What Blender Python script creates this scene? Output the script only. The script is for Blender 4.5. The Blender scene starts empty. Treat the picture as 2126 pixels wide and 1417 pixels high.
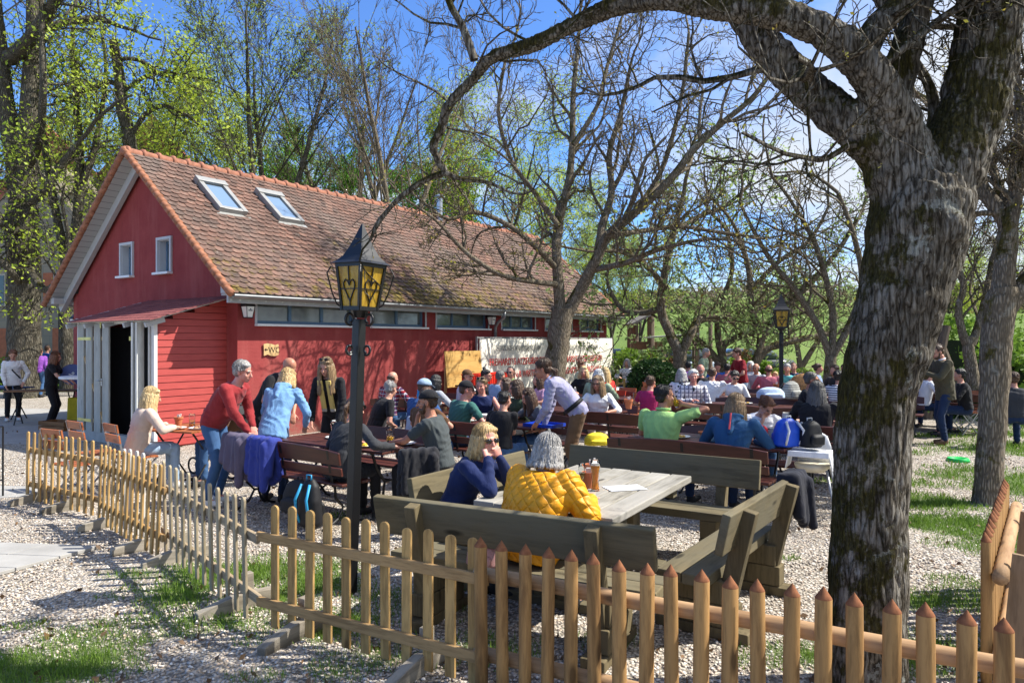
import bpy, math, random
import numpy as np
from mathutils import Vector, Matrix, Euler, noise
random.seed(7)
PI=math.pi
sc=bpy.context.scene
col=sc.collection
# ---- camera model: the photograph is 2126 px wide; at(u,v,Y) gives the world point at depth Y, gnd() the ground point
FP,HC,CU,HV=1500.0,1.9,1063.0,706.0
def at(u,v,Y): return Vector(((u-CU)/FP*Y, Y, HC-(v-HV)/FP*Y))
def gnd(u,v,z=0.0):
    Y=FP*(HC-z)/(v-HV); return Vector(((u-CU)/FP*Y,Y,z))
# terrace frame: a across the rows (away from the house), b along the house
def AB(a,b,z=0.0): return Vector((.819*a+.5735*b,-.5735*a+.819*b,z))
E_ANG,F_ANG=-35.0,55.0
R=math.radians
# ---------------------------------------------------------------- materials
MATS={}
class NT:
    def __init__(s,name):
        m=bpy.data.materials.new(name); m.use_nodes=True
        s.m=m; s.t=m.node_tree; s.b=s.t.nodes['Principled BSDF']; s.co=None
    def n(s,ty,**kw):
        nd=s.t.nodes.new(ty)
        for k,v in kw.items():
            if k.startswith('i_'):
                nd.inputs[k[2:].replace('_',' ')].default_value=v
            else: setattr(nd,k,v)
        return nd
    def l(s,a,b): s.t.links.new(a,b)
    def coord(s,scale=(1,1,1),kind='Object',rot=(0,0,0)):
        tc=s.n('ShaderNodeTexCoord'); mp=s.n('ShaderNodeMapping')
        mp.inputs['Scale'].default_value=scale; mp.inputs['Rotation'].default_value=rot
        s.l(tc.outputs[kind],mp.inputs['Vector']); return mp.outputs[0]
    def noise(s,scale,vec,detail=4,rough=.6,dist=0):
        nd=s.n('ShaderNodeTexNoise'); nd.inputs['Scale'].default_value=scale; nd.inputs['Detail'].default_value=detail
        nd.inputs['Roughness'].default_value=rough; nd.inputs['Distortion'].default_value=dist
        if vec is not None: s.l(vec,nd.inputs['Vector'])
        return nd.outputs['Fac']
    def vor(s,scale,vec,feature='F1',out='Distance'):
        nd=s.n('ShaderNodeTexVoronoi'); nd.feature=feature; nd.inputs['Scale'].default_value=scale
        if vec is not None: s.l(vec,nd.inputs['Vector'])
        return nd.outputs[out]
    def ramp(s,fac,stops,interp='LINEAR'):
        r=s.n('ShaderNodeValToRGB'); e=r.color_ramp.elements; r.color_ramp.interpolation=interp
        while len(e)<len(stops): e.new(.5)
        for i,(p,c) in enumerate(stops):
            e[i].position=p; e[i].color=(c,c,c,1) if isinstance(c,(int,float)) else (c[0],c[1],c[2],1)
        s.l(fac,r.inputs[0]); return r.outputs[0]
    def mix(s,f,a,b,bt='MIX'):
        m=s.n('ShaderNodeMix',data_type='RGBA',blend_type=bt)
        for i,x in ((0,f),(6,a),(7,b)):
            if isinstance(x,(int,float)): m.inputs[i].default_value=x if i==0 else (x,x,x,1)
            elif isinstance(x,tuple): m.inputs[i].default_value=(x[0],x[1],x[2],1)
            else: s.l(x,m.inputs[i])
        return m.outputs[2]
    def math(s,op,a,b=None):
        m=s.n('ShaderNodeMath',operation=op)
        for i,x in ((0,a),(1,b)):
            if x is None: continue
            if isinstance(x,(int,float)): m.inputs[i].default_value=x
            else: s.l(x,m.inputs[i])
        return m.outputs[0]
    def bump(s,h,strength=.5,dist=.01):
        b=s.n('ShaderNodeBump'); b.inputs['Strength'].default_value=strength; b.inputs['Distance'].default_value=dist
        s.l(h,b.inputs['Height']); s.l(b.outputs[0],s.b.inputs['Normal'])
    def base(s,c):
        if isinstance(c,tuple): s.b.inputs['Base Color'].default_value=(c[0],c[1],c[2],1)
        else: s.l(c,s.b.inputs['Base Color'])
    def rough(s,r,spec=None):
        if isinstance(r,(int,float)): s.b.inputs['Roughness'].default_value=r
        else: s.l(r,s.b.inputs['Roughness'])
        if spec is not None: s.b.inputs['Specular IOR Level'].default_value=spec
def reg(name):
    def deco(f):
        def g():
            if name not in MATS: MATS[name]=f()
            return MATS[name]
        return g
    return deco
def sc3(c,k): return tuple(min(1,x*k) for x in c)
def plain(name,c,rough=.7,spec=.3,nscale=6,var=.18,bump=0,bscale=40,metal=0):
    if name in MATS: return MATS[name]
    t=NT(name); v=t.coord()
    n=t.noise(nscale,v)
    t.base(t.ramp(n,[(.3,sc3(c,1-var)),(.7,sc3(c,1+var))])); t.rough(rough,spec)
    t.b.inputs['Metallic'].default_value=metal
    if bump: t.bump(t.noise(bscale,v,3),bump,.004)
    MATS[name]=t.m; return t.m
def wood(name,c,c2=None,axis='X',rough=.75,scale=14,bump=.4,grey=None,spec=.25):
    """wood with grain along the object's own axis"""
    if name in MATS: return MATS[name]
    c2=c2 or sc3(c,.6); t=NT(name)
    k={'X':(.12,1,1),'Y':(1,.12,1),'Z':(1,1,.12)}[axis]
    oi0=t.n('ShaderNodeObjectInfo'); rs=t.math('MULTIPLY',oi0.outputs['Random'],41.0)
    def off(vec):
        a=t.n('ShaderNodeVectorMath',operation='ADD'); t.l(vec,a.inputs[0]); c=t.n('ShaderNodeCombineXYZ'); t.l(rs,c.inputs[0]); t.l(rs,c.inputs[1]); t.l(rs,c.inputs[2]); t.l(c.outputs[0],a.inputs[1]); return a.outputs[0]
    v=off(t.coord(k))
    n=t.noise(scale,v,6,.65,.6); n2=t.noise(scale*5,v,3,.6)
    big=t.noise(1.3,off(t.coord()),3)
    cc=t.ramp(n,[(.32,c2),(.5,c),(.72,sc3(c,1.2))])
    cc=t.mix(t.ramp(n2,[(.35,.35),(.5,0)]),cc,sc3(c2,.55))
    if grey: cc=t.mix(t.ramp(big,[(.4,0),(.62,.75)]),cc,grey)
    kn=t.vor(3.0,off(t.coord({'X':(.6,2,2),'Y':(2,.6,2),'Z':(2,2,.6)}[axis])))
    cc=t.mix(t.ramp(kn,[(.07,.85),(.16,0)]),cc,sc3(c2,.4))
    oi=t.n('ShaderNodeObjectInfo')
    cc=t.mix(.35,cc,t.mix(1,cc,t.ramp(oi.outputs['Random'],[(0,.45),(1,1.0)]),'MULTIPLY'))
    t.base(cc); t.rough(rough,spec); t.bump(t.mix(.5,n,n2),bump,.006)
    MATS[name]=t.m; return t.m
def cloth(name,c,kind='plain',c2=None,rough=.85):
    if name in MATS: return MATS[name]
    t=NT(name); v=t.coord(); n=t.noise(5,v,3)
    cc=t.ramp(n,[(.3,sc3(c,.86)),(.7,sc3(c,1.12))])
    def stripes(ax,scale,th,vec=None):
        sx=t.n('ShaderNodeSeparateXYZ'); t.l(vec or v,sx.inputs[0])
        f=t.math('FRACT',t.math('MULTIPLY',sx.outputs[ax],scale))
        return t.math('LESS_THAN',f,th)
    h=t.noise(9,t.coord((1,1,.5)),4,.55,.8)
    if kind=='plaid':
        cc=t.mix(t.math('MULTIPLY',stripes('Z',14,.4),.75),cc,c2)
        cc=t.mix(t.math('MULTIPLY',stripes('X',14,.4),.75),cc,c2)
        cc=t.mix(t.math('MULTIPLY',stripes('Z',14,.12),.7),cc,(.7,.68,.7))
        cc=t.mix(t.math('MULTIPLY',stripes('X',14,.12),.6),cc,(.7,.68,.7))
    elif kind=='stripes': cc=t.mix(stripes('Z',24,.42),cc,c2)
    elif kind=='dots':
        d=t.vor(16,v); cc=t.mix(t.math('LESS_THAN',d,.36),cc,c2)
    elif kind=='check':
        cc=t.mix(t.math('MULTIPLY',stripes('Z',70,.5),.5),cc,c2); cc=t.mix(t.math('MULTIPLY',stripes('X',70,.5),.5),cc,c2)
    elif kind=='quilt':
        rv=t.coord((1,1,1)); sx=t.n('ShaderNodeSeparateXYZ'); t.l(rv,sx.inputs[0])
        s1=t.math('ADD',t.math('MULTIPLY',sx.outputs['X'],1.25),sx.outputs['Z']); s1=t.math('ADD',s1,t.math('MULTIPLY',sx.outputs['Y'],.5))
        s2=t.math('SUBTRACT',t.math('MULTIPLY',sx.outputs['X'],1.25),sx.outputs['Z']); s2=t.math('SUBTRACT',s2,t.math('MULTIPLY',sx.outputs['Y'],.5))
        wq=t.math('MULTIPLY',t.noise(7,v,3),.055); s1=t.math('ADD',s1,wq); s2=t.math('ADD',s2,t.math('MULTIPLY',t.noise(6,v,3,.6,1.0),.05))
        a=t.math('ABSOLUTE',t.math('SINE',t.math('MULTIPLY',s1,30))); b=t.math('ABSOLUTE',t.math('SINE',t.math('MULTIPLY',s2,30)))
        q=t.math('POWER',t.math('MULTIPLY',a,b),.35)
        wr=t.noise(26,v,3); h2=t.math('ADD',q,t.math('MULTIPLY',wr,.35))
        t.base(cc); t.rough(.5,.35); t.bump(h2,.7,.018); MATS[name]=t.m; return t.m
    t.base(cc); t.rough(rough,.2); t.b.inputs['Sheen Weight'].default_value=.08
    t.bump(h,.55,.03)
    MATS[name]=t.m; return t.m
# ---------------------------------------------------------------- mesh builder
class MB:
    def __init__(s): s.v=[]; s.f=[]; s.mi=[]; s.cur=0
    def add(s,vs,fs):
        o=len(s.v); s.v.extend([tuple(x) for x in vs]); s.f.extend([tuple(i+o for i in f) for f in fs]); s.mi.extend([s.cur]*len(fs)); return s
    def box(s,c,d,rot=None,taper=1.0):
        hx,hy,hz=d[0]/2,d[1]/2,d[2]/2; c=Vector(c)
        vs=[]
        for z,k in ((-hz,1),(hz,taper)):
            for x,y in ((-hx,-hy),(hx,-hy),(hx,hy),(-hx,hy)): vs.append(Vector((x*k,y*k,z)))
        if rot is not None:
            M=rot if isinstance(rot,Matrix) else Euler(rot).to_matrix()
            vs=[M@x for x in vs]
        return s.add([x+c for x in vs],[(3,2,1,0),(4,5,6,7),(0,1,5,4),(1,2,6,5),(2,3,7,6),(3,0,4,7)])
    def bar(s,p,q,w,h,up=(0,0,1)):
        p,q=Vector(p),Vector(q); d=(q-p); L=d.length; d.normalize(); up=Vector(up)
        if abs(d.dot(up))>.98: up=Vector((0,1,0))
        y=up.cross(d).normalized(); z=d.cross(y)
        M=Matrix((d,y,z)).transposed()
        return s.box((p+q)/2,(L,w,h),M)
    def tube(s,pts,rs,n=8,cap=True,wob=0,seed=0):
        pts=[Vector(p) for p in pts]
        if isinstance(rs,(int,float)): rs=[rs]*len(pts)
        rings=[]; prev=None
        for i,p in enumerate(pts):
            d=(pts[min(i+1,len(pts)-1)]-pts[max(i-1,0)])
            if d.length<1e-9: d=Vector((0,0,1))
            d.normalize()
            if prev is None:
                a=Vector((1,0,0)) if abs(d.x)<.8 else Vector((0,1,0))
                x=(a-d*a.dot(d)).normalized()
            else: x=(prev-d*prev.dot(d)).normalized()
            prev=x; y=d.cross(x); ring=[]
            for k in range(n):
                an=2*PI*k/n; rr=rs[i]
                if wob: 
                    q=p+x*math.cos(an)*rr+y*math.sin(an)*rr
                    rr*=1+wob*(noise.noise(q*3.0+Vector((seed,0,0)))+.5*noise.noise(q*9.0+Vector((seed,0,0))))
                ring.append(p+x*math.cos(an)*rr+y*math.sin(an)*rr)
            rings.append(ring)
        vs=[v for r in rings for v in r]; fs=[]
        for i in range(len(pts)-1):
            for k in range(n):
                k2=(k+1)%n; fs.append((i*n+k,i*n+k2,(i+1)*n+k2,(i+1)*n+k))
        if cap: fs.append(tuple(range(n-1,-1,-1))); fs.append(tuple((len(pts)-1)*n+k for k in range(n)))
        return s.add(vs,fs)
    def ell(s,c,r,n=12,m=8,rot=None):
        c=Vector(c); vs=[Vector((0,0,-1))]
        for i in range(1,m):
            t=-PI/2+PI*i/m
            for k in range(n):
                a=2*PI*k/n; vs.append(Vector((math.cos(t)*math.cos(a),math.cos(t)*math.sin(a),math.sin(t))))
        vs.append(Vector((0,0,1)))
        if isinstance(r,(int,float)): r=(r,r,r)
        vs=[Vector((v.x*r[0],v.y*r[1],v.z*r[2])) for v in vs]
        if rot is not None: vs=[rot@v for v in vs]
        fs=[(0,1+(k+1)%n,1+k) for k in range(n)]
        for i in range(m-2):
            for k in range(n):
                k2=(k+1)%n; a=1+i*n; fs.append((a+k,a+k2,a+n+k2,a+n+k))
        l=len(vs)-1; a=1+(m-2)*n
        fs+=[(a+k,a+(k+1)%n,l) for k in range(n)]
        return s.add([v+c for v in vs],fs)
    def cap(s,p,q,r0,r1,n=10):
        p,q=Vector(p),Vector(q); d=q-p; L=d.length
        if L<1e-6: return s.ell(p,r0)
        d/=L; pts=[];rs=[]
        for a in (-90,-60,-30): pts.append(p+d*r0*math.sin(R(a))); rs.append(max(.0005,r0*math.cos(R(a))))
        pts.append(p); rs.append(r0)
        pts.append(q); rs.append(r1)
        for a in (30,60,90): pts.append(q+d*r1*math.sin(R(a))); rs.append(max(.0005,r1*math.cos(R(a))))
        return s.tube(pts,rs,n)
    def loft(s,secs,n=16,pw=2.0):
        """secs: (centre, xaxis*halfwidth, yaxis*halfdepth)"""
        vs=[]
        for c,ax,ay in secs:
            for k in range(n):
                a=2*PI*k/n; ca,sa=math.cos(a),math.sin(a)
                ca=math.copysign(abs(ca)**(2/pw),ca); sa=math.copysign(abs(sa)**(2/pw),sa)
                vs.append(Vector(c)+Vector(ax)*ca+Vector(ay)*sa)
        fs=[]
        for i in range(len(secs)-1):
            for k in range(n):
                k2=(k+1)%n; fs.append((i*n+k,i*n+k2,(i+1)*n+k2,(i+1)*n+k))
        fs.append(tuple(range(n-1,-1,-1))); fs.append(tuple((len(secs)-1)*n+k for k in range(n)))
        return s.add(vs,fs)
    def prism(s,poly,z0,z1,M=None):
        """poly: 2D outline extruded from z0 to z1, optional matrix"""
        n=len(poly); vs=[Vector((x,y,z0)) for x,y in poly]+[Vector((x,y,z1)) for x,y in poly]
        if M is not None: vs=[M@v for v in vs]
        fs=[tuple(range(n-1,-1,-1)),tuple(range(n,2*n))]+[(i,(i+1)%n,n+(i+1)%n,n+i) for i in range(n)]
        return s.add(vs,fs)
    def lathe(s,prof,n=16,c=(0,0,0)):
        c=Vector(c); vs=[];fs=[]
        for r,z in prof:
            for k in range(n):
                a=2*PI*k/n; vs.append(c+Vector((r*math.cos(a),r*math.sin(a),z)))
        for i in range(len(prof)-1):
            for k in range(n):
                k2=(k+1)%n; fs.append((i*n+k,i*n+k2,(i+1)*n+k2,(i+1)*n+k))
        fs.append(tuple(range(n-1,-1,-1))); fs.append(tuple((len(prof)-1)*n+k for k in range(n)))
        return s.add(vs,fs)
    def build(s,name,mat,parent=None,smooth=False,loc=None,bevel=0):
        me=bpy.data.meshes.new(name); me.from_pydata(s.v,[],s.f)
        mats=mat if isinstance(mat,(list,tuple)) else [mat]
        for m in mats: me.materials.append(m)
        if len(mats)>1: me.polygons.foreach_set('material_index',s.mi)
        if smooth: me.polygons.foreach_set('use_smooth',[True]*len(me.polygons))
        me.update()
        ob=bpy.data.objects.new(name,me); col.objects.link(ob)
        if parent is not None: ob.parent=parent
        if loc is not None: ob.location=loc
        if bevel:
            b=ob.modifiers.new('bevel','BEVEL'); b.width=bevel; b.segments=2; b.limit_method='ANGLE'
        return ob
REMESH=[]
def blob(mb,name,mat,parent,vox,sm=3,loc=None):
    """one continuous surface round all the shapes in mb"""
    ob=mb.build(name,mat,parent,True,loc)
    m=ob.modifiers.new('r','REMESH'); m.mode='VOXEL'; m.voxel_size=vox; m.use_smooth_shade=True
    if sm: k=ob.modifiers.new('s','SMOOTH'); k.factor=.5; k.iterations=sm
    REMESH.append(ob); return ob
def finish_blobs():
    dg=bpy.context.evaluated_depsgraph_get()
    new=[(o,bpy.data.meshes.new_from_object(o.evaluated_get(dg))) for o in REMESH]
    for o,me in new:
        nm=o.name.split('.')[0]
        if nm in('top','trousers','fabric','hood','hair'):
            nv=len(me.vertices); co=np.empty(nv*3,dtype=np.float32); me.vertices.foreach_get('co',co); co=co.reshape(-1,3); nn=np.empty(nv*3,dtype=np.float32); me.vertices.foreach_get('normal',nn); nn=nn.reshape(-1,3)
            rg=np.random.default_rng(nv); x,y,z=co[:,0],co[:,1],co[:,2]
            if nm=='hair':
                a=np.arctan2(y-y.mean(),x-x.mean()); d=.0035*np.sin(a*38+3*np.sin(z*25+a*3))+.002*np.sin(a*71+z*40)
            else:
                ph=rg.random(6)*6; k=rg.normal(0,1,(3,3)); w=np.sin(x*11+ph[0]+1.5*np.sin(z*9+ph[1]))+np.sin(y*12+ph[2]+z*7)
                s1=np.sin(z*34+x*22*k[0,0]+y*18*k[0,1]+2.2*w+ph[3]); s2=np.sin(z*21-x*30*k[1,0]+y*24*k[1,1]+1.6*w+ph[4])
                d=.0045*(1-2*np.abs(s1))*(.5+.5*np.sin(w*1.3+ph[5]))+.0040*(1-2*np.abs(s2))*(.5-.5*np.sin(w+ph[0]))+.003
            co=co+nn*d[:,None].astype(np.float32); me.vertices.foreach_set('co',co.ravel()); me.update()
        o.modifiers.clear(); old=o.data; o.data=me; bpy.data.meshes.remove(old)
    REMESH.clear()
def tag(o,label=None,cat=None,group=None,kind=None):
    if label: o['label']=label
    if cat: o['category']=cat
    if group: o['group']=group
    if kind: o['kind']=kind
    return o
def thing(name,label,cat,loc=(0,0,0),rot=0,group=None):
    o=bpy.data.objects.new(name,None); col.objects.link(o); o.location=loc; o.rotation_euler=(0,0,rot); o.empty_display_size=.1
    return tag(o,label,cat,group)
KIDS={}
def copy_tree(o,parent=None):
    c=o.copy(); col.objects.link(c)
    if parent is not None: c.parent=parent
    for ch in list(o.children): copy_tree(ch,c)
    return c
def dup(o,loc,rot,label=None,group=None,cat=None):
    c=copy_tree(o); c.location=loc; c.rotation_euler=(0,0,rot); tag(c,label,cat,group); return c
def arrmesh(name,V,F,mats,mi=None,smooth=False,nv=4):
    """fast mesh from numpy arrays with faces of nv corners"""
    me=bpy.data.meshes.new(name); V=np.asarray(V,dtype=np.float32); F=np.asarray(F,dtype=np.int32)
    me.vertices.add(len(V)); me.vertices.foreach_set('co',V.ravel())
    me.loops.add(F.size); me.loops.foreach_set('vertex_index',F.ravel())
    me.polygons.add(len(F)); me.polygons.foreach_set('loop_start',np.arange(0,F.size,nv,dtype=np.int32))
    for m in mats: me.materials.append(m)
    if mi is not None: me.polygons.foreach_set('material_index',np.asarray(mi,dtype=np.int32))
    if smooth: me.polygons.foreach_set('use_smooth',np.ones(len(F),dtype=bool))
    me.update(calc_edges=True); me.validate(); return me
def meshobj(name,me,parent=None):
    o=bpy.data.objects.new(name,me); col.objects.link(o)
    if parent is not None: o.parent=parent
    return o
# ---------------------------------------------------------------- common materials
M_BLACK=lambda: plain('black painted iron',(.006,.006,.007),.4,.45,8,.3,.3,60)
M_STEEL=lambda: plain('grey steel',(.35,.35,.36),.4,.5,8,.1,metal=.7)
M_DARKWOOD=lambda: wood('dark varnished bench wood',(.085,.022,.014),(.05,.014,.010),'X',.42,10,.15,spec=.5)
M_ORANGEWOOD=lambda: wood('orange chair wood',(.42,.13,.045),(.26,.07,.025),'X',.45,10,.15,spec=.5)
M_FENCE=lambda: wood('impregnated fence pine',(.50,.31,.115),(.27,.155,.055),'Z',.8,12,.4)
M_FENCEX=lambda: wood('impregnated rail pine',(.40,.25,.11),(.22,.13,.055),'X',.8,12,.4)
M_FENCEG=lambda: wood('weathered fence pine',(.42,.34,.22),(.24,.19,.12),'Z',.85,12,.4)
M_FENCEGX=lambda: wood('weathered rail pine',(.36,.28,.18),(.2,.15,.10),'X',.85,12,.4)
M_PALE=lambda: wood('brown round pale wood',(.38,.215,.080),(.18,.095,.036),'Z',.8,11,.5)
M_RAIL=lambda: wood('peeled round rail wood',(.46,.29,.155),(.29,.165,.08),'X',.75,7,.3)
M_RUSTIC=lambda: wood('weathered greenish bench plank',(.165,.132,.072),(.065,.052,.028),'X',.85,7,.9,grey=(.15,.135,.09))
M_RUSTICT=lambda: wood('grey weathered table plank',(.30,.28,.235),(.10,.09,.07),'X',.85,9,1.0,grey=(.42,.40,.36))
M_RUSTICZ=lambda: wood('weathered greenish post',(.155,.122,.066),(.065,.052,.028),'Z',.85,7,.8)
M_TERRA=lambda: plain('terracotta',(.50,.17,.08),.8,.2,10,.12)
M_WHITE=lambda: plain('white plastic',(.78,.78,.78),.35,.5,4,.04)
M_CHINA=lambda: plain('white china',(.75,.75,.74),.2,.5,4,.03)
def glassmat():
    if 'glass' in MATS: return MATS['glass']
    t=NT('clear drinking glass'); t.base((.95,.97,.97)); t.rough(.05); t.b.inputs['Transmission Weight'].default_value=1; t.b.inputs['IOR'].default_value=1.2
    MATS['glass']=t.m; return t.m
def beermat(name='beer',c=(.85,.42,.04)):
    if name in MATS: return MATS[name]
    t=NT(name); t.base(c); t.rough(.15); t.b.inputs['Transmission Weight'].default_value=.45; t.b.inputs['Subsurface Weight'].default_value=0
    MATS[name]=t.m; return t.m
# ================================================================ TREES
def bark_mat(name,c,c2,moss=.5,lichen=.4,scale=1.0,furrow=1.0):
    if name in MATS: return MATS[name]
    t=NT(name); v=t.coord((9*scale,9*scale,2.0*scale)); g=t.coord()
    n=t.noise(2.2,v,7,.65,1.6); w=t.vor(2.6,t.coord((10*scale,10*scale,1.7*scale)),'DISTANCE_TO_EDGE')
    nd=t.noise(14,g,5,.7)
    h=t.math('ADD',t.math('MULTIPLY',n,1.0),t.math('MULTIPLY',t.ramp(w,[(0,0),(.28,1)]),.55))
    cc=t.ramp(h,[(.45,sc3(c2,.45)),(.75,c2),(1.1,c)])
    cc=t.mix(t.math('MULTIPLY',nd,.5),cc,sc3(c,1.25))
    if lichen:
        lf=t.ramp(t.noise(5,g,7,.72,.5),[(.60-.06*lichen,0),(.66-.06*lichen,lichen)])
        cc=t.mix(lf,cc,(.40,.41,.36))
    if moss:
        geo=t.n('ShaderNodeNewGeometry'); sx=t.n('ShaderNodeSeparateXYZ'); t.l(geo.outputs['Normal'],sx.inputs[0])
        mf=t.math('ADD',t.noise(2.6,g,5,.7),t.math('MULTIPLY',sx.outputs['Z'],.14))
        mf=t.math('SUBTRACT',mf,t.math('MULTIPLY',sx.outputs['X'],.05))
        cc=t.mix(t.ramp(mf,[(.62-.12*moss,0),(.70-.12*moss,.9)]),cc,t.ramp(nd,[(.35,(.030,.027,.006)),(.7,(.13,.11,.018))]))
    t.base(cc); t.rough(.92,.12)
    t.bump(t.math('ADD',h,t.math('MULTIPLY',nd,.4)),1.0,.035*furrow)
    MATS[name]=t.m; return t.m
def leaf_mat(name,c,c2,trans=.35):
    if name in MATS: return MATS[name]
    t=NT(name)
    at_=t.n('ShaderNodeAttribute'); at_.attribute_name='rnd'
    n=t.noise(.55,t.coord(),3)
    cc=t.mix(at_.outputs['Fac'],c,c2); cc=t.mix(t.ramp(n,[(.35,0),(.65,.6)]),cc,c2)
    t.base(cc); t.rough(.55,.3)
    tr=t.n('ShaderNodeBsdfTranslucent'); t.l(cc,tr.inputs['Color']); mx=t.n('ShaderNodeMixShader'); mx.inputs[0].default_value=trans
    out=t.t.nodes['Material Output']; t.l(t.b.outputs[0],mx.inputs[1]); t.l(tr.outputs[0],mx.inputs[2]); t.l(mx.outputs[0],out.inputs[0])
    MATS[name]=t.m; return t.m
class Tree:
    def __init__(s,seed): s.r=random.Random(seed); s.seg=[]; s.leaf=[]; s.limbs=[]
    def rv(s): 
        r=s.r; return Vector((r.gauss(0,1),r.gauss(0,1),r.gauss(0,1)))
    def grow(s,p,d,L,r,lvl,P):
        R_=s.r; n=max(3,int(L/P['seg'][min(lvl,len(P['seg'])-1)])); st=L/n; d=d.normalized()
        path=[p.copy()]; rad=[r]; kids=[]
        w=P['wob'][min(lvl,len(P['wob'])-1)]; tr=P['trop'][min(lvl,len(P['trop'])-1)]
        nk=P['kids'][min(lvl,len(P['kids'])-1)]; 
        for i in range(n):
            d=(d+s.rv()*w+Vector((0,0,tr))).normalized()
            p=p+d*st; f=(i+1)/n; rr=r*(1-(1-P['tip'])*f)
            path.append(p.copy()); rad.append(max(rr,P['rmin']))
        if lvl<P['max']:
            for j in range(nk):
                f=P['first'][min(lvl,len(P['first'])-1)]; f=f+(1-f)*((j+R_.random()*.9)/nk); i=min(n,max(1,int(round(f*n))))
                dd=(path[i]-path[i-1]).normalized()
                q=s.rv(); q=(q-dd*q.dot(dd)).normalized()
                an=R(R_.uniform(*P['ang'])); nd=dd*math.cos(an)+q*math.sin(an)
                lk=L*R_.uniform(*P['len'])*(1-.35*f)
                s.grow(path[i],nd,lk,min(rad[i]*.75,max(P['rmin'],rad[i]*P['rk'])),lvl+1,P)
        s.emit(path,rad)
        if lvl>=P['leaflvl']:
            for i in range(1,n+1):
                if R_.random()<P['leafp']: s.leaf.append((path[i],lvl))
            s.leaf.append((path[-1],lvl))
    def emit(s,path,rad):
        if rad[0]>.035: s.limbs.append((path,rad))
        else:
            for i in range(len(path)-1): s.seg.append((*path[i],*path[i+1],rad[i],rad[i+1]))
    def limb(s,pts,rads,P=None,sub=4,kids=0,klen=(1,2),f0=.2,kr=.25,up=.25,lvl=2,wob=.03):
        """explicit limb through pts, smoothed, with side branches"""
        pts=[Vector(p) for p in pts]; path=[];rad=[]
        n=len(pts)
        for i in range(n-1):
            p0=pts[max(i-1,0)];p1=pts[i];p2=pts[i+1];p3=pts[min(i+2,n-1)]
            for k in range(sub):
                t=k/sub; t2=t*t;t3=t2*t
                q=.5*((2*p1)+(p2-p0)*t+(2*p0-5*p1+4*p2-p3)*t2+(3*p1-p0-3*p2+p3)*t3)
                rr=rads[i]*(1-t)+rads[i+1]*t
                path.append(q+s.rv()*rr*wob*(1 if path else 0)); rad.append(rr)
        path.append(pts[-1]); rad.append(rads[-1]); s.limbs.append((path,rad))
        if P:
            m=len(path)-1
            for j in range(kids):
                f=f0+(1-f0)*(j+s.r.random())/kids; i=min(m,max(1,int(f*m)))
                dd=(path[i]-path[i-1]).normalized(); q=s.rv(); q=(q-dd*q.dot(dd)).normalized()
                nd=dd*.5+q+Vector((0,0,up)); s.grow(path[i],nd,s.r.uniform(*klen)*(1-.3*f),min(rad[i]*.6,s.r.uniform(.6,1.2)*kr*.1+.004),lvl,P)
            s.grow(path[-1],(path[-1]-path[-2]),s.r.uniform(*klen),rads[-1]*.95,lvl,P)
        return path
    def wood_mesh(s,name,mat,sides=5,lsides=10,wob=.12):
        mb=MB()
        for path,rad in s.limbs:
            if len(path)>1: mb.tube(path,rad,lsides if rad[0]<.1 else max(lsides,16),True,wob if rad[0]>.06 else 0,s.r.random()*9)
        V=[np.array(mb.v,dtype=np.float32).reshape(-1,3)]; 
        quads=[f for f in mb.f if len(f)==4]; F=[np.array(quads,dtype=np.int32).reshape(-1,4)]
        if s.seg:
            S=np.array(s.seg,dtype=np.float32); k=3
            p,q=S[:,0:3],S[:,3:6]; d=q-p; d/=np.linalg.norm(d,axis=1,keepdims=True)+1e-9
            a=np.where(np.abs(d[:,2:3])<.9,np.array([[0,0,1.]]),np.array([[1.,0,0]])); x=np.cross(d,a); x/=np.linalg.norm(x,axis=1,keepdims=True); y=np.cross(d,x)
            vs=[]
            for pp,rr in ((p,S[:,6:7]),(q,S[:,7:8])):
                for j in range(k):
                    an=2*PI*j/k; vs.append(pp+(x*math.cos(an)+y*math.sin(an))*rr)
            VV=np.stack(vs,1).reshape(-1,3); base=np.arange(len(S),dtype=np.int32)[:,None]*(2*k)+len(V[0])
            FF=np.concatenate([base+np.array([[j,(j+1)%k,k+(j+1)%k,k+j]],dtype=np.int32) for j in range(k)],0)
            V.append(VV); F.append(FF)
        return arrmesh(name,np.concatenate(V),np.concatenate(F),[mat],smooth=True)
    def leaf_mesh(s,name,mat,per=3,size=.07,spread=.12,seed=1,flat=0):
        rg=np.random.default_rng(seed); P0=np.array([tuple(l[0]) for l in s.leaf],dtype=np.float32)
        return leaves_mesh(name,P0,mat,per,size,spread,rg)
def leaves_mesh(name,P0,mat,per,size,spread,rg,attr=None):
    C=np.repeat(P0,per,0); C=C+rg.normal(0,spread,C.shape)
    n=len(C); x=rg.normal(0,1,(n,3)); x/=np.linalg.norm(x,axis=1,keepdims=True); a=rg.normal(0,1,(n,3)); y=np.cross(x,a); y/=np.linalg.norm(y,axis=1,keepdims=True)
    sz=size*rg.uniform(.45,1.5,(n,1)); nrm=np.cross(x,y)
    V=np.stack([C-x*sz,C-y*sz*.55+nrm*sz*.2,C+x*sz,C+y*sz*.55+nrm*sz*.2],1).reshape(-1,3)
    F=np.arange(n*4,dtype=np.int32).reshape(-1,4)
    me=arrmesh(name,V,F,[mat])
    at_=me.attributes.new('rnd','FLOAT','FACE'); k=len(me.polygons); at_.data.foreach_set('value',np.repeat(rg.random(len(P0)),per)[:k]*.6+rg.random(k)*.4)
    return me
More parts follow.
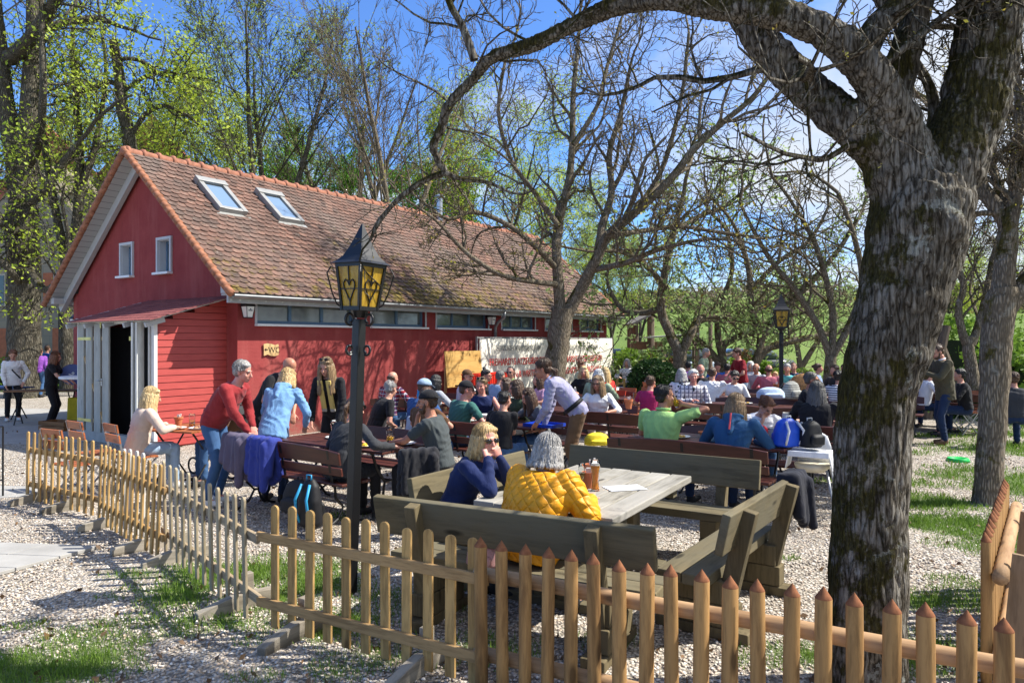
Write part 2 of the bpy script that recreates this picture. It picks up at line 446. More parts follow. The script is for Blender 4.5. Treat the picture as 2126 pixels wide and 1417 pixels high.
def put_tree(name,label,cat,loc,wm,lm=None,rot=0,scale=1,group=None):
    t=thing(name,label,cat,loc,rot,group); t.scale=(scale,)*3 if not isinstance(scale,tuple) else scale
    meshobj('trunk',wm,t)
    if lm is not None: meshobj('crown',lm,t)
    return t
def big_tree_at(Y,pxpts):
    """(u,v,radius_px,dY) -> points and radii"""
    pts=[];rs=[]
    for u,v,rp,*dy in pxpts:
        yy=Y+(dy[0] if dy else 0); pts.append(at(u,v,yy)); rs.append(rp/FP*yy)
    return pts,rs
WALNUT=dict(seg=[.3,.22,.16,.12,.09,.07],wob=[.1,.16,.22,.26,.3,.3],trop=[.02,.05,.06,.06,.05,.04],kids=[7,7,6,5,4,0],first=[.2,.2,.2,.15,.1],ang=(35,75),len=(.42,.7),rk=.55,tip=.45,rmin=.0035,max=5,leaflvl=4,leafp=.25)
def walnut_bark():
    t=NT('furrowed mossy walnut bark'); g=t.coord(); v=t.coord((34,34,6.5)); v2=t.coord((85,85,22))
    n=t.noise(1.0,v,8,.68,1.2); n2=t.noise(1.0,v2,5,.7,.6); w=t.vor(1.0,t.coord((36,36,5.5)),'DISTANCE_TO_EDGE')
    h=t.math('ADD',t.math('MULTIPLY',n,.75),t.math('MULTIPLY',n2,.35)); h=t.math('ADD',h,t.math('MULTIPLY',t.ramp(w,[(0,0),(.22,1)]),.16))
    cc=t.ramp(h,[(.42,(.008,.0065,.0045)),(.55,(.060,.050,.037)),(.67,(.18,.16,.13)),(.83,(.34,.32,.28))])
    dk=t.noise(1.7,g,6,.7,.4); cc=t.mix(t.ramp(dk,[(.46,0),(.62,.6)]),cc,t.mix(.75,cc,(.016,.012,.008)))
    geo=t.n('ShaderNodeNewGeometry'); sx=t.n('ShaderNodeSeparateXYZ'); t.l(geo.outputs['Normal'],sx.inputs[0])
    lm=t.math('ADD',t.noise(4.5,g,9,.78,.3),t.math('MULTIPLY',t.math('ADD',sx.outputs['X'],sx.outputs['Z']),.03)); cc=t.mix(t.ramp(lm,[(.585,0),(.61,.85)]),cc,t.ramp(n2,[(.3,(.10,.10,.085)),(.6,(.36,.37,.33))]))
    mf=t.math('ADD',t.noise(2.3,g,7,.75),t.math('MULTIPLY',sx.outputs['Z'],.12)); mf=t.math('SUBTRACT',mf,t.math('MULTIPLY',sx.outputs['X'],.07))
    cc=t.mix(t.ramp(mf,[(.52,0),(.58,.9)]),cc,t.ramp(n2,[(.35,(.012,.011,.003)),(.55,(.045,.038,.008)),(.75,(.12,.105,.016))]))
    t.base(cc); t.rough(.95,.08); t.bump(h,1.0,.03); return t.m
def build_trees():
    bw=walnut_bark()
    bw2=bark_mat('thin grey brown bark',(.27,.225,.165),(.095,.074,.052),.45,.35,1.4,.6)
    bl=bark_mat('grey lime bark',(.17,.155,.12),(.065,.055,.042),.3,.3,.9,1.5)
    yg=leaf_mat('fresh yellow green leaves',(.52,.58,.07),(.34,.47,.05),.5)
    pg=leaf_mat('soft green leaves',(.34,.42,.12),(.24,.34,.07),.45)
    ap=leaf_mat('pale silvery green leaves',(.42,.50,.24),(.26,.38,.10),.45)
    dg=leaf_mat('deep green leaves',(.10,.30,.03),(.20,.40,.04),.5)
    bud=leaf_mat('reddish young leaves and buds',(.30,.15,.04),(.36,.38,.06),.4)
    # ---- foreground walnut
    T=Tree(3); P=dict(WALNUT); P.update(rmin=.003,max=5,kids=[6,6,5,4,3,0])
    W3=dict(P)
    p,r=big_tree_at(3.95,[(1798,1470,92),(1798,1417,80),(1800,1190,77),(1820,850,74),(1852,690,82),(1885,560,92),(1908,460,100),(1920,410,96),(1926,375,70),(1930,350,36)]); T.limb(p,r,sub=6,wob=.02)
    p,r=big_tree_at(3.95,[(1928,440,78),(1954,370,75),(1992,290,66),(2030,190,66),(2048,90,64),(2058,-20,60),(2060,-260,55,.1),(2020,-520,46,.2),(1990,-800,30,.3)]); T.limb(p,r,W3,6,8,(1,1.9),.45,.3,lvl=2)
    p,r=big_tree_at(3.95,[(1900,450,72),(1862,375,60),(1835,325,50),(1795,285,45),(1700,205,41,.1),(1622,130,39,.2),(1570,65,36,.3),(1510,-40,32,.4),(1400,-260,26,.5),(1300,-450,18,.6)]); T.limb(p,r,W3,6,8,(.8,1.6),.3,.25,lvl=2)
    p,r=big_tree_at(3.9,[(1905,390,60),(1880,290,46),(1845,215,43,-.05),(1785,125,38,-.1),(1700,62,35,-.1),(1600,28,33,-.1),(1500,14,30),(1400,-6,28,.1),(1300,6,23,.3),(1200,46,18,.5),(1110,92,15.5,.7),(1022,120,14.5,.85),(982,165,13,.95),(935,215,11.5,1.05),(917,262,11,1.1),(900,312,10,1.15),(926,358,8,1.2)])
    T.limb(p,r,None,6); lp=p; 
    for k,(i,L) in enumerate([(6,.7),(7,.8),(8,.9),(9,.8),(10,.9),(11,.7),(12,.6),(13,.7),(14,.5),(7,.6),(9,.7),(10,.6)]):
        q=T.rv(); q.y*=.6; T.grow(lp[i],Vector((q.x,q.y,abs(q.z)*.5+.2*(1 if k%2 else -1))),L,.011,3,W3)
    p,r=big_tree_at(5.1,[(926,358,7),(885,372,6),(850,395,6),(815,425,5),(785,465,4),(768,500,3)]); T.limb(p,r,W3,4,7,(.3,.6),.1,.03,0,lvl=4)
    p,r=big_tree_at(5.0,[(926,358,6),(960,372,5),(1010,378,4),(1060,400,3)]); T.limb(p,r,W3,4,4,(.3,.5),.1,.03,0,lvl=4)
    p,r=big_tree_at(4.75,[(985,125,9),(962,60,8),(935,10,7),(910,-60,6)]); T.limb(p,r,W3,4,5,(.5,.9),.2,.08,lvl=3)
    p,r=big_tree_at(3.9,[(1790,135,30),(1815,65,27),(1875,0,24),(1960,-120,18)]); T.limb(p,r,W3,4,5,(.7,1.2),.3,.2,lvl=2)
    p,r=big_tree_at(4.1,[(1855,200,34),(1882,100,32),(1903,25,28),(1915,-70,24),(1900,-300,15)]); T.limb(p,r,W3,4,6,(.7,1.3),.3,.2,lvl=2)
    p,r=big_tree_at(3.85,[(1822,145,10),(1880,95,9),(1940,50,8),(2000,5,7),(2040,-40,6)]); T.limb(p,r,W3,4,5,(.4,.8),.2,.05,lvl=3)
    p,r=big_tree_at(4.3,[(1925,300,15),(1940,235,12),(1928,175,10),(1888,110,8),(1860,60,6)]); T.limb(p,r,W3,4,6,(.4,.7),.2,.05,lvl=3)
    # out of frame crown whose shadow falls over the foreground
    for k in range(7):
        an=R(150+k*38); d=Vector((math.cos(an),math.sin(an)*.8,.75)); q=at(2000-60*k%300,-260-40*k,3.95)
        T.grow(q,d,2.6,.06,1,dict(P,kids=[6,6,4,2,0,0],rmin=.006))
    for i in range(len(T.leaf)): pass
    t=thing('walnut_tree','large foreground tree with thick mossy furrowed trunk forking overhead at right','tree',(1.92,3.95,0))
    thick=[l for l in T.limbs if l[1][0]>.11]; T.limbs=[l for l in T.limbs if l[1][0]<=.11]
    mb=MB()
    for path,rad in thick: mb.tube(path,rad,20,True,.07,2.3)
    for (u,v,s_) in ((1925,485,26),(2052,60,26)):
        c=at(u,v,3.95); c.y-=(.245 if v>300 else .15); mb.ell(c,(s_/FP*3.9,.04,s_*1.3/FP*3.9),16,8)
    ob=mb.build('trunk',bw,t,True,(-1.92,-3.95,0)); m=ob.modifiers.new('r','REMESH'); m.mode='VOXEL'; m.voxel_size=.011; k=ob.modifiers.new('s','SMOOTH'); k.factor=.5; k.iterations=5
    dgr=bpy.context.evaluated_depsgraph_get(); me=bpy.data.meshes.new_from_object(ob.evaluated_get(dgr)); ob.modifiers.clear(); ob.data=me
    nv=len(me.vertices); co=np.empty(nv*3,dtype=np.float32); me.vertices.foreach_get('co',co); co=co.reshape(-1,3); nn=np.empty(nv*3,dtype=np.float32); me.vertices.foreach_get('normal',nn); nn=nn.reshape(-1,3)
    out=np.zeros(nv,dtype=np.float32)
    for i in range(nv):
        x,y,z=co[i]; w1=noise.noise(Vector((x*4,y*4,z*1.5)))
        f=1-abs(noise.noise(Vector((x*32+w1*2,y*32,z*6+w1))))*2.0; g=noise.noise(Vector((x*52,y*52,z*12)))
        out[i]=-max(0,f)**2.5*.011+g*.004+w1*.008
    co+=nn*out[:,None]; me.vertices.foreach_set('co',co.ravel()); me.polygons.foreach_set('use_smooth',np.ones(len(me.polygons),dtype=bool)); me.update()
    wm=T.wood_mesh('limbs',bw,wob=.10); o=meshobj('limbs',wm,t); o.location=(-1.92,-3.95,0)
    keep=[l for l in T.leaf if T.r.random()<.07]; T.leaf=keep
    lm=T.leaf_mesh('young_leaves',bud,2,.010,.012,5); o=meshobj('crown',lm,t); o.location=(-1.92,-3.95,0)
    # ---- central walnut in front of the banner
    T=Tree(11); C=dict(WALNUT); C.update(rmin=.0065,seg=[.5,.4,.26,.2,.16,.14],wob=[.08,.13,.22,.28,.34,.36],kids=[6,6,7,6,4,0],max=4,leaflvl=3,leafp=.3,trop=[.03,.07,.08,.09,.07,.05])
    def L(pts,kids=8,kl=(1.5,2.8),f0=.25,kr=.5,lvl=2,Y=17): 
        p,r=big_tree_at(Y,pts); r=[q*(.76 if kids else .92) for q in r]; T.limb(p,r,C if kids else None,4,kids,kl,f0,kr,.5,lvl)
    L([(1138,900,36),(1145,850,30),(1150,780,26),(1158,720,25),(1165,660,25),(1168,640,24)],0)
    L([(1165,665,18),(1160,600,15),(1155,520,13),(1160,460,12,.3),(1180,380,10,.3),(1188,300,9,.4),(1190,200,7,.5),(1200,90,5,.6)],11)
    L([(1168,665,20),(1200,610,17),(1235,545,15,-.2),(1262,490,14,-.3),(1320,440,12,-.5),(1390,375,11,-.7),(1440,310,10,-.9),(1500,255,8,-1),(1560,205,7,-1.1),(1598,155,5,-1.2)],13)
    L([(1240,540,12),(1250,470,11,.3),(1270,400,9,.6),(1265,320,8,.8),(1290,230,6,1),(1310,130,4,1)],9)
    L([(1157,560,9),(1120,520,8,-.5),(1060,470,7,-.8),(985,440,6,-1),(930,455,5,-1.2),(880,420,4,-1.3)],9,(1.0,2.0))
    L([(1158,590,9),(1110,585,8,-.8),(1040,570,7,-1.4),(975,530,6,-1.7),(935,490,5,-2)],9,(1.0,2.0))
    L([(1160,470,8),(1110,400,7,.2),(1060,330,6,.3),(1035,230,5,.3),(1050,120,4,.3)],9)
    L([(1262,490,8),(1330,480,7,1),(1410,470,6,1.2),(1480,480,5,1.3),(1550,490,4,1.3)],9,(1,2))
    L([(1230,560,9),(1300,545,8,-1),(1360,520,7,-1.5),(1440,500,5,-2)],8,(1,2))
    L([(1320,440,8),(1370,360,7,.4),(1400,270,6,.5),(1420,170,5,.6),(1430,70,4,.6)],9)
    L([(1190,300,7),(1240,220,6,0),(1260,140,5,.2),(1290,40,4,.3)],7)
    c0=at(1138,900,17); t=thing('walnut_tree','bare crooked tree standing in front of the white banner','tree',(c0.x,17,0))
    o=meshobj('trunk',T.wood_mesh('trunk',bw2,wob=.08),t); o.location=(-c0.x,-17,0)
    T.leaf=[l for l in T.leaf if T.r.random()<.25]
    o=meshobj('crown',T.leaf_mesh('crown',bud,1,.032,.06,6),t); o.location=(-c0.x,-17,0)
    # ---- second trunk at right
    T=Tree(21)
    def L2(pts,kids=6,kl=(1,2),Y=8.4,f0=.3,lvl=2,T_=None,P_=None): p,r=big_tree_at(Y,pts); (T_ or T).limb(p,r,(P_ or C2) if kids else None,4,kids,kl,f0,.3,.4,lvl)
    C2=dict(C); C2.update(rmin=.0045,seg=[.3,.25,.2,.15,.12])
    L2([(2050,1070,33),(2050,1040,28),(2056,950,26),(2062,850,26),(2068,720,29),(2075,650,30),(2082,600,27)],0)
    L2([(2075,660,24),(2085,560,20),(2092,470,18,.1),(2060,420,15,.2),(2030,375,13,.3),(1990,330,10,.5),(1960,260,8,.6)],10,(1,1.8))
    L2([(2080,650,24),(2110,610,22),(2150,570,20),(2200,480,15),(2230,300,10)],8,(1.2,2.2))
    L2([(2088,520,16),(2105,430,13),(2120,330,10),(2115,200,8)],9,(1,2))
    L2([(2090,470,9),(2070,380,8,.4),(2050,290,7,.6),(2060,180,5,.8)],8,(1,2))
    c0=at(2050,1050,8.4); t=thing('walnut_tree','slender grey trunk behind the leaning pale fence at the right edge','tree',(c0.x,8.4,0))
    o=meshobj('trunk',T.wood_mesh('trunk',bw2,wob=.06),t); o.location=(-c0.x,-8.4,0)
    T.leaf=[l for l in T.leaf if T.r.random()<.12]; o=meshobj('crown',T.leaf_mesh('crown',bud,2,.016,.03,6),t); o.location=(-c0.x,-8.4,0)
    # ---- dark forked tree at right behind the man in the jacket
    T=Tree(23); C3=dict(C,rmin=.007)
    L2([(2022,815,16),(2016,760,12),(2010,720,11),(2015,700,10)],0,Y=16)
    L2([(2012,725,9),(1998,690,8),(1990,640,7),(2000,590,6),(1975,520,5),(1960,450,4)],9,(1.5,2.5),16,P_=C3)
    L2([(2016,715,9),(2030,680,8),(2045,620,6),(2060,540,5),(2085,450,4)],9,(1.5,2.5),16,P_=C3)
    c0=at(2022,815,16); t=thing('walnut_tree','dark twisted forked tree between the man in the jacket and the right trunk','tree',(c0.x,16,0))
    o=meshobj('trunk',T.wood_mesh('trunk',bw2,wob=.06),t); o.location=(-c0.x,-16,0)
    # ---- fruit trees with pale leaves beyond the terrace
    def fruit(seed,label,Y,stems,leafper=2,lsize=.075,frac=1.0,mat=None,kids=8,kl=(1.4,2.6)):
        T=Tree(seed); CF=dict(C); CF.update(rmin=.009,seg=[.5,.4,.32,.26,.2],kids=[5,6,5,4,0],leaflvl=3,leafp=.75,trop=[.02,.03,.03,.02,.02],wob=[.1,.16,.22,.26,.28])
        for s_ in stems: L2(s_,0 if len(s_)<4 else kids,kl,Y,.3,2,T,CF)
        u,v=stems[0][0][:2]; c0=at(u,v,Y); t=thing('fruit_tree',label,'tree',(c0.x,Y,0))
        o=meshobj('trunk',T.wood_mesh('trunk',bw2,wob=.06),t); o.location=(-c0.x,-Y,0)
        T.leaf=[l for l in T.leaf if T.r.random()<frac]
        if T.leaf: o=meshobj('crown',T.leaf_mesh('crown',mat or ap,leafper,lsize,.11,seed),t); o.location=(-c0.x,-Y,0)
    fruit(31,'fruit tree with pale leaves and dark forked trunk beside the round bush',21,[[(1408,850,17),(1408,790,14),(1412,730,14)],[(1412,735,12),(1390,690,10),(1372,640,9),(1380,570,8),(1400,480,6),(1420,400,5)],[(1412,735,11),(1435,690,9),(1455,660,8,.5),(1500,655,7,.8),(1560,650,5,1)],[(1385,600,7),(1350,560,6,-.5),(1310,530,5,-.8),(1270,520,4,-1)],[(1372,640,7),(1330,650,6,.5),(1290,640,5,.8),(1265,600,4,1)],[(1400,480,6),(1450,450,5,.5),(1500,430,4,.5),(1540,400,3,.5)]],2,.065,.55)
    fruit(32,'low fruit tree with twisting limbs left of the man in the red T-shirt',23,[[(1500,860,15),(1500,800,13),(1502,760,12)],[(1502,765,9),(1500,720,8),(1530,700,8),(1560,690,7),(1590,670,5)],[(1502,765,9),(1475,730,7),(1450,705,5),(1425,690,4)],[(1500,745,8),(1490,690,7),(1495,640,6),(1520,560,5),(1510,480,4)]],2,.065,.7)
    fruit(33,'fruit tree with leaning trunk just right of the man in the red T-shirt',22,[[(1552,850,13),(1558,800,12),(1565,760,11)],[(1565,765,9),(1580,700,8),(1560,640,7),(1555,560,6),(1530,480,4)],[(1568,755,8),(1600,720,7),(1680,700,6),(1740,690,5)],[(1575,720,7),(1610,660,6),(1680,590,6),(1740,520,5),(1770,470,4)],[(1560,600,5),(1620,540,5),(1680,500,4),(1720,430,3)]],2,.055,.22)
    fruit(34,'thin fruit tree on the meadow left of the foreground trunk',30,[[(1662,850,9),(1660,800,8),(1662,760,7)],[(1662,765,6),(1655,720,5),(1640,670,5),(1650,600,4)],[(1662,765,6),(1690,720,5),(1720,680,4),(1745,620,3)]],3,.075,.6)
    # bare wide tree behind the far lamp
    fruit(35,'bare wide spreading tree behind the second lantern',19,[[(1720,830,14),(1722,780,12),(1725,740,11)],[(1725,745,8),(1700,680,7),(1650,600,6),(1600,540,5),(1560,470,4)],[(1725,745,8),(1730,660,7),(1715,580,6),(1690,500,5),(1650,430,4)],[(1725,745,8),(1770,660,7),(1790,580,6),(1770,480,5),(1740,400,4)]],1,.05,.06,bud,10,(1.8,3))
    # ---- big lime at left
    T=Tree(41); C4=dict(C); C4.update(rmin=.011,seg=[.7,.55,.45,.35,.28],wob=[.06,.1,.15,.2,.24],kids=[6,6,5,4,0],leaflvl=3,leafp=.5,trop=[.02,.03,.0,-.02,-.03])
    def L4(pts,kids=7,kl=(2,4),Y=24,lvl=2): L2(pts,kids,kl,Y,.25,lvl,T,C4)
    L4([(52,850,40),(50,800,34),(50,700,31),(50,600,31),(48,500,29),(45,430,30)],0)
    L4([(45,440,24),(35,350,20),(18,260,17),(5,150,15),(-10,0,12),(-10,-150,8)],10)
    L4([(48,440,23),(55,350,20),(62,200,17),(70,60,15),(68,-60,12),(80,-200,8)],12)
    L4([(20,120,16),(55,90,14,-1),(90,40,12,-1.5),(115,0,10,-2)],8)
    L4([(55,350,9),(80,300,8,-1),(90,200,7,-2),(88,100,6,-2),(86,0,5,-2)],7,(1,2))
    L4([(70,60,9),(150,45,7,.5),(200,38,6,1),(250,55,4,1)],8,(1.5,2.5))
    L4([(48,540,10),(90,600,8,-1),(120,580,6,-1),(140,520,5,-1)],9,(1.5,2.5))
    L4([(46,600,8),(20,560,7,-1),(-20,520,5,-1)],8,(1.5,2.5))
    L4([(50,420,12),(90,400,9,-1),(120,350,7,-1),(160,300,5,-1)],10,(1.5,2.8))
    L4([(50,480,12),(10,470,9,-1),(-20,420,7,-1),(-50,380,5,-1)],8,(1.5,2.8))
    c0=at(52,820,24); t=thing('lime_tree','tall thick lime tree behind the woman in white at the left edge','tree',(c0.x,24,0))
    o=meshobj('trunk',T.wood_mesh('trunk',bl,wob=.08),t); o.location=(-c0.x,-24,0)
    T.leaf=[l for l in T.leaf if T.r.random()<.62]
    o=meshobj('crown',T.leaf_mesh('crown',yg,2,.058,.16,8),t); o.location=(-c0.x,-24,0)
    # second lime trunk beside the house corner
    T=Tree(42)
    def L5(pts,kids=7,kl=(2,4),Y=27,lvl=2): L2(pts,kids,kl,Y,.25,lvl,T,C4)
    L5([(140,810,15),(138,740,14),(136,640,13),(140,560,12)],0)
    L5([(140,570,12),(160,460,10),(165,350,9),(160,220,7),(150,100,5)],13,(2,4)); L5([(140,560,10),(120,460,8),(100,350,7),(85,250,5)],10,(2,4)); L5([(160,400,8),(190,330,7),(210,240,5),(220,150,4)],9,(2,3))
    c0=at(140,790,27); t=thing('lime_tree','slimmer lime tree rising behind the left eave of the red house','tree',(c0.x,27,0))
    o=meshobj('trunk',T.wood_mesh('trunk',bl,wob=.06),t); o.location=(-c0.x,-27,0); T.leaf=[l for l in T.leaf if T.r.random()<.5]; o=meshobj('crown',T.leaf_mesh('crown',yg,3,.062,.18,9),t); o.location=(-c0.x,-27,0)
    # sawn-off trunk above the gable
    T=Tree(43)
    L5([(300,800,15),(290,500,14),(268,290,13),(255,230,12),(248,160,10.5),(240,110,9.5),(235,84,9)],0,Y=25)
    L5([(245,125,5),(270,122,4),(300,130,4),(330,150,3),(380,170,2)],7,(1.5,2.5),25); L5([(252,180,6),(225,170,5),(200,180,5),(170,190,4),(130,210,3)],8,(1.5,2.5),25); L5([(256,190,4),(300,160,4),(350,150,3),(400,160,2)],7,(1.5,2.5),25)
    L5([(268,290,5),(300,240,5),(340,220,4),(390,240,3)],7,(1.5,2.5),25)
    c0=at(300,800,25); t=thing('lime_tree','sawn off tree stem with thin side shoots rising above the gable','tree',(c0.x,25,0))
    o=meshobj('trunk',T.wood_mesh('trunk',bl,wob=.08),t); o.location=(-c0.x,-25,0); T.leaf=[l for l in T.leaf if T.r.random()<.6]; o=meshobj('crown',T.leaf_mesh('crown',yg,3,.065,.18,9),t); o.location=(-c0.x,-25,0)
    # ---- background trees behind the roof: three shapes
    BG=dict(seg=[1.0,.8,.6,.5,.4],wob=[.03,.07,.12,.16,.2],trop=[.0,.05,.04,.02,0],kids=[9,6,5,4,0],first=[.15,.25,.2,.1],ang=(22,50),len=(.40,.62),rk=.42,tip=.2,rmin=.010,max=4,leaflvl=3,leafp=.18)
    protos=[]
    for sd,leafm,kw,per,size in ((51,yg,dict(leafp=.08,kids=[8,6,5,4,0]),5,.066),(52,pg,dict(ang=(15,40),leafp=.12,kids=[9,7,6,4,0]),2,.055),(53,dg,dict(kids=[9,6,5,4,0],leafp=.26),5,.10),(54,bud,dict(ang=(12,35)),0,.05)):
        T=Tree(sd); 
        p=[Vector((0,0,0)),Vector((.1,0,2)),Vector((-.1,.1,4.5))]; T.limb(p,[.34,.27,.23],sub=4)
        for k in range(3):
            an=k*2.1+sd; T.grow(Vector((-.1,.1,4.3)),Vector((math.cos(an)*.28,math.sin(an)*.28,1)),11.5,.19,0,dict(BG,**kw))
        wm=T.wood_mesh('trunk',bl if sd!=54 else bw2,wob=.06); lm=T.leaf_mesh('crown',leafm,per,size,.27,sd) if per else None
        protos.append((wm,lm))
    spots=[ # u, Y, proto, rot, scale, label
     (195,42,0,1.3,.8,'yellow green tree seen through the limes left of the gable'),
     (330,36,0,2.2,.78,'low yellow green tree just behind the gable tip'),
     (440,40,0,3.6,.85,'yellow green tree behind the left roof window'),
     (560,31,1,.5,.98,'tall fine leaved tree behind the first half of the ridge'),
     (640,39,2,2.5,.62,'deep green bushy tree low behind the roof ridge'),
     (720,35,3,4.1,.92,'tall bare tree with upright grey stems behind the ridge'),
     (815,30,3,5.2,.9,'bare tree with slanting stem behind the middle of the ridge'),
     (1010,35,0,.9,.74,'yellow green maple behind the roof right of the chimney'),
     (1110,41,0,2.9,.62,'yellow green maple behind the centre tree'),
     (900,38,2,4.4,.6,'dark green tree low behind the metal chimney'),
     (1270,40,0,5.4,.40,'bushy green tree beyond the right end of the house'),
     (1330,36,0,.2,.4,'round young tree over the wooden play tower'),
     (1215,50,1,1.2,.5,'pale green tree behind the right roof end'),
     (2160,30,0,1.9,.42,'low yellow green tree at the far right edge'),
     (1960,34,0,3.3,.36,'low yellow green tree behind the swing frame'),
    ]
    for u,Y,k,rot,s_,lab in spots:
        X=(u-CU)/FP*Y; z=terrain(X,Y)
        put_tree('background_tree',lab,'tree',(X,Y,z-.1),protos[k][0],protos[k][1],rot,s_,'trees behind the red house and the meadow')
# ================================================================ SETTING
def sstep(a,b,x):
    t=max(0,min(1,(x-a)/(b-a))); return t*t*(3-2*t)
def terrain(x,y):
    d=sstep(30,60,y)*1.6+sstep(50,170,y)*6.5
    d+=max(0,(y-160))*.04
    d*=sstep(-60,40,x+.35*y)*.8+.35
    return d
GRASS=[ # x,y,rx,ry,amount in world metres (patches seen in the photo)
]
def gp(u,v,rx,ry,k=1.0):
    g=gnd(u,v); GRASS.append((g.x,g.y,rx,ry,k))
for a in ((70,1385,.55,.30,1),(190,1330,.4,.25,.8),(370,1230,.45,.3,1),(270,1195,.25,.15,.6),(420,1190,.35,.3,.9),(560,1185,.4,.45,1),(640,1200,.5,.45,1),(640,1300,.5,.3,.9),(560,1250,.3,.3,.8),(700,1390,.3,.2,.5),(800,1350,.4,.3,.6),
          (300,1290,.3,.15,.6),(410,1310,.22,.12,.7),(540,1405,.2,.1,.6),(60,1300,.2,.12,.5),(900,1250,.6,.4,.5),(1000,1350,.5,.3,.6),(1250,1330,.4,.3,.4),(1700,1370,.5,.25,.8),(1850,1360,.4,.25,.9),(1960,1350,.4,.3,.9),(1960,1250,.5,.25,.9),
          (1930,1040,.6,.5,1),(2000,1090,.7,.5,1),(1890,1000,.4,.4,.8),(2110,1000,1.0,1.2,1),(2100,1130,.6,.5,1),(2120,1250,.5,.5,1),(1960,905,1.2,.35,.8),(2090,900,1.2,.6,.9),(1900,940,.8,.3,.6),(2120,930,1.5,.9,1),(1640,1160,.12,.08,.7),(1700,1000,.4,.2,.5),
          (740,1070,.35,.25,.6),(900,1040,.3,.2,.5),(230,800,2.5,.7,1),(60,812,3,.7,.9),(440,1290,.3,.2,.8),(1440,1000,.3,.2,.4)):
    gp(*a)
def grass_d(x,y):
    s=0
    for gx,gy,rx,ry,k in GRASS:
        q=((x-gx)/rx)**2+((y-gy)/ry)**2
        if q<6: s=max(s,k*math.exp(-q*.8))
    n=noise.noise(Vector((x*2.3,y*2.3,0)))*.5+noise.noise(Vector((x*7,y*7,3)))*.35
    s=s*(.75+n*1.1)+max(0,n-.52)*.5
    if y>27: s=max(s,sstep(27,31,y+n*2))
    if x>9.5 and y<22: s=max(s,.75*sstep(9.5,12.5,x)+.5*n)
    return max(0,min(1,s))
def build_ground():
    xs=[-400,-200,-100,-60,-40,-30]+[ -24+.25*i for i in range(0,56)]+[-10+.12*i for i in range(0,167)]+[10.1+.3*i for i in range(0,40)]+[24,30,40,60,90,140,220,400]
    ys=[-60,-20,-5,0,1,2]+[2.2+.1*i for i in range(0,130)]+[15.3+.25*i for i in range(0,80)]+[36,38,40,44,48,54,60,68,76,86,98,110,125,140,160,190,230,300,400]
    V=[];A=[]
    for y in ys:
        for x in xs:
            V.append((x,y,terrain(x,y)+ (.010*noise.noise(Vector((x*1.1,y*1.1,0))) if y<30 else (.5*noise.noise(Vector((x*.04,y*.04,0))) if y>70 else 0)))); A.append(grass_d(x,y))
    nx=len(xs); F=[(j*nx+i,j*nx+i+1,(j+1)*nx+i+1,(j+1)*nx+i) for j in range(len(ys)-1) for i in range(nx-1)]
    t=NT('gravel and grass ground'); g=t.coord()
    dn=t.n('ShaderNodeTexNoise'); dn.inputs['Scale'].default_value=60; t.l(g,dn.inputs['Vector'])
    vv=t.n('ShaderNodeVectorMath',operation='ADD'); sc_=t.n('ShaderNodeVectorMath',operation='SCALE'); sc_.inputs['Scale'].default_value=.012; t.l(dn.outputs['Color'],sc_.inputs[0]); t.l(g,vv.inputs[0]); t.l(sc_.outputs[0],vv.inputs[1])
    vo=t.n('ShaderNodeTexVoronoi'); vo.inputs['Scale'].default_value=40; t.l(vv.outputs[0],vo.inputs['Vector'])
    sx=t.n('ShaderNodeSeparateColor'); t.l(vo.outputs['Color'],sx.inputs[0])
    cc=t.ramp(sx.outputs[0],[(0,(.20,.18,.15)),(.14,(.36,.31,.25)),(.4,(.52,.47,.40)),(.65,(.66,.61,.54)),(.85,(.60,.48,.37)),(1,(.84,.81,.76))])
    edge=t.ramp(vo.outputs['Distance'],[(.35,0),(.75,1)])
    cc=t.mix(t.math('MULTIPLY',edge,.75),cc,(.10,.085,.07))
    big=t.noise(.9,g,5,.65); cc=t.mix(t.ramp(big,[(.42,.0),(.62,.5)]),cc,t.mix(.5,cc,(.20,.17,.13)))
    fine=t.noise(7,g,4,.7); cc=t.mix(t.ramp(fine,[(.52,0),(.72,.5)]),cc,(.15,.12,.08))
    at_=t.n('ShaderNodeAttribute'); at_.attribute_name='grass'
    gr=t.ramp(t.noise(30,g,4,.7),[(.3,(.035,.07,.01)),(.5,(.07,.13,.018)),(.75,(.13,.19,.03))])
    far=t.ramp(t.noise(.08,g,4,.6),[(.35,(.10,.16,.035)),(.6,(.15,.22,.05)),(.75,(.20,.24,.08))])
    sep=t.n('ShaderNodeSeparateXYZ'); t.l(g,sep.inputs[0]); fm=t.math('MULTIPLY',t.math('SUBTRACT',sep.outputs['Y'],28),.1); fm.node.use_clamp=True
    gr=t.mix(fm,gr,far)
    m=t.math('ADD',at_.outputs['Fac'],t.math('MULTIPLY',t.math('SUBTRACT',t.noise(18,g,3,.7),.5),.5))
    gm=t.ramp(m,[(.30,0),(.62,.85)]); gm=t.mix(fm,gm,1.0)
    cc=t.mix(gm,cc,gr); t.base(cc); t.rough(.93,.15)
    t.bump(t.math('SUBTRACT',1.0,vo.outputs['Distance']),1.0,.022)
    me=bpy.data.meshes.new('ground'); me.from_pydata(V,[],F); me.materials.append(t.m)
    me.polygons.foreach_set('use_smooth',[True]*len(F))
    a=me.attributes.new('grass','FLOAT','POINT'); a.data.foreach_set('value',A)
    tag(meshobj('ground',me),kind='structure')
    # loose gravel stones near the camera
    rg=np.random.default_rng(4); N=52000
    yy=3.3+ (rg.random(N)**1.25)*8.5; xx=(rg.random(N)*2-1)*.76*yy
    keep=np.array([grass_d(x,y)<.55 for x,y in zip(xx,yy)]); xx=xx[keep];yy=yy[keep]; N=len(xx)
    oc=np.array([(1,0,0),(0,1,0),(-1,0,0),(0,-1,0),(0,0,1),(0,0,-1)],dtype=np.float32)
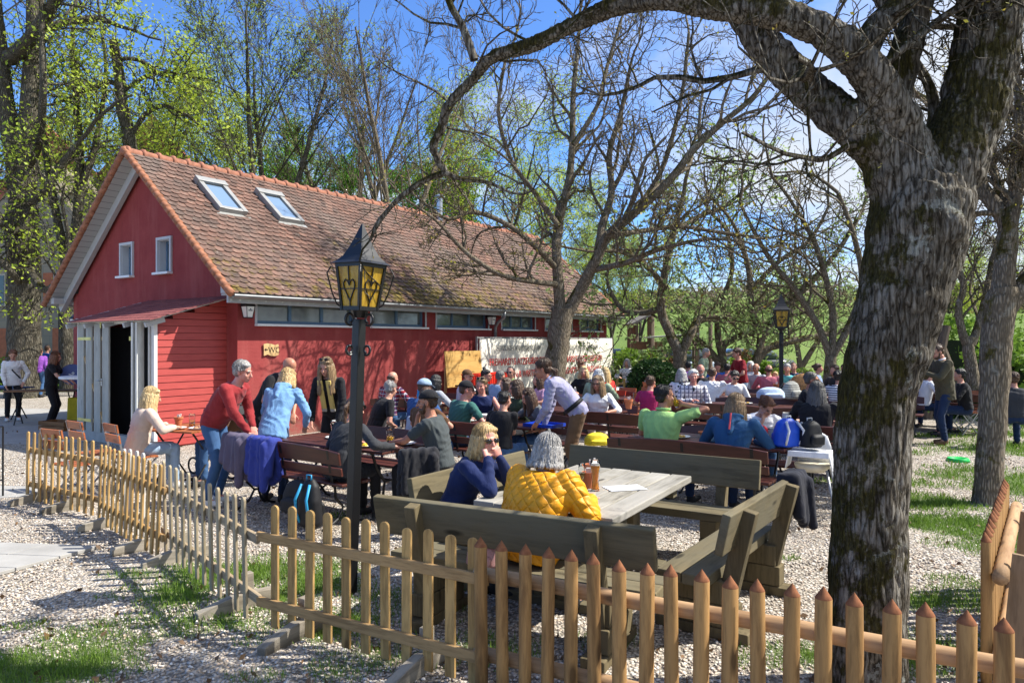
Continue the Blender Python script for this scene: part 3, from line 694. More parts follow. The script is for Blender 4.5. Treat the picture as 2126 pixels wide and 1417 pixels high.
    of=np.array([(0,1,4),(1,2,4),(2,3,4),(3,0,4),(1,0,5),(2,1,5),(3,2,5),(0,3,5)],dtype=np.int32)
    s=rg.uniform(.006,.0165,(N,1)); an=rg.random(N)*2*PI; asp=rg.uniform(.55,1,(N,1)); fl=rg.uniform(.4,.75,(N,1))
    P=oc[None]*np.stack([s,s*asp,s*fl],2).reshape(N,1,3); P=P+rg.normal(0,.0018,P.shape)
    ca,sa=np.cos(an)[:,None],np.sin(an)[:,None]; X=P[...,0]*ca-P[...,1]*sa; Y=P[...,0]*sa+P[...,1]*ca
    V=np.stack([X+xx[:,None],Y+yy[:,None],P[...,2]+.004],2).reshape(-1,3)
    F=(of[None]+(np.arange(N)*6)[:,None,None]).reshape(-1,3)
    t=NT('pebbles'); a_=t.n('ShaderNodeAttribute'); a_.attribute_name='rnd'
    t.base(t.ramp(a_.outputs['Fac'],[(0,(.20,.17,.15)),(.25,(.42,.36,.30)),(.55,(.60,.55,.48)),(.8,(.56,.42,.31)),(1,(.84,.82,.77))])); t.rough(.8,.2)
    me=arrmesh('gravel',V,F,[t.m],nv=3,smooth=True)
    a=me.attributes.new('rnd','FLOAT','FACE'); a.data.foreach_set('value',np.repeat(rg.random(N),8))
    tag(meshobj('gravel',me),'loose pale gravel stones covering the terrace','gravel',kind='stuff')
    lf=rg.random((1500,2)); ly=3.3+lf[:,0]**1.2*13; lx=(lf[:,1]*2-1)*.76*ly
    tag(meshobj('fallen_leaves',leaves_mesh('fallen_leaves',np.stack([lx,ly,np.full(1500,.018)],1).astype(np.float32),leaf_mat('dry fallen leaves',(.20,.11,.05),(.10,.06,.03),.1),1,.024,.003,rg)),'dry brown leaves and catkins lying on the gravel','leaf litter',kind='stuff')
    # grass blades
    rnd=random.Random(5); bl=[]
    def area(n,y0,y1,k,h):
        c=0
        for _ in range(n*12):
            y=y0+(y1-y0)*rnd.random(); x=(rnd.random()*2-1)*.78*y
            d=grass_d(x,y)
            if d>.22 and rnd.random()<d*k: bl.append((x,y,h*rnd.uniform(.4,1.15)*(.5+.6*d))); c+=1
            if c>=n: break
    area(26000,3.2,8.5,1,.065); area(16000,8,18,1,.085); area(5000,18,32,1,.12)
    B=np.array(bl,dtype=np.float32); n=len(B); an=rg.random(n)*2*PI; le=rg.normal(0,.4,(n,2))*B[:,2:3]
    w=np.clip(B[:,1:2]*.0006,.0022,.02); dx=np.stack([np.cos(an),np.sin(an)],1)*w
    p0=np.concatenate([B[:,:2]-dx,np.zeros((n,1))],1); p1=np.concatenate([B[:,:2]+dx,np.zeros((n,1))],1)
    p2=np.concatenate([B[:,:2]+dx*.6+le*.45,B[:,2:3]*.6],1); p3=np.concatenate([B[:,:2]-dx*.6+le*.45,B[:,2:3]*.6],1); p4=np.concatenate([B[:,:2]+le,B[:,2:3]],1)
    V=np.stack([p0,p1,p2,p3,p4,p4+.0005],1).reshape(-1,3); b=(np.arange(n)*6)[:,None]
    F=np.concatenate([b+np.array([[0,1,2,3]]),b+np.array([[3,2,5,4]])],0)
    gm=leaf_mat('grass blades',(.10,.20,.02),(.19,.30,.045),.35)
    me=arrmesh('grass',V,F,[gm]); a=me.attributes.new('rnd','FLOAT','FACE'); q=rg.random(n); a.data.foreach_set('value',np.concatenate([q,q])[:len(me.polygons)])
    tag(meshobj('grass',me),'fresh green grass growing in patches through the gravel','grass',kind='stuff')
    # paving at the left
    cm=plain('grey concrete paving',(.33,.32,.30),.85,.2,2.5,.15,.4,30)
    mb=MB(); 
    for poly in ([(0,868),(60,872),(200,902),(190,912),(0,880)],): pass
    A0,A1=gnd(-300,868),gnd(200,862); 
    mb.prism([(-16,13.3),(-8.3,13.2),(-7.2,14.4),(-7.2,19),(-16,20.5)],0,.006+.0)
    tag(mb.build('concrete_path',cm),kind='structure')
    mb=MB(); mb.prism([(-9,8.2),(-5.9,8.75),(-5.75,9.35),(-9,9.6)],0,.008); tag(mb.build('gravel_path',cm),kind='structure')
    mb=MB(); sl=NT('slabs'); 
    ex=Vector((1,-.12,0)).normalized(); ey=Vector((.5,1,0)).normalized(); o=gnd(85,1172)
    for i in range(4):
        for j in range(3):
            c=o-ex*(.27+i*.5)+ey*(-.36+j*.36); M=Matrix((ex,ey,Vector((0,0,1)))).transposed()
            mb.box(c+Vector((0,0,.012)),(.49,.35,.03),M)
    tag(mb.build('slab_path',cm,bevel=.004),kind='structure')
def build_sky():
    w=bpy.data.worlds.new('World'); sc.world=w; w.use_nodes=True; nt=w.node_tree; nt.nodes.clear()
    N=nt.nodes.new; L=nt.links.new
    out=N('ShaderNodeOutputWorld'); bg=N('ShaderNodeBackground'); sky=N('ShaderNodeTexSky'); sky.sky_type='NISHITA'; sky.sun_disc=False
    sky.sun_elevation=R(SUN_EL); sky.sun_rotation=R(90-SUN_AZ); sky.altitude=400; sky.air_density=1.0; sky.dust_density=.6; sky.ozone_density=2.0
    tc=N('ShaderNodeTexCoord'); sep=N('ShaderNodeSeparateXYZ'); L(tc.outputs['Generated'],sep.inputs[0])
    # project direction on a cloud layer
    ad=N('ShaderNodeMath'); ad.operation='ADD'; ad.inputs[1].default_value=.16; L(sep.outputs['Z'],ad.inputs[0])
    mxm=N('ShaderNodeMath'); mxm.operation='MAXIMUM'; mxm.inputs[1].default_value=.05; L(ad.outputs[0],mxm.inputs[0])
    dv=N('ShaderNodeVectorMath'); dv.operation='DIVIDE'; cb=N('ShaderNodeCombineXYZ')
    for k in range(3): L(mxm.outputs[0],cb.inputs[k])
    L(tc.outputs['Generated'],dv.inputs[0]); L(cb.outputs[0],dv.inputs[1])
    mp=N('ShaderNodeMapping'); mp.inputs['Location'].default_value=(1.3,4.2,0); mp.inputs['Scale'].default_value=(.75,.75,.2); L(dv.outputs[0],mp.inputs['Vector'])
    n1=N('ShaderNodeTexNoise'); n1.inputs['Scale'].default_value=.9; n1.inputs['Detail'].default_value=9; n1.inputs['Roughness'].default_value=.58; n1.inputs['Distortion'].default_value=.35; L(mp.outputs[0],n1.inputs['Vector'])
    # more cloud toward the right of the view, where the photograph has it
    mm=N('ShaderNodeMath'); mm.operation='MULTIPLY_ADD'; mm.inputs[1].default_value=.17; L(sep.outputs['X'],mm.inputs[0]); L(n1.outputs['Fac'],mm.inputs[2])
    rp=N('ShaderNodeValToRGB'); rp.color_ramp.elements[0].position=.475; rp.color_ramp.elements[1].position=.63; rp.color_ramp.elements[1].color=(.92,.92,.92,1); L(mm.outputs[0],rp.inputs[0])
    mx=N('ShaderNodeMix'); mx.data_type='RGBA'; L(rp.outputs[0],mx.inputs[0])
    tint=N('ShaderNodeMix'); tint.data_type='RGBA'; tint.blend_type='MULTIPLY'; tint.inputs[0].default_value=1; tint.inputs[7].default_value=(.72,1.06,1.58,1); L(sky.outputs[0],tint.inputs[6])
    L(tint.outputs[2],mx.inputs[6]); mx.inputs[7].default_value=(5.4,5.7,6.1,1)
    L(mx.outputs[2],bg.inputs[0]); bg.inputs[1].default_value=SKY; L(bg.outputs[0],out.inputs[0])
    sd=bpy.data.lights.new('sun','SUN'); sd.energy=SUN; sd.angle=R(.53); sd.color=(1,.955,.87)
    so=bpy.data.objects.new('sun',sd); col.objects.link(so)
    d=Vector((math.cos(R(SUN_EL))*math.cos(R(SUN_AZ)),math.cos(R(SUN_EL))*math.sin(R(SUN_AZ)),math.sin(R(SUN_EL))))
    so.rotation_euler=d.to_track_quat('Z','Y').to_euler(); so.location=(0,0,30)
# ---------------------------------------------------------------- the red house
HC0=Vector((-5.13,13.5,0)); D1=Vector((.5735,.819,0)); D2=Vector((-.819,.5735,0))   # front right corner; along the long wall; along the gable
HA=math.atan2(D1.y,D1.x)
def build_house():
    # local frame: x along the long wall (away), y = along gable (left), z up
    t=thing('red_house','long red rendered house with tiled saddle roof and white framed gable windows','house',HC0,HA)
    red=NT('red render'); v=red.coord()
    br=red.n('ShaderNodeTexBrick'); br.inputs['Scale'].default_value=1; br.inputs['Brick Width'].default_value=.24; br.inputs['Row Height'].default_value=.075; br.inputs['Mortar Size'].default_value=.006
    rv=red.coord(rot=(R(90),0,0)); red.l(rv,br.inputs['Vector'])
    n=red.noise(2.2,v,5,.6); n2=red.noise(24,v,4)
    cc=red.ramp(n,[(.3,(.25,.041,.040)),(.7,(.31,.059,.056))]); cc=red.mix(red.ramp(n2,[(.45,0),(.8,.25)]),cc,(.20,.04,.04))
    st_=red.noise(1.6,red.coord((1.6,1.6,.25)),5,.65); cc=red.mix(red.ramp(st_,[(.50,0),(.68,.35)]),cc,(.40,.13,.11)); cc=red.mix(red.ramp(st_,[(.30,.35),(.42,0)]),cc,(.15,.035,.033))
    sz_=red.n('ShaderNodeSeparateXYZ'); red.l(v,sz_.inputs[0]); dm=red.math('SUBTRACT',red.math('ADD',red.noise(5,v,5,.7),.12),red.math('MULTIPLY',sz_.outputs['Z'],.9)); cc=red.mix(red.ramp(dm,[(.35,0),(.6,.6)]),cc,(.23,.16,.12))
    red.base(cc); red.rough(.85,.2); red.bump(red.math('ADD',red.math('MULTIPLY',br.outputs['Fac'],-.6),n2),.35,.01)
    trim=plain('grey painted timber',(.42,.43,.43),.6,.3,5,.06); white=plain('white sheet metal sill',(.75,.75,.75),.4,.4,4,.03)
    reveal=plain('pale grey window surround',(.50,.52,.54),.7,.3,4,.05); blue=plain('blue grey window frame',(.10,.18,.27),.45,.4,5,.08)
    W,Ln=6.5,14.8; ez=3.0; rz=5.72; mid=W/2
    slope=(rz-ez)/(mid)
    # walls built of panels round the window openings
    wins=[(.42,2.92),(3.42,5.22),(6.0-.35,8.05-.25),(8.45,10.15),(10.75,12.35),(12.9,14.35)]
    z0,z1=2.22,2.72; th=.24
    mb=MB()
    def wallbox(x0,x1,za,zb): mb.box(((x0+x1)/2,th/2,(za+zb)/2),(x1-x0,th,zb-za))
    wallbox(0,Ln,-.02,z0)
    xs=[0]+[q for w in wins for q in w]+[Ln]
    for i in range(0,len(xs),2): wallbox(xs[i],xs[i+1],z0+.001,z1-.001)
    wallbox(0,Ln,z1,ez)
    mb.box((Ln/2,W-th/2,ez/2),(Ln,th,ez))
    # gable walls with two window holes, polygon strips
    gw=[(2.27,2.72),(3.78,4.23)]; gz0,gz1=3.30,3.98
    def gable(x,holes):
        def zt(y): return ez+(min(y,W-y))*slope-.02
        ys=sorted(set([th+.0005,mid,W-th-.0005]+([q for w in gw for q in w] if holes else [])))
        for a,b in zip(ys[:-1],ys[1:]):
            hole=holes and any(abs(a-w[0])<1e-3 for w in gw)
            def strip(za,zb0,zb1):
                vs=[(x,a,za),(x,b,za),(x,b,zb1),(x,a,zb0),(x+th,a,za),(x+th,b,za),(x+th,b,zb1),(x+th,a,zb0)]
                mb.add(vs,[(3,2,1,0),(4,5,6,7),(0,1,5,4),(1,2,6,5),(2,3,7,6),(3,0,4,7)])
            if hole: strip(-.02,gz0,gz0); strip(gz1,zt(a),zt(b))
            else: strip(-.02,zt(a),zt(b))
        for y0,y1 in ((0,th),(W-th,W)):
            pass
    gable(0.002,True); gable(Ln-th-.002,False)
    mb.build('wall',red.m,t)
    # dark interior blocker so that windows do not show through
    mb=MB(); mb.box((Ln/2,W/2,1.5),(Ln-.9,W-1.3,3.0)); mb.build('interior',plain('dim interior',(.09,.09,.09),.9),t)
    glass=NT('window glass with painted reflections'); glass.base((.20,.25,.22)); glass.rough(.06,.8); 
    gn=glass.noise(1.2,glass.coord(),3); glass.base(glass.ramp(gn,[(.4,(.10,.12,.12)),(.7,(.27,.31,.28))])); glass=glass.m  # noise in the pane colour stands in for reflections of trees
    def winx(x0,x1,panes,za=z0,zb=z1):
        f=MB(); y=.12
        f.box(((x0+x1)/2,y,zb-.03),(x1-x0,.06,.06)); f.box(((x0+x1)/2,y,za+.03),(x1-x0,.06,.06))
        for i in range(panes+1):
            xx=x0+.03+(x1-x0-.06)*i/panes; f.box((xx,y,(za+zb)/2),(.07,.058,zb-za-.122))
        w=f.build('window',blue,t,bevel=.004)
        g=MB(); g.box(((x0+x1)/2,y+.012,(za+zb)/2),(x1-x0-.05,.02,zb-za-.1)); g.build('pane',glass,w)
        s=MB(); s.box(((x0+x1)/2,-.02,za-.025),(x1-x0+.10,.14,.045)); s.build('sill',white,w,bevel=.005)
        
        for xx in (x0-.02,x1+.02): r=MB(); r.box((xx,-.004,(za+zb)/2),(.05,.012,zb-za+.01)); r.build('surround',reveal,w)
    for (a,b),p in zip(wins,(3,2,3,3,3,2)): winx(a,b,p)
    # vent hatch low in the wall
    f=MB(); 
    for d in ((8.62,1.93,.60,.05),(8.62,1.60,.60,.05)): f.box((d[0],-.012,d[1]),(d[2],.03,d[3]))
    for xx in (8.32,8.92): f.box((xx,-.012,1.765),(.05,.03,.28))
    w=f.build('window',white,t); g=MB(); g.box((8.62,-.006,1.765),(.54,.01,.28)); g.build('pane',glass,w)
    for a,b in gw:
        f=MB(); yy=(a+b)/2
        f.box((-.015,yy,gz1+.025),(.05,b-a+.12,.055)); 
        for q in (a-.028,b+.028): f.box((-.015,q,(gz0+gz1)/2),(.05,.055,gz1-gz0))
        w=f.build('window',reveal,t); s=MB(); s.box((-.05,yy,gz0-.02),(.14,b-a+.14,.045)); s.build('sill',white,w)
        f=MB(); x=.17
        for q in (a+.03,b-.03): f.box((x,q,(gz0+gz1)/2),(.05,.06,gz1-gz0))
        for zz in (gz0+.03,gz1-.03): f.box((x,yy,zz),(.048,b-a-.12,.06))
        f.build('frame',blue,w)
        f=MB(); 
        for q in (a+.006,b-.006): f.box((.10,q,(gz0+gz1)/2),(.20,.012,gz1-gz0-.03))
        for zz in (gz0+.008,gz1-.008): f.box((.10,yy,zz),(.199,b-a-.002,.014))
        f.build('reveal',reveal,w); g=MB(); g.box((x+.01,yy,(gz0+gz1)/2),(.02,b-a-.1,gz1-gz0-.1)); g.build('pane',glass,w)
    # tall blue window at the left of the gable, behind the porch
    f=MB(); ya,yb,za,zb=5.55,6.15,.95,2.35
    for q in (ya,yb): f.box((-.02,q,(za+zb)/2),(.05,.07,zb-za))
    f.box((-.02,(ya+yb)/2,zb+.03),(.05,yb-ya+.3,.06)); w=f.build('window',reveal,t)
    f=MB(); 
    for q in (ya+.07,yb-.07): f.box((-.012,q,(za+zb)/2),(.05,.06,zb-za-.01))
    f.box((-.012,(ya+yb)/2,(za+zb)/2),(.05,.44,.06)); f.build('frame',blue,w); g=MB(); g.box((-.006,(ya+yb)/2,(za+zb)/2),(.02,.5,zb-za-.02)); g.build('pane',plain('blue window board',(.05,.16,.33),.5),w)
    # roof: boards, rafters, barge boards
    ov=.42; ev=.42; sl=math.atan(slope); cs,sn=math.cos(sl),math.sin(sl)
    rl=Ln+2*ov; L=(mid+ev)/cs
    def rp(x,s,h,side=1):  # s along the slope from the eave, h above the deck
        y=-ev+s*cs-h*sn; z=ez-ev*slope+s*sn+h*cs+.10
        return Vector((x,y if side==1 else W-y,z))
    deck=MB(); 
    for side in (1,-1):
        a=[rp(-ov,0,-.05,side),rp(Ln+ov,0,-.05,side),rp(Ln+ov,L,-.05,side),rp(-ov,L,-.05,side)]; b=[rp(-ov,0,0,side),rp(Ln+ov,0,0,side),rp(Ln+ov,L,0,side),rp(-ov,L,0,side)]
        deck.add(a+b,[(3,2,1,0),(4,5,6,7),(0,1,5,4),(1,2,6,5),(2,3,7,6),(3,0,4,7)])
    bd=NT('grey soffit boards'); sx=bd.n('ShaderNodeSeparateXYZ'); bd.l(bd.coord(),sx.inputs[0]); fr=bd.math('FRACT',bd.math('MULTIPLY',sx.outputs['Z'],9)); ln=bd.math('LESS_THAN',fr,.08)
    bd.base(bd.mix(ln,(.40,.41,.40),(.16,.16,.16))); bd.rough(.7); bd.bump(ln,-.5,.01)
    roof=deck.build('roof',bd.m,t)
    tr=MB()
    for x in (-ov+.30,):
        for side in (1,-1):
            p,q=rp(x,.0,-.14,side),rp(x,L-.1,-.14,side); tr.bar(p,q,.10,.17)
    for side in (1,-1):
        for z_ in (0,): tr.bar(rp(-ov+.02,.25,-.11,side),rp(.3,.25,-.11,side),.16,.14)
    # fascia under the eaves
    tr.bar(rp(-ov,.03,-.12,1),rp(Ln+ov,.03,-.12,1),.05,.20); tr.bar(rp(-ov+.1,.22,-.20,1),rp(Ln+ov,.22,-.20,1),.30,.03)
    tr.build('rafter',trim,roof)
    # tiles: rows of round-ended flat tiles on both slopes
    tw,ex_,tl=.185,.165,.30; V=[];F=[];A=[]
    tf=MB()
    outline=[(-.088,.30),(-.088,.05),(-.06,.015),(-.02,0),(.02,0),(.06,.015),(.088,.05),(.088,.30)]
    rg=random.Random(3); nrow=int((L-.05)/ex_)
    vs=[];fs=[];rn=[]
    for side in (1,-1):
        for j in range(nrow+1):
            s0=j*ex_-.06
            ncol=int(rl/tw); off=(j%2)*.5*tw
            for i in range(ncol+1):
                xc=-ov+i*tw+off+.05
                if xc>Ln+ov-.05: continue
                if side==1 and any(x0-.02<xc<x1+.02 and sa-.05<s0+.12<sb for x0,x1,sa,sb in ((.74,1.36,2.85,4.0),(2.22,2.90,2.85,4.0))): continue
                k=len(vs); lift=rg.uniform(0,.008); tilt=rg.uniform(-.012,.012)
                q=.5 if side==1 else .8
                for h0 in (0,.016):
                    for ox,oy in outline:
                        hh=.035*(1-oy/.30)+.006+h0+lift; vs.append(rp(xc+ox+tilt*oy,s0+min(oy,L-s0),hh,side))
                n=len(outline); fs.append(tuple(range(k+n,k+2*n)) if side==1 else tuple(range(k+2*n-1,k+n-1,-1))); rn.append(rg.random())
                c=rn[-1]
                for a in range(1,6): fs.append((k+a,k+a+1,k+n+a+1,k+n+a) if side==1 else (k+n+a,k+n+a+1,k+a+1,k+a)); rn.append(c)
    tm=NT('weathered clay roof tiles'); a_=tm.n('ShaderNodeAttribute'); a_.attribute_name='rnd'; v=tm.coord()
    cc=tm.ramp(a_.outputs['Fac'],[(0,(.10,.062,.050)),(.35,(.145,.083,.064)),(.7,(.18,.098,.074)),(1,(.23,.128,.095))])
    big=tm.noise(.55,v,5,.65); cc=tm.mix(tm.ramp(big,[(.38,0),(.62,.75)]),cc,(.14,.11,.095))
    dirt=tm.noise(5,v,6,.75); cc=tm.mix(tm.ramp(dirt,[(.5,0),(.66,.75)]),cc,(.05,.04,.035)); lich=tm.noise(13,v,4,.7); cc=tm.mix(tm.ramp(lich,[(.60,0),(.7,.6)]),cc,(.38,.33,.27))
    sx=tm.n('ShaderNodeSeparateXYZ'); tm.l(v,sx.inputs[0])
    mm=tm.math('ADD',tm.noise(3.4,v,6,.75),tm.math('MULTIPLY',tm.math('SUBTRACT',3.9,sx.outputs['Z']),.10)); xr=tm.ramp(tm.math('MULTIPLY',sx.outputs['X'],.1),[(.15,0),(.35,.08),(.7,.06),(1,0)])
    mm=tm.math('ADD',mm,xr)
    cc=tm.mix(tm.ramp(mm,[(.60,0),(.70,.8)]),cc,tm.ramp(lich,[(.4,(.06,.05,.012)),(.6,(.19,.14,.022))]))
    tm.base(cc); tm.rough(.88,.2); tm.bump(dirt,.5,.01)
    me=bpy.data.meshes.new('roof_tiles'); me.from_pydata([tuple(q) for q in vs],[],fs); me.materials.append(tm.m); at_=me.attributes.new('rnd','FLOAT','FACE'); at_.data.foreach_set('value',rn)
    meshobj('roof_tiles',me,roof)
    red2=plain('brick red ridge tiles',(.33,.145,.095),.8,.25,9,.3,.3,30)
    rt=MB()
    zr=rp(0,L,0).z
    for i in range(int(rl/.33)+1):
        x=-ov+i*.33; 
        if x+.3>Ln+ov+.1: break
        pts=[Vector((x,mid,zr+.0)),Vector((x+.04,mid,zr+.0)),Vector((x+.045,mid,zr-.012)),Vector((x+.36,mid,zr-.022))]
        rt.tube(pts,[.125,.125,.108,.098],10)
    rt.build('ridge_tiles',red2,roof,True)
    vt=MB()
    for side in (1,-1):
        n=int(L/.18)
        for x in (-ov-.03,Ln+ov+.03):
            vt=MB()
            for i in range(n+1):
                s0=i*.18-.05; vt.tube([rp(x,s0,.03,side),rp(x,s0+.24,.005,side)],[.075,.06],8)
            vt.build('verge_tiles',plain('orange verge tiles',(.31,.135,.078),.75,.25,9,.35,.3,30),roof,True)
    # roof windows
    for x0 in (.76,2.27):
        x1=x0+.58; sa,sb=2.82,3.98
        f=MB()
        def fb(xa,xb,s_a,s_b,h0,h1):
            a=[rp(xa,s_a,h0),rp(xb,s_a,h0),rp(xb,s_b,h0),rp(xa,s_b,h0),rp(xa,s_a,h1),rp(xb,s_a,h1),rp(xb,s_b,h1),rp(xa,s_b,h1)]
            f.add(a,[(3,2,1,0),(4,5,6,7),(0,1,5,4),(1,2,6,5),(2,3,7,6),(3,0,4,7)])
        fb(x0-.05,x0+.06,sa,sb,0,.15); fb(x1-.06,x1+.05,sa,sb,0,.15); fb(x0+.061,x1-.061,sa,sa+.10,0,.14); fb(x0-.07,x1+.07,sb-.16,sb+.02,.002,.18); fb(x0-.12,x1+.12,sa-.16,sa-.002,.03,.045)
        w=f.build('skylight',plain('grey metal cladding',(.30,.30,.29),.45,.5,6,.1,metal=.2),roof,bevel=.006)
        f=MB(); fb(x0+.10,x1-.10,sa+.13,sb-.20,0,.115); 
        g=NT('skylight glass'); g.base((.16,.24,.36)); g.rough(.12,.9); f.build('pane',g.m,w)
    # gutter, downpipe, chimney
    zc=plain('zinc gutter',(.26,.27,.28),.4,.5,5,.15,metal=.5)
    g=MB(); gy=rp(0,0,0); n=9; ring=[]
    for k in range(n):
        a=PI+PI*k/(n-1); ring.append((math.cos(a)*.065,math.sin(a)*.065))
    vs=[];fs=[]
    for xx in (-ov,Ln+ov):
        for rr in (1,.9):
            for y,z in ring: vs.append((xx,gy.y-.06+y*rr,gy.z-.03+z*rr))
    for i in range(n-1): fs+= [(i,i+1,2*n+i+1,2*n+i),(n+i+1,n+i,3*n+i,3*n+i+1)]
    fs+=[(0,2*n,3*n,n),(n-1,2*n-1,4*n-1,3*n-1)]; g.add(vs,fs); g.build('gutter',zc,roof,True)
    g=MB(); xd=7.75+.35
    g.tube([(xd-.2,gy.y-.06,gy.z-.08),(xd-.2,gy.y-.06,gy.z-.22),(xd-.12,-.20,gy.z-.36),(xd-.1,-.10,gy.z-.50),(xd-.1,-.09,.0)],.045,10); g.build('downpipe',zc,t,True)
    g=MB(); c=rp(9.3,L-.25,0); g.tube([c-Vector((0,0,.3)),c+Vector((0,0,.72))],.10,14); g.tube([c+Vector((0,0,.76)),c+Vector((0,0,.80)),c+Vector((0,0,.86))],[.17,.17,.03],14); g.tube([c+Vector((0,0,.70)),c+Vector((0,0,.77))],.04,8); g.build('chimney',plain('stainless flue',(.5,.52,.54),.3,.6,4,.05,metal=.8),roof)
    # porch of red boards with lattice doors and shingle lean-to
    p=thing('porch','red boarded porch with open pale slatted doors and shingled lean-to roof','porch',HC0,HA)
    bm=NT('red weatherboards'); sx=bm.n('ShaderNodeSeparateXYZ'); bm.l(bm.coord(),sx.inputs[0]); n=bm.noise(8,bm.coord((.4,.4,3)),4)
    bm.base(bm.ramp(n,[(.3,(.33,.045,.04)),(.7,(.42,.065,.055))])); bm.rough(.5,.4); bm=bm.m
    y0,y1=.34,3.0; x0=-1.42
    b=MB(); k=0; z=.03
    while z<2.60:
        x_a=x0+.04; zt=min(z+.128,2.62)
        # board clipped under the sloping roof
        hroof=lambda x: 2.30+(x-x0)*.30
        xa=x_a
        if hroof(x_a)<zt: xa=min(-.01,x0+(zt-2.30)/.30+.0)
        if xa<-.05:
            b.box(((xa+0)/2,y0+.012,z+.062),(-xa,.022,.116),(R(-5),0,0))
        z+=.125
    b.box(((x0+.04)/2,y0+.035,1.12),(-(x0+.04),.02,2.24))
    b.build('wall',bm,p); b=MB(); b.box((x0/2,y1-.02,1.15),(-x0-.1,.04,2.3)); b.build('side_wall',bm,p)
    wp=plain('white painted post',(.66,.66,.64),.5,.3,6,.08)
    b=MB(); b.box((x0+.02,y0+.0,1.15),(.06,.09,2.3)); b.box((x0+.02,y0+.13,1.15),(.06,.05,2.26)); b.box((x0,y1+.0,1.13),(.08,.06,2.26)); b.box((x0+.01,(y0+y1)/2,2.24),(.06,y1-y0,.08)); b.build('door_frame',wp,p)
    b=MB(); b.box((x0+.5,(y0+y1)/2+.3,1.1),(.02,y1-y0-.4,2.1)); b.build('doorway_shade_sheet',plain('painted doorway shade',(.006,.006,.006),.9),p)  # added black sheet; its colour stands for the shade inside the doorway
    # roof
    b=MB(); s2=R(16.7)
    b.box((-.72,(y0+y1)/2,2.50),(1.78,y1-y0+.42,.03),(0,-s2,0)); pr=b.build('roof',plain('pale roof edge',(.42,.42,.41),.6),p)
    b=MB(); rg=random.Random(2)
    for j in range(11):
        for i in range(22):
            xx=-1.60+j*.165; yy=y0-.24+i*.138+(.069 if j%2 else 0); zz=2.50+(xx+.72)*math.tan(s2)+.028+.008
            if yy>y1+.22 or xx>.02: continue
            b.box((xx+.06,yy,zz),(.20,.130,.012),(0,-s2+.05,0))
    sm=NT('dark red shingles'); nn=sm.noise(20,sm.coord(),4); oi=sm.noise(4,sm.coord(),2); sm.base(sm.ramp(oi,[(.3,(.19,.06,.06)),(.7,(.28,.10,.09))])); sm.rough(.9,.15); sm.bump(nn,.4,.005)
    b.build('shingles',sm.m,pr)
    b=MB()
    for i in range(5): b.box((-1.45,y0-.1+i*.72,2.21),(.35,.06,.08),(0,-s2,0))
    b.build('rafter',plain('grey painted timber',(.42,.43,.43)),pr)
    # left door of four slats, closed over the left half; right door folded open edge-on
    sl=wood('white slat with painted shade',(.43,.44,.40),(.36,.37,.33),'Z',.7,8,.2); br=wood('new pine batten',(.62,.42,.2),(.45,.28,.12),'Y',.7,8,.2); yb=plain('zinc yellow hinge',(.62,.55,.18),.4,.5,metal=.5)  # door planks are white; the grey puts their shade into the colour
    d=MB()
    for i,y in enumerate((2.86,2.54,2.22,1.90)): d.box((x0-.04-.00*i,y,1.17),(.03,.235,2.08))
    dr=d.build('door',sl,p)
    d=MB(); d.box((x0-.015,2.45,1.93),(.02,.95,.07)); d.bar((x0-.012,2.85,1.75),(x0-.012,1.95,.3),.02,.08,(1,0,0)); d.box((x0-.015,2.45,.38),(.02,.95,.07)); d.build('brace',br,dr)
    d=MB(); d.box((x0-.062,2.70,1.93),(.006,.52,.055)); d.build('hinge',yb,dr); d=MB(); d.box((x0-.062,2.70,.38),(.006,.52,.055)); d.build('hinge',yb,dr); d=MB(); d.box((x0-.06,2.07,2.2),(.01,.04,.14)); d.build('latch',yb,dr)
    d=MB(); d.box((x0-.062,2.03,1.12),(.008,.05,.13)); d.tube([(x0-.06,2.03,1.15),(x0-.11,2.03,1.15),(x0-.11,2.10,1.15)],.009,6); d.build('handle',M_STEEL(),dr)
    d=MB()
    d.box((x0-.13,y0+.33,1.17),(.22,.03,2.08),(0,0,R(28))); d.box((x0-.12,y0+.22,1.17),(.20,.03,2.08),(0,0,R(28)))
    d2=d.build('door',wood('white painted slat',(.66,.67,.64),(.55,.56,.52),'Z',.7,8,.2),p)
    d=MB(); d.box((x0-.13,y0+.37,1.93),(.26,.03,.07),(0,0,R(28))); d.build('hinge',yb,d2)
    b=MB(); b.box((x0+.0,(y0+y1)/2+.0,.09),(.12,y1-y0,.18)); b.build('threshold',plain('grey plinth',(.35,.35,.33),.8),p)
    b=MB(); b.box((x0/2-.0,y1+.04,.2),(-x0-.1,.03,.4)); b.build('plinth',plain('grey plinth',(.35,.35,.33),.8),p)
    return t
def lettering(txt,size,name,mat,parent,loc,rot,sx=1.0,ext=.002,align='CENTER'):
    cu=bpy.data.curves.new(name,'FONT'); cu.body=txt; cu.size=size; cu.extrude=ext; cu.align_x=align; cu.resolution_u=3; cu.offset=.0015 if size>.18 else 0
    o=bpy.data.objects.new(name,cu); col.objects.link(o); dg=bpy.context.evaluated_depsgraph_get()
    me=bpy.data.meshes.new_from_object(o.evaluated_get(dg)); bpy.data.objects.remove(o); bpy.data.curves.remove(cu); me.materials.clear(); me.materials.append(mat)
    q=meshobj(name,me,parent); q.location=loc; q.rotation_euler=rot; q.scale=(sx,1,1); return q
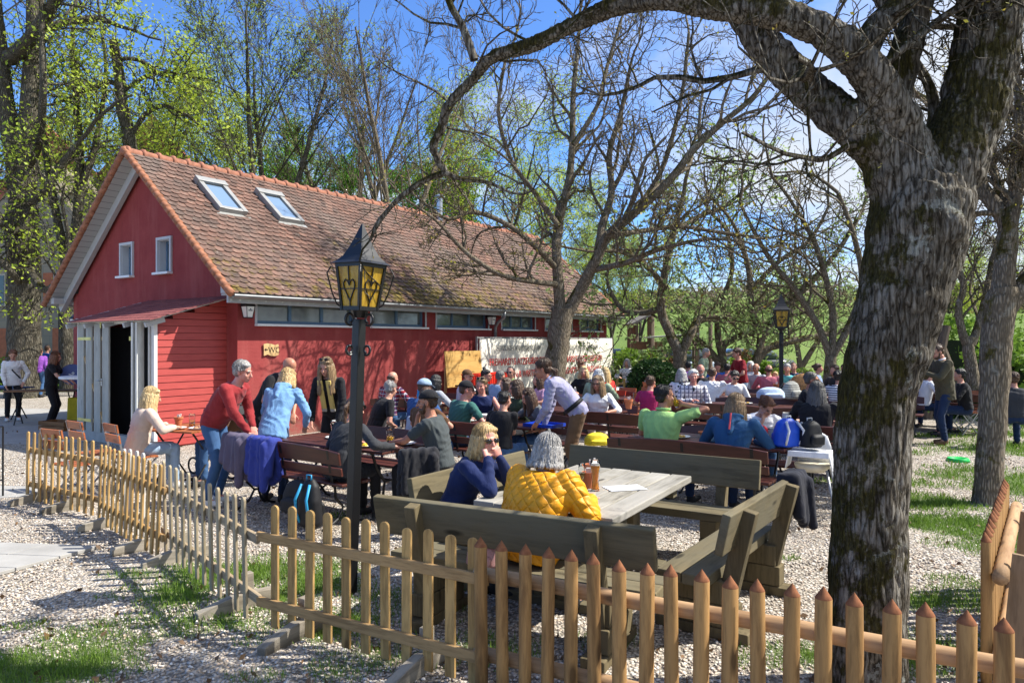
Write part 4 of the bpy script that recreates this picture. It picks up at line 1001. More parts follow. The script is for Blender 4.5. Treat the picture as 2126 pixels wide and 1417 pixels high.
def wall_lamp(loc,rot,label):
    t=thing('wall_lantern',label,'wall lamp',loc,rot,'lanterns on the house walls')
    bk=M_BLACK()
    b=MB(); b.box((0,.02,.12),(.05,.02,.24)); b.tube([(0,.03,.16),(0,-.05,.22),(0,-.13,.20),(0,-.15,.15)],.011,8); b.build('bracket',bk,t)
    b=MB(); b.add([Vector((x*w,-.15+y*w,z)) for z,w in ((-.17,.055),(.03,.085)) for x,y in ((-1,-1),(1,-1),(1,1),(-1,1))],[(3,2,1,0),(4,5,6,7),(0,1,5,4),(1,2,6,5),(2,3,7,6),(3,0,4,7)])
    pn=plain('milky lamp pane',(.75,.74,.68),.3,.4,3,.05); sh=b.build('shade',pn,t)
    b=MB()
    for x,y in ((-1,-1),(1,-1),(1,1),(-1,1)): b.tube([(x*.057,-.15+y*.057,-.175),(x*.088,-.15+y*.088,.035)],.007,5)
    b.box((0,-.15,-.18),(.13,.13,.014)); b.box((0,-.15,.035),(.19,.19,.014))
    b.add([Vector((x*w,-.15+y*w,z)) for z,w in ((.043,.112),(.10,.05),(.155,.022)) for x,y in ((-1,-1),(1,-1),(1,1),(-1,1))],[(3,2,1,0),(0,1,5,4),(1,2,6,5),(2,3,7,6),(3,0,4,7),(4,5,9,8),(5,6,10,9),(6,7,11,10),(7,4,8,11),(8,9,10,11)]); b.ell((0,-.15,.17),.014)
    b.build('lamp_frame',bk,t)
    b=MB(); b.box((0,-.15-.078,-.045),(.085,.004,.016),(R(-8.5),0,0)); b.ell((0,-.15-.080,-.018),(.014,.003,.012)); b.build('emblem',plain('dark print',(.02,.025,.05),.5),sh)
def build_house_extras():
    # hinged to the long wall: local x along wall -> object rotated HA, -y is outward
    def W_(x,z,y=-.0): return HC0+D1*x+D2*(-0)+(-D2)*(-y)*1.0+Vector((0,0,z)) if False else HC0+D1*x-D2*(-y)*(-1)*-1+Vector((0,0,z))
    wall_lamp(HC0+D1*.0+(-D2)*.0+Vector((0,0,2.38))-D1*.02,HA,'black wall lantern with milky panes at the corner above the wooden WC sign') if False else None
    def onwall(x,z,off=0.0): return HC0+D1*x-D2*off+Vector((0,0,z))
    wall_lamp(onwall(.10,2.50,.03),HA,'black wall lantern with milky panes at the front corner left of the wooden toilet sign')
    wall_lamp(onwall(7.72,2.50,.03),HA,'small black wall lantern beside the downpipe above the banner')
    wall_lamp(onwall(14.75,2.50,.03),HA,'small black wall lantern at the far end of the long red wall')
    wall_lamp(HC0+D2*6.5+Vector((0,0,2.38))-D1*.0+D1*.1,HA+R(180),'black wall lantern on the left corner of the gable, half in shade')
    # toilet sign
    s=thing('toilet_sign','wavy light wood sign with an arrow and the letters WC on the red wall','sign',onwall(.72,1.72,.02),HA)
    pts=[(-.17,-.12),(-.08,-.095),(.0,-.125),(.09,-.13),(.17,-.105),(.175,.0),(.165,.105),(.09,.085),(0,.11),(-.09,.12),(-.175,.105),(-.165,0)]
    b=MB(); b.prism(pts,0,.02,Matrix(((1,0,0,0),(0,0,-1,0),(0,1,0,0),(0,0,0,1)))); b.build('board',wood('pale sign wood',(.62,.42,.20),(.48,.30,.13),'X',.7,9,.2),s)
    burn=plain('burnt lettering',(.03,.018,.01),.8); lettering('WC',.165,'lettering',burn,s,(.062,-.021,-.065),(R(90),0,0),.95,.002)
    b=MB(); b.box((-.105,-.022,0),(.05,.004,.02)); b.prism([(-.16,0),(-.12,.032),(-.12,-.032)],.021,.0245,Matrix(((1,0,0,0),(0,0,-1,0),(0,1,0,0),(0,0,0,1)))); b.build('arrow',burn,s)
    # banner on posts in front of the wall
    x0,x1=6.95,14.55
    o=onwall(x0,0,.35); s=thing('welcome_banner','long cream welcome banner with red lettering stretched in front of the house wall','banner',o,HA)
    L=x1-x0; n=60; V=[];F=[]
    for i in range(n+1):
        for j in range(9):
            x=L*i/n; z=.35+1.60*j/8; y=.018*math.sin(x*7+z*2)+.02*math.sin(x*2.1+1)*(1-j/8)
            V.append((x,y,z-.02*math.sin(PI*i/n)*(j/8)))
    for i in range(n):
        for j in range(8): F.append((i*9+j,(i+1)*9+j,(i+1)*9+j+1,i*9+j+1))
    me=bpy.data.meshes.new('cloth'); me.from_pydata(V,[],F); me.materials.append(cloth('cream banner cloth',(.76,.72,.62))); me.polygons.foreach_set('use_smooth',[True]*len(F)); bn=meshobj('cloth',me,s)
    sm_=bn.modifiers.new('t','SOLIDIFY'); sm_.thickness=.004
    b=MB(); 
    for x in (-.03,L/2,L+.03): b.box((x,.06,1.0),(.05,.05,2.0))
    b.box((L/2,.06,1.97),(L,.04,.04)); b.build('frame',plain('grey galvanised tube',(.25,.25,.25),.5,.4),s)
    redl=plain('red print',(.50,.05,.045),.7); gl=plain('grey print',(.20,.20,.19),.7)
    for k in (0,1):
        cx=1.80+k*3.55
        lettering('HERZLICH WILLKOMMEN IM',.20,'lettering',gl,bn,(cx,-.045,1.62),(R(90),0,0),.86,.003)
        lettering('FREIHARDTS ATZELSBERGER',.27,'lettering',redl,bn,(cx,-.045,1.22),(R(90),0,0),.82,.004)
        lettering('BIERGARTEN & WIRTSHAUS',.27,'lettering',redl,bn,(cx,-.045,.86),(R(90),0,0),.82,.004)
    # plywood board and red crates on a side table
    o=onwall(5.8,0,.45); s=thing('plywood_board','plain plywood board leaning behind the red crates','board',o,HA)
    b=MB(); b.box((.45,.05,1.18),(1.45,.02,.9),(R(-6),0,0)); b.build('panel',wood('osb board',(.62,.38,.12),(.50,.27,.07),'X',.8,5,.3),s); b=MB(); 
    for x in (-.2,1.1): b.box((x,.12,.6),(.05,.05,1.25))
    b.build('leg',wood('osb leg wood',(.5,.33,.15),None,'Z'),s)
    s=thing('side_table','dark side table carrying the red crates by the wall','table',onwall(5.8,0,1.1),HA)
    b=MB(); b.box((.5,0,.80),(1.8,.6,.04)); b.build('tabletop',M_DARKWOOD(),s)
    for x in (-.3,1.3):
        b=MB(); b.tube([(x,-.25,0),(x,-.25,.78)],.02,6); b.tube([(x,.25,0),(x,.25,.78)],.02,6); b.build('leg',M_BLACK(),s)
    for i,(x,lab) in enumerate(((-.02,'left red plastic crate under the plywood board'),(.48,'middle red plastic crate under the plywood board'),(.98,'right red plastic crate nearest the banner'))):
        c=thing('plastic_crate',lab,'crate',onwall(5.8+x,.821,1.05),HA,'red crates by the plywood board'); b=MB(); rc=plain('red crate plastic',(.62,.03,.015),.4,.4,5,.06)
        b.box((0,0,.01),(.44,.34,.02))
        for y in (-.165,.165): b.box((0,y,.13),(.44,.015,.24)); b.box((0,y*1.06,.245),(.47,.02,.03)); 
        for y in (-.215,.215): b.box((y,0,.13),(.014,.314,.24))
        for q in range(6): b.box((-.2+q*.08,-.178,.12),(.012,.012,.22))
        b.build('body',rc,c)
# ================================================================ FURNITURE
def picket_panel(label,p0,p1,n,h=.80,w=.052,z0=.03,rails=(.20,.60),lean=0,mat=(None,None),side=1,tilt=0,feet=(),ends=(0,0),group='movable wooden picket fence panels'):
    """flat pickets nailed to two rails; p0,p1 ground points; camera side is -y of the local frame"""
    p0,p1=Vector(p0),Vector(p1); d=p1-p0; L=d.length; an=math.atan2(d.y,d.x)
    t=thing('picket_fence',label,'fence',(p0.x,p0.y,0),an,group); t.rotation_euler=(R(lean),0,an)
    rg=random.Random(n*7+int(L*100)); M0,M1=mat
    for i in range(n):
        x=L*(i+.5)/n; ww=w*rg.uniform(.94,1.05); hh=h*rg.uniform(.985,1.01)
        out=[(-ww/2,0),(ww/2,0),(ww/2,hh-ww*.42)]+[(math.cos(R(a))*ww/2,hh-ww*.42+math.sin(R(a))*ww*.42) for a in (30,60,90,120,150)]+[(-ww/2,hh-ww*.42)]
        b=MB(); b.prism(out,-.009,.009,Matrix(((1,0,0,0),(0,0,-1,0),(0,1,0,0),(0,0,0,1))))
        o=b.build('picket',M0,t,bevel=.003); o.location=(x,-side*.024,z0); o.rotation_euler=(0,R(rg.uniform(-.8,.8)+tilt),0)
    for z in rails:
        b=MB(); b.box(((L+ends[1]-ends[0])/2,0,0),(L+ends[0]+ends[1],.026,.062)); o=b.build('rail',M1,t,bevel=.004); o.location=(0,0,z)
    for x in feet:
        b=MB(); b.prism([(-.30,0),(.25,0),(.25,.10),(-.02,.115),(-.12,.10),(-.30,.055)],-.035,.035,Matrix(((0,0,1,0),(1,0,0,0),(0,1,0,0),(0,0,0,1))))
        b.box((0,.055,.16),(.06,.07,.18)); o=b.build('foot',wood('grey weathered foot block',(.33,.29,.23),(.17,.145,.11),'Y',.85,8,.4),t,bevel=.006); o.location=(x,.03,0)
    return t
def rustic_bench(name,label,pa,pb,seat_z=.44,ztop=.85):
    """pa->pb: ends of the back plank top edge; the sitter's side is local +y"""
    pa,pb=Vector(pa),Vector(pb); d=pb-pa; d.z=0; L=d.length; an=math.atan2(d.y,d.x)
    t=thing(name,label,'bench',((pa.x+pb.x)/2,(pa.y+pb.y)/2,0),an,'heavy rustic benches round the grey table')
    tl=R(-14)  # back plank leans back
    b=MB(); b.box((0,0,0),(L,.055,.26)); o=b.build('backrest',M_RUSTIC(),t,bevel=.008); o.location=(0,.02,ztop-.128); o.rotation_euler=(R(12),0,0)
    for k,y in enumerate((.19,.36,)):
        b=MB(); b.box((0,0,0),(L-.06,.165,.07)); o=b.build('seat_plank',M_RUSTIC(),t,bevel=.008); o.location=(0,y+.02,seat_z-.035)
    for x in (-L*.32,L*.32):
        b=MB(); b.bar((0,-.045,ztop-.03),(0,.13,.05),.10,.075,(1,0,0)) if False else b.bar((0,-.055,ztop-.02),(0,.10,.16),.085,.11,(0,1,0))
        o=b.build('post',M_RUSTICZ(),t,bevel=.006); o.location=(x,0,0)
        b=MB(); b.box((0,.25,.295),(.14,.42,.15)); o=b.build('beam',M_RUSTICZ(),t,bevel=.008); o.location=(x,0,0)
        b=MB(); b.box((0,.24,.145),(.14,.46,.145)); o=b.build('beam',M_RUSTICZ(),t,bevel=.008); o.location=(x+.004,0,0)
        b=MB(); b.box((0,.24,.035),(.15,.62,.07)); o=b.build('beam',M_RUSTICZ(),t,bevel=.008); o.location=(x,0,0)
    return t
def garden_bench_proto(mat=None,label='',L=1.8):
    t=thing('garden_bench',label,'bench',(0,0,0),0,'dark brown beer garden benches'); m=mat or M_DARKWOOD(); bk=M_BLACK()
    for y in (-.13,.005,.14):
        b=MB(); b.box((0,0,0),(L,.12,.028)); o=b.build('seat_slat',m,t,bevel=.006); o.location=(0,y,.45)
    n=14; up=[]
    for i in range(n+1):
        x=-L/2+L*i/n; up.append((x,.085+.045*(1-abs(2*i/n-1)**2.4)))
    out=[(L/2,0),]+[(-x,z) for x,z in up]; out=[(-L/2,-.045),(L/2,-.045)]+[(x,z) for x,z in reversed(up)]
    Mx=Matrix(((1,0,0,0),(0,0,-1,0),(0,1,0,0),(0,0,0,1)))
    b=MB(); b.prism(out,-.013,.013,Mx); o=b.build('back_slat',m,t,bevel=.006); o.location=(0,-.215,.70); o.rotation_euler=(R(10),0,0)
    b=MB(); b.box((0,0,0),(L,.026,.085)); o=b.build('back_slat',m,t,bevel=.006); o.location=(0,-.190,.585); o.rotation_euler=(R(10),0,0)
    for x in (-L/2+.16,0,L/2-.16):
        b=MB(); b.bar((x,-.165,.42),(x,-.245,.80),.035,.008,(0,1,0))
        if x!=0:
            b.tube([(x,-.15,.43),(x,.16,.43)],.013,6); b.tube([(x,.15,.43),(x,.11,.30),(x,.02,.20),(x,.06,.09),(x,.19,.02),(x,.25,.012)],.014,6)
            b.tube([(x,-.14,.43),(x,-.13,.30),(x,-.03,.20),(x,-.10,.09),(x,-.24,.02),(x,-.30,.012)],.014,6); b.tube([(x,-.03,.20),(x,.02,.20)],.012,6)
        else: b.tube([(x,-.15,.43),(x,.16,.43)],.010,6)
        b.build('leg' if x else 'brace',bk,t)
    return t
def garden_table_proto(L=1.8,W=.72):
    t=thing('garden_table','','table',(0,0,0),0,'dark brown beer garden tables'); m=M_DARKWOOD(); bk=M_BLACK()
    for k in range(5):
        b=MB(); b.box((0,0,0),(L,W/5-.012,.028)); o=b.build('top_slat',m,t,bevel=.005); o.location=(0,-W/2+W*(k+.5)/5,.745)
    for x in (-L/2+.22,L/2-.22):
        b=MB(); 
        for s in (-1,1): b.tube([(x,s*.28,.72),(x,s*.22,.56),(x,s*.10,.40),(x,s*.13,.22),(x,s*.27,.04),(x,s*.33,.012)],.015,6)
        b.tube([(x,-.3,.72),(x,.3,.72)],.014,6); b.tube([(x,-.1,.40),(x,.1,.40)],.012,6); b.build('leg',bk,t)
    b=MB(); b.tube([(-L/2+.22,0,.40),(L/2-.22,0,.40)],.010,6); b.build('stretcher',bk,t)
    return t
def folding_chair_proto(name='folding_chair',mat=None):
    """wooden slats on a light steel frame, sitter faces +y"""
    t=thing(name,'','chair',(0,0,0),0,'folding garden chairs'); m=mat or M_ORANGEWOOD(); st=M_STEEL()
    for y in (-.15,-.05,.05,.15):
        b=MB(); b.box((0,0,0),(.42,.085,.018)); o=b.build('seat_slat',m,t); o.location=(0,y,.45)
    for z,y in ((.83,-.29),(.70,-.265),):
        b=MB(); b.box((0,0,0),(.42,.018,.10)); o=b.build('back_slat',m,t); o.location=(0,y,z); o.rotation_euler=(R(10),0,0)
    for s in (-1,1):
        x=s*.19
        b=MB(); b.bar((x,-.305,.88),(x,-.20,.42),.022,.012,(1,0,0)); b.bar((x,-.20,.42),(x,.22,.01),.022,.012,(1,0,0)); b.bar((x*.92,.20,.44),(x*.92,-.24,.01),.022,.012,(1,0,0)); b.build('frame',st,t)
    b=MB(); b.tube([(-.18,.20,.03),(.18,.20,.03)],.008,5); b.build('crossbar',st,t); b=MB(); b.tube([(-.175,-.22,.03),(.175,-.22,.03)],.008,5); b.build('crossbar',st,t)
    return t
def street_lantern(label,loc,h=2.75,px=1,rot=56,tilt=0):
    t=thing('lantern_post',label,'street lamp',loc,R(rot),'black lantern posts'); t.rotation_euler=(Matrix.Rotation(R(tilt),3,'Y')@Matrix.Rotation(R(rot),3,'Z')).to_euler(); bk=M_BLACK(); H0=h-2.75
    b=MB(); w=.062
    b.box((0,0,(2.06+H0)/2),(.074,.074,2.06+H0)); b.build('pole',bk,t,bevel=.006)
    b=MB()
    for z,r in ((2.06,.050),(1.83,.040)):
        for an in (0,90,180,270):
            c,s=math.cos(R(an)),math.sin(R(an)); pts=[]
            for k in range(15):
                a=R(-120+k*27); q=.048+r+math.cos(a)*r*(1-.03*k); pts.append((c*q,s*q,H0+z+math.sin(a)*r*(1-.03*k)))
            b.tube(pts,.0085,6); b.build('scroll',bk,t); b=MB()
    z0,z1=2.15+H0,2.455+H0; a0,a1=.090,.124
    am=NT('amber bull glass') if 'amber' not in MATS else None
    if am:
        n=am.noise(6,am.coord((3,3,.5)),4,.6,1.0); am.base(am.ramp(n,[(.35,(.36,.20,.015)),(.65,(.62,.40,.04))])); am.rough(.25,.5); am.b.inputs['Transmission Weight'].default_value=.35; am.bump(n,.5,.01); MATS['amber']=am.m
    b=MB(); b.add([Vector((x*a,y*a,z)) for a,z in ((a0,z0),(a1,z1)) for x,y in ((-1,-1),(1,-1),(1,1),(-1,1))],[(3,2,1,0),(4,5,6,7),(0,1,5,4),(1,2,6,5),(2,3,7,6),(3,0,4,7)]); b.build('lantern_glass',MATS['amber'],t)
    b=MB(); 
    for x,y in ((-1,-1),(1,-1),(1,1),(-1,1)): b.bar((x*a0,y*a0,z0-.01),(x*a1,y*a1,z1+.01),.022,.022)
    for an in range(4):
        M=Matrix.Rotation(R(90*an),3,'Z')
        def P(x,z,o=.006): 
            f=(z-z0)/(z1-z0); return M@Vector((x,-(a0+(a1-a0)*f)-o,z))
        b.tube([P(0,z0),P(0,z0+.06)],.005,5); b.tube([P(0,z1),P(0,z0+.175)],.005,5)
        ht=[(0,z0+.04),(.028,z0+.09),(.056,z0+.14),(.058,z0+.175),(.038,z0+.198),(.013,z0+.185),(0,z0+.155)]
        for s in (-1,1): b.tube([P(s*x,z) for x,z in ht],.0055,5)
        b.tube([P(-a0*1.1,z0+.13),P(a0*1.1,z0+.13)],.004,5)
        b.box(M@Vector((0,-a1,z1+.005)),((a1*2+.02),.02,.03),M); b.box(M@Vector((0,-a0,z0-.012)),((a0*2+.03),.02,.03),M)
    for x,y in ((-1,-1),(1,-1),(1,1),(-1,1)):
        pts=[Vector((x*(a1+.03),y*(a1+.03),z1-.01)),Vector((x*(a1+.05),y*(a1+.05),z1-.06)),Vector((x*(a0+.055),y*(a0+.055),z0+.10)),Vector((x*(a0+.03),y*(a0+.03),z0+.02)),Vector((x*(a0+.0),y*(a0),z0-.01))]
        b.tube(pts,.006,5)
    b.build('lamp_frame',bk,t)
    # curved pagoda roof
    V=[];F=[]; prof=[(.160,2.47),(.128,2.492),(.096,2.53),(.070,2.585),(.044,2.655),(.018,2.735),(.004,2.775)]
    b=MB(); n=len(prof)
    vs=[Vector((x*r,y*r,z+H0)) for r,z in prof for x,y in ((-1,-1),(1,-1),(1,1),(-1,1))]; fs=[(3,2,1,0)]
    for i in range(n-1): 
        for k in range(4): fs.append((i*4+k,i*4+(k+1)%4,(i+1)*4+(k+1)%4,(i+1)*4+k))
    fs.append(tuple((n-1)*4+k for k in range(4))); b.add(vs,fs); b.build('lamp_roof',plain('blackened copper sheet',(.013,.014,.017),.45,.4,6,.3),t)
    b=MB(); b.tube([(0,0,2.07+H0),(0,0,2.14+H0)],[.050,.075],12); b.build('collar',bk,t)
    return t
# ---------- small things
def beer_glass(loc,label,kind='wheat',level=.8,col_=(.80,.33,.04),h=.235,r=.037,foam=False):
    t=thing('beer_glass',label,'glass',loc)
    if kind=='wheat': pr=[(.033,0),(.030,.02),(.026,.06),(.030,.13),(.039,.19),(.038,.235)]
    elif kind=='flute': pr=[(.030,0),(.006,.01),(.005,.05),(.02,.09),(.026,.16),(.025,.20)]
    else: pr=[(.036,0),(.037,.03),(.037,.07),(.038,.11),(.039,.15),(.039,.165)]
    b=MB(); b.lathe(pr+[(p[0]-.002,p[1]) for p in reversed(pr[2:])]+[(.01,pr[1][1]+.012)],14); o=b.build('glass',glassmat(),t,True)
    zt=pr[-1][1]*level; bp=[(p[0]-.0028,max(p[1],.012)) for p in pr if p[1]<zt]; bp.append((bp[-1][0],zt))
    if kind=='flute': bp=[(.003,.055),(.016,.085),(.022,.13),(.0225,zt)]
    b=MB(); b.lathe(bp,14); b.build('beer',beermat('beer %.2f %.2f'%(col_[0],col_[1]),col_),t,True)
    if foam: b=MB(); b.lathe([(bp[-1][0],zt+.0005),(bp[-1][0],zt+.018)],14); b.build('foam',plain('beer foam',(.82,.78,.68),.8),t)
    return t
def stein(loc,label):
    t=thing('beer_mug',label,'mug',loc,random.uniform(0,6)); gm=plain('grey salt glazed stoneware',(.55,.53,.49),.3,.5,12,.08)
    b=MB(); b.lathe([(.048,0),(.052,.02),(.050,.12),(.044,.145),(.046,.15),(.041,.15),(.041,.02)],16); b.build('mug_body',gm,t,True)
    b=MB(); b.tube([(.048,0,.12),(.082,0,.115),(.088,0,.07),(.075,0,.04),(.05,0,.035)],.008,8); b.build('handle',gm,t,True); return t
def plate(loc,label,food=(.55,.33,.08)):
    t=thing('plate',label,'plate',loc); b=MB(); b.lathe([(.07,0),(.13,.016),(.132,.02),(.12,.016),(.07,.006)],20); b.build('dish',M_CHINA(),t,True)
    b=MB(); rg=random.Random(int(loc[0]*100))
    for _ in range(6): b.ell((rg.uniform(-.06,.06),rg.uniform(-.06,.06),.018),(rg.uniform(.015,.04),rg.uniform(.015,.035),.014),8,5)
    b.build('food',plain('food %.2f'%food[0],food,.6,.3,30,.4),t,True); return t
def pot(loc,label,h=.115,r=.055):
    t=thing('clay_pot',label,'pot',loc); b=MB(); b.lathe([(r*.68,0),(r*.95,h*.75),(r*1.08,h*.76),(r*1.10,h),(r*.96,h),(r*.85,h*.6),(r*.6,h*.12)],16); b.build('pot_body',M_TERRA(),t,False)
    b=MB(); b.box((0,0,h*1.0),(.035,.02,h*.5)); b.box((.02,.01,h*.98),(.014,.014,h*.7),(0,R(8),0)); b.build('cutlery',M_STEEL() if r<.05 else plain('paper napkins',(.7,.66,.62),.8),t); return t
def drape(name,label,cat,loc,rot,size,mat,hang=.35,group=None,lump=.05,parent=None,back=.35):
    """a jacket thrown over a bench back: cloth shell over the edge (local x along the bench)"""
    t=thing(name,label,cat,loc,rot,group); w=size; b=MB(); rg=random.Random(int(loc[0]*77+loc[1]*13))
    n=9
    for i in range(n):
        x=-w/2+w*(i+.5)/n; ph=rg.uniform(0,3) if i==0 else ph; hh=hang*(.92+.14*math.sin(i*.9+ph)); hb=back*(.88+.14*math.sin(i*.8+ph+2)); q=lump*(1+.22*math.sin(i*2.3+ph))
        b.cap((x,.045+q*.3,-hh),(x*.96,.03,-.02),q*.75,q*.8,8); b.cap((x*.96,.03,-.01),(x*.96,-.05,.0),q*.8,q*.8,8); b.cap((x*.96,-.055,-.01),(x,-.07-q*.3,-hb),q*.8,q*.7,8)
    b.cap((w*.35,-.10,-.05),(w*.42,-.14,-hang*1.15),lump*1.0,lump*.7,8)
    blob(b,'fabric',mat,t,.012,3); return t
def bag(name,label,cat,loc,rot,size,mats,straps=True):
    t=thing(name,label,cat,loc,rot); w,d,h=size; b=MB()
    b.loft([(Vector((0,0,0)),(w*.42,0,0),(0,d*.42,0)),(Vector((0,0,h*.08)),(w*.5,0,0),(0,d*.5,0)),(Vector((0,.01,h*.55)),(w*.48,0,0),(0,d*.46,0)),(Vector((0,0,h*.85)),(w*.36,0,0),(0,d*.34,0)),(Vector((0,0,h)),(w*.16,0,0),(0,d*.16,0))],14,2.6)
    blob(b,'bag_body',mats[0],t,.014,2)
    b=MB(); b.loft([(Vector((0,-d*.5,h*.10)),(w*.34,0,0),(0,d*.16,0)),(Vector((0,-d*.52,h*.42)),(w*.34,0,0),(0,d*.18,0)),(Vector((0,-d*.44,h*.52)),(w*.22,0,0),(0,d*.1,0))],12,2.6); blob(b,'pocket',mats[1],t,.012,2)
    if straps:
        for s in (-1,1): b=MB(); b.tube([(s*w*.2,d*.35,h*.9),(s*w*.28,d*.72,h*.6),(s*w*.3,d*.62,h*.3),(s*w*.25,d*.42,h*.1)],.014,6); b.build('strap',mats[-1],t,True)
        b=MB(); b.tube([(-.03,.02,h*.97),(-.03,.02,h*1.08),(.03,.02,h*1.08),(.03,.02,h*.97)],.008,6); b.build('handle',mats[-1],t,True)
    return t
def high_chair(loc,rot,label):
    t=thing('high_chair',label,'high chair',loc,rot,'white plastic high chairs'); w=plain('white plastic',(.78,.78,.78)); cr=plain('cream plastic',(.72,.66,.50),.4,.4)
    b=MB(); M=None
    b.box((0,.14,.725),(.40,.34,.022)); b.box((0,.305,.715),(.40,.02,.06)); 
    for s in (-1,1): b.add([Vector((s*.20,-.05,.735)),Vector((s*.20,.30,.735)),Vector((s*.235,.28,.55)),Vector((s*.235,-.07,.55)),Vector((s*.19,-.05,.735)),Vector((s*.19,.30,.735)),Vector((s*.225,.28,.55)),Vector((s*.225,-.07,.55))],[(0,1,2,3),(7,6,5,4),(0,4,5,1),(1,5,6,2),(2,6,7,3),(3,7,4,0)])
    b.build('tray',w,t,bevel=.01)
    b=MB(); b.loft([((0,.0,.50),(.13,0,0),(0,.12,0)),((0,.0,.54),(.17,0,0),(0,.16,0)),((0,.0,.58),(.18,0,0),(0,.17,0))],16,2.6); b.build('seat',cr,t,True); b=MB(); b.loft([((0,-.15,.56),(.17,0,0),(0,.02,0)),((0,-.175,.74),(.175,0,0),(0,.018,0)),((0,-.19,.86),(.13,0,0),(0,.014,0)),((0,-.195,.90),(.06,0,0),(0,.01,0))],14,2.4); b.build('backrest',w,t,True)
    for x in (-1,1):
        for y in (-1,1): b=MB(); b.tube([(x*.16,y*.14,.54),(x*.27,y*.25,0)],.014,8); b.build('leg',plain('silver tube leg',(.42,.43,.44),.35,.5,metal=.4),t,True)
    return t
def build_furniture():
    F0,F1,G0,G1=M_FENCE(),M_FENCEX(),M_FENCEG(),M_FENCEGX()
    picket_panel('honey coloured picket panel farthest left, nearest the house path',gnd(55,1038),gnd(203,1076),11,.80,mat=(F0,F1),feet=(.2,.95),ends=(0,.1),lean=-2,tilt=-3)
    picket_panel('narrow picket panel seen almost end-on, second from the left',gnd(206,1086),gnd(338,1166),13,.80,mat=(F0,F1),feet=(.25,1.35),lean=-2)
    picket_panel('short greyed picket panel overlapping the second panel behind it',gnd(250,1104)+Vector((0,.06,0)),gnd(292,1126)+Vector((.03,.10,0)),4,.80,mat=(plain('bleached white fence wood',(.55,.53,.48),.8),G1),feet=())
    picket_panel('weathered grey brown picket panel in the middle of the left fence run',gnd(345,1150),gnd(528,1296),12,.82,mat=(G0,G1),feet=(.3,1.75),lean=2,tilt=3,ends=(.1,.12))
    d0,d1=gnd(548,1310),gnd(1003,1440)
    picket_panel('bright honey picket panel between the lantern post and the round pales',d0,d1,11,.80,.064,mat=(F0,F1),side=-1,feet=(.28,1.25),ends=(.06,.03),rails=(.19,.615))
    p=picket_panel('tiny picket panel beyond the path at the left edge',Vector((-15.6,16.6,0)),Vector((-12.7,17.6,0)),11,.85,.09,mat=(F0,F1),feet=(.3,2.6))
    # far small fence beyond tables near the round bush
    picket_panel('low yellow picket fence beside the clipped round bush',Vector((2.7,21.8,0)),Vector((5.1,20.9,0)),13,.72,.07,mat=(plain('yellow fence paint',(.42,.27,.08),.7),F1),feet=())
    # round pale fence in the foreground
    e0=Vector((-.147,3.87,0)); e1=Vector((1.897,2.79,0)); d=(e1-e0); L0=d.length; d.normalize()
    def round_fence(label,p0,dirv,n,sp,h=.85,group='fences of round pointed pales',flip=1):
        t=thing('round_pale_fence',label,'fence',(p0.x,p0.y,0),math.atan2(dirv.y,dirv.x),group); rg=random.Random(n)
        for i in range(n):
            r=.0355*rg.uniform(.95,1.05); hh=h*rg.uniform(.99,1.012); prof=[]
            b=MB(); vs=[]; k=14
            for z,q in ((0,1),(hh*.3,1.0),(hh*.6,.99),(hh-.052,.98),(hh-.046,.93),(hh-.004,.10),(hh,.02)):
                for a in range(k):
                    an=2*PI*a/k; cy=math.sin(an)
                    vs.append((math.cos(an)*r*q,(cy*r*q if cy<0 else cy*r*q*.55),z))
            fs=[(j*k+a,j*k+(a+1)%k,(j+1)*k+(a+1)%k,(j+1)*k+a) for j in range(6) for a in range(k)]+[tuple(range(k-1,-1,-1)),tuple(6*k+a for a in range(k))]
            b.add(vs,fs); b.cur=0; o=b.build('pale',[M_PALE(),plain('reddish cut pale tip',(.21,.085,.04),.85,.15,30,.3)],t,True); 
            mi=[0]*len(b.f)
            for q,f in enumerate(b.f):
                if min(vs[v][2] for v in f)>=hh-.0525: mi[q]=1
            o.data.polygons.foreach_set('material_index',mi); o.location=(i*sp,-.03*flip,.0); o.rotation_euler=(0,R(rg.uniform(-.7,.7)),rg.uniform(-.2,.2))
        L=(n-1)*sp
        for z in (.20,.63):
            b=MB(); b.tube([(-.08+ (L+.18)*q/8,0,.004*math.sin(q*2)) for q in range(9)],[.039,.038,.040,.037,.038,.039,.037,.038,.039],14); o=b.build('rail',M_RAIL(),t,True); o.location=(0,.045*flip,z)
        return t
    round_fence('reddish brown fence of round pointed pales across the front right foreground',e0,d,24,L0/18)
    q0=Vector((2.62,3.95,0)); qd=Vector((.60,.80,0)).normalized(); t=round_fence('leaning fence of round pales seen end-on at the right edge',q0,qd,16,.128,flip=-1)
    sp=wood('brown support board',(.26,.18,.11),(.15,.10,.06),'Z',.8,8,.3)
    for x in (.12,1.35):
        b=MB(); b.bar((0,-.10,.0),(0,-.16,.72),.14,.03,(1,0,0)); o=b.build('support_board',sp,t); o.location=(x,0,0)
    b=MB(); b.box((1.35,-.4,.05),(.08,.9,.09)); b.build('foot',sp,t)
    # black pole at the far left edge
    p=gnd(6,1030); t=thing('sign_pole','thin black pole cut by the left edge','pole',p); b=MB(); b.tube([(0,0,0),(0,0,.85)],.011,8); b.build('pole',M_BLACK(),t); b=MB(); b.tube([(-.25,0,.85),(0,0,.85)],.010,8); b.build('crossbar',M_BLACK(),t); b=MB(); b.tube([(-.25,0,.20),(0,0,.20)],.008,8); b.build('crossbar',M_BLACK(),t)
    # lanterns
    street_lantern('tall black lantern post with amber glass standing behind the bright picket panel',(gnd(727,1232).x,5.42,0),2.75,tilt=1.9)
    street_lantern('second black lantern post with amber glass far among the tables',(at(1622,900,13.6).x,13.6,0),2.75,rot=-14)
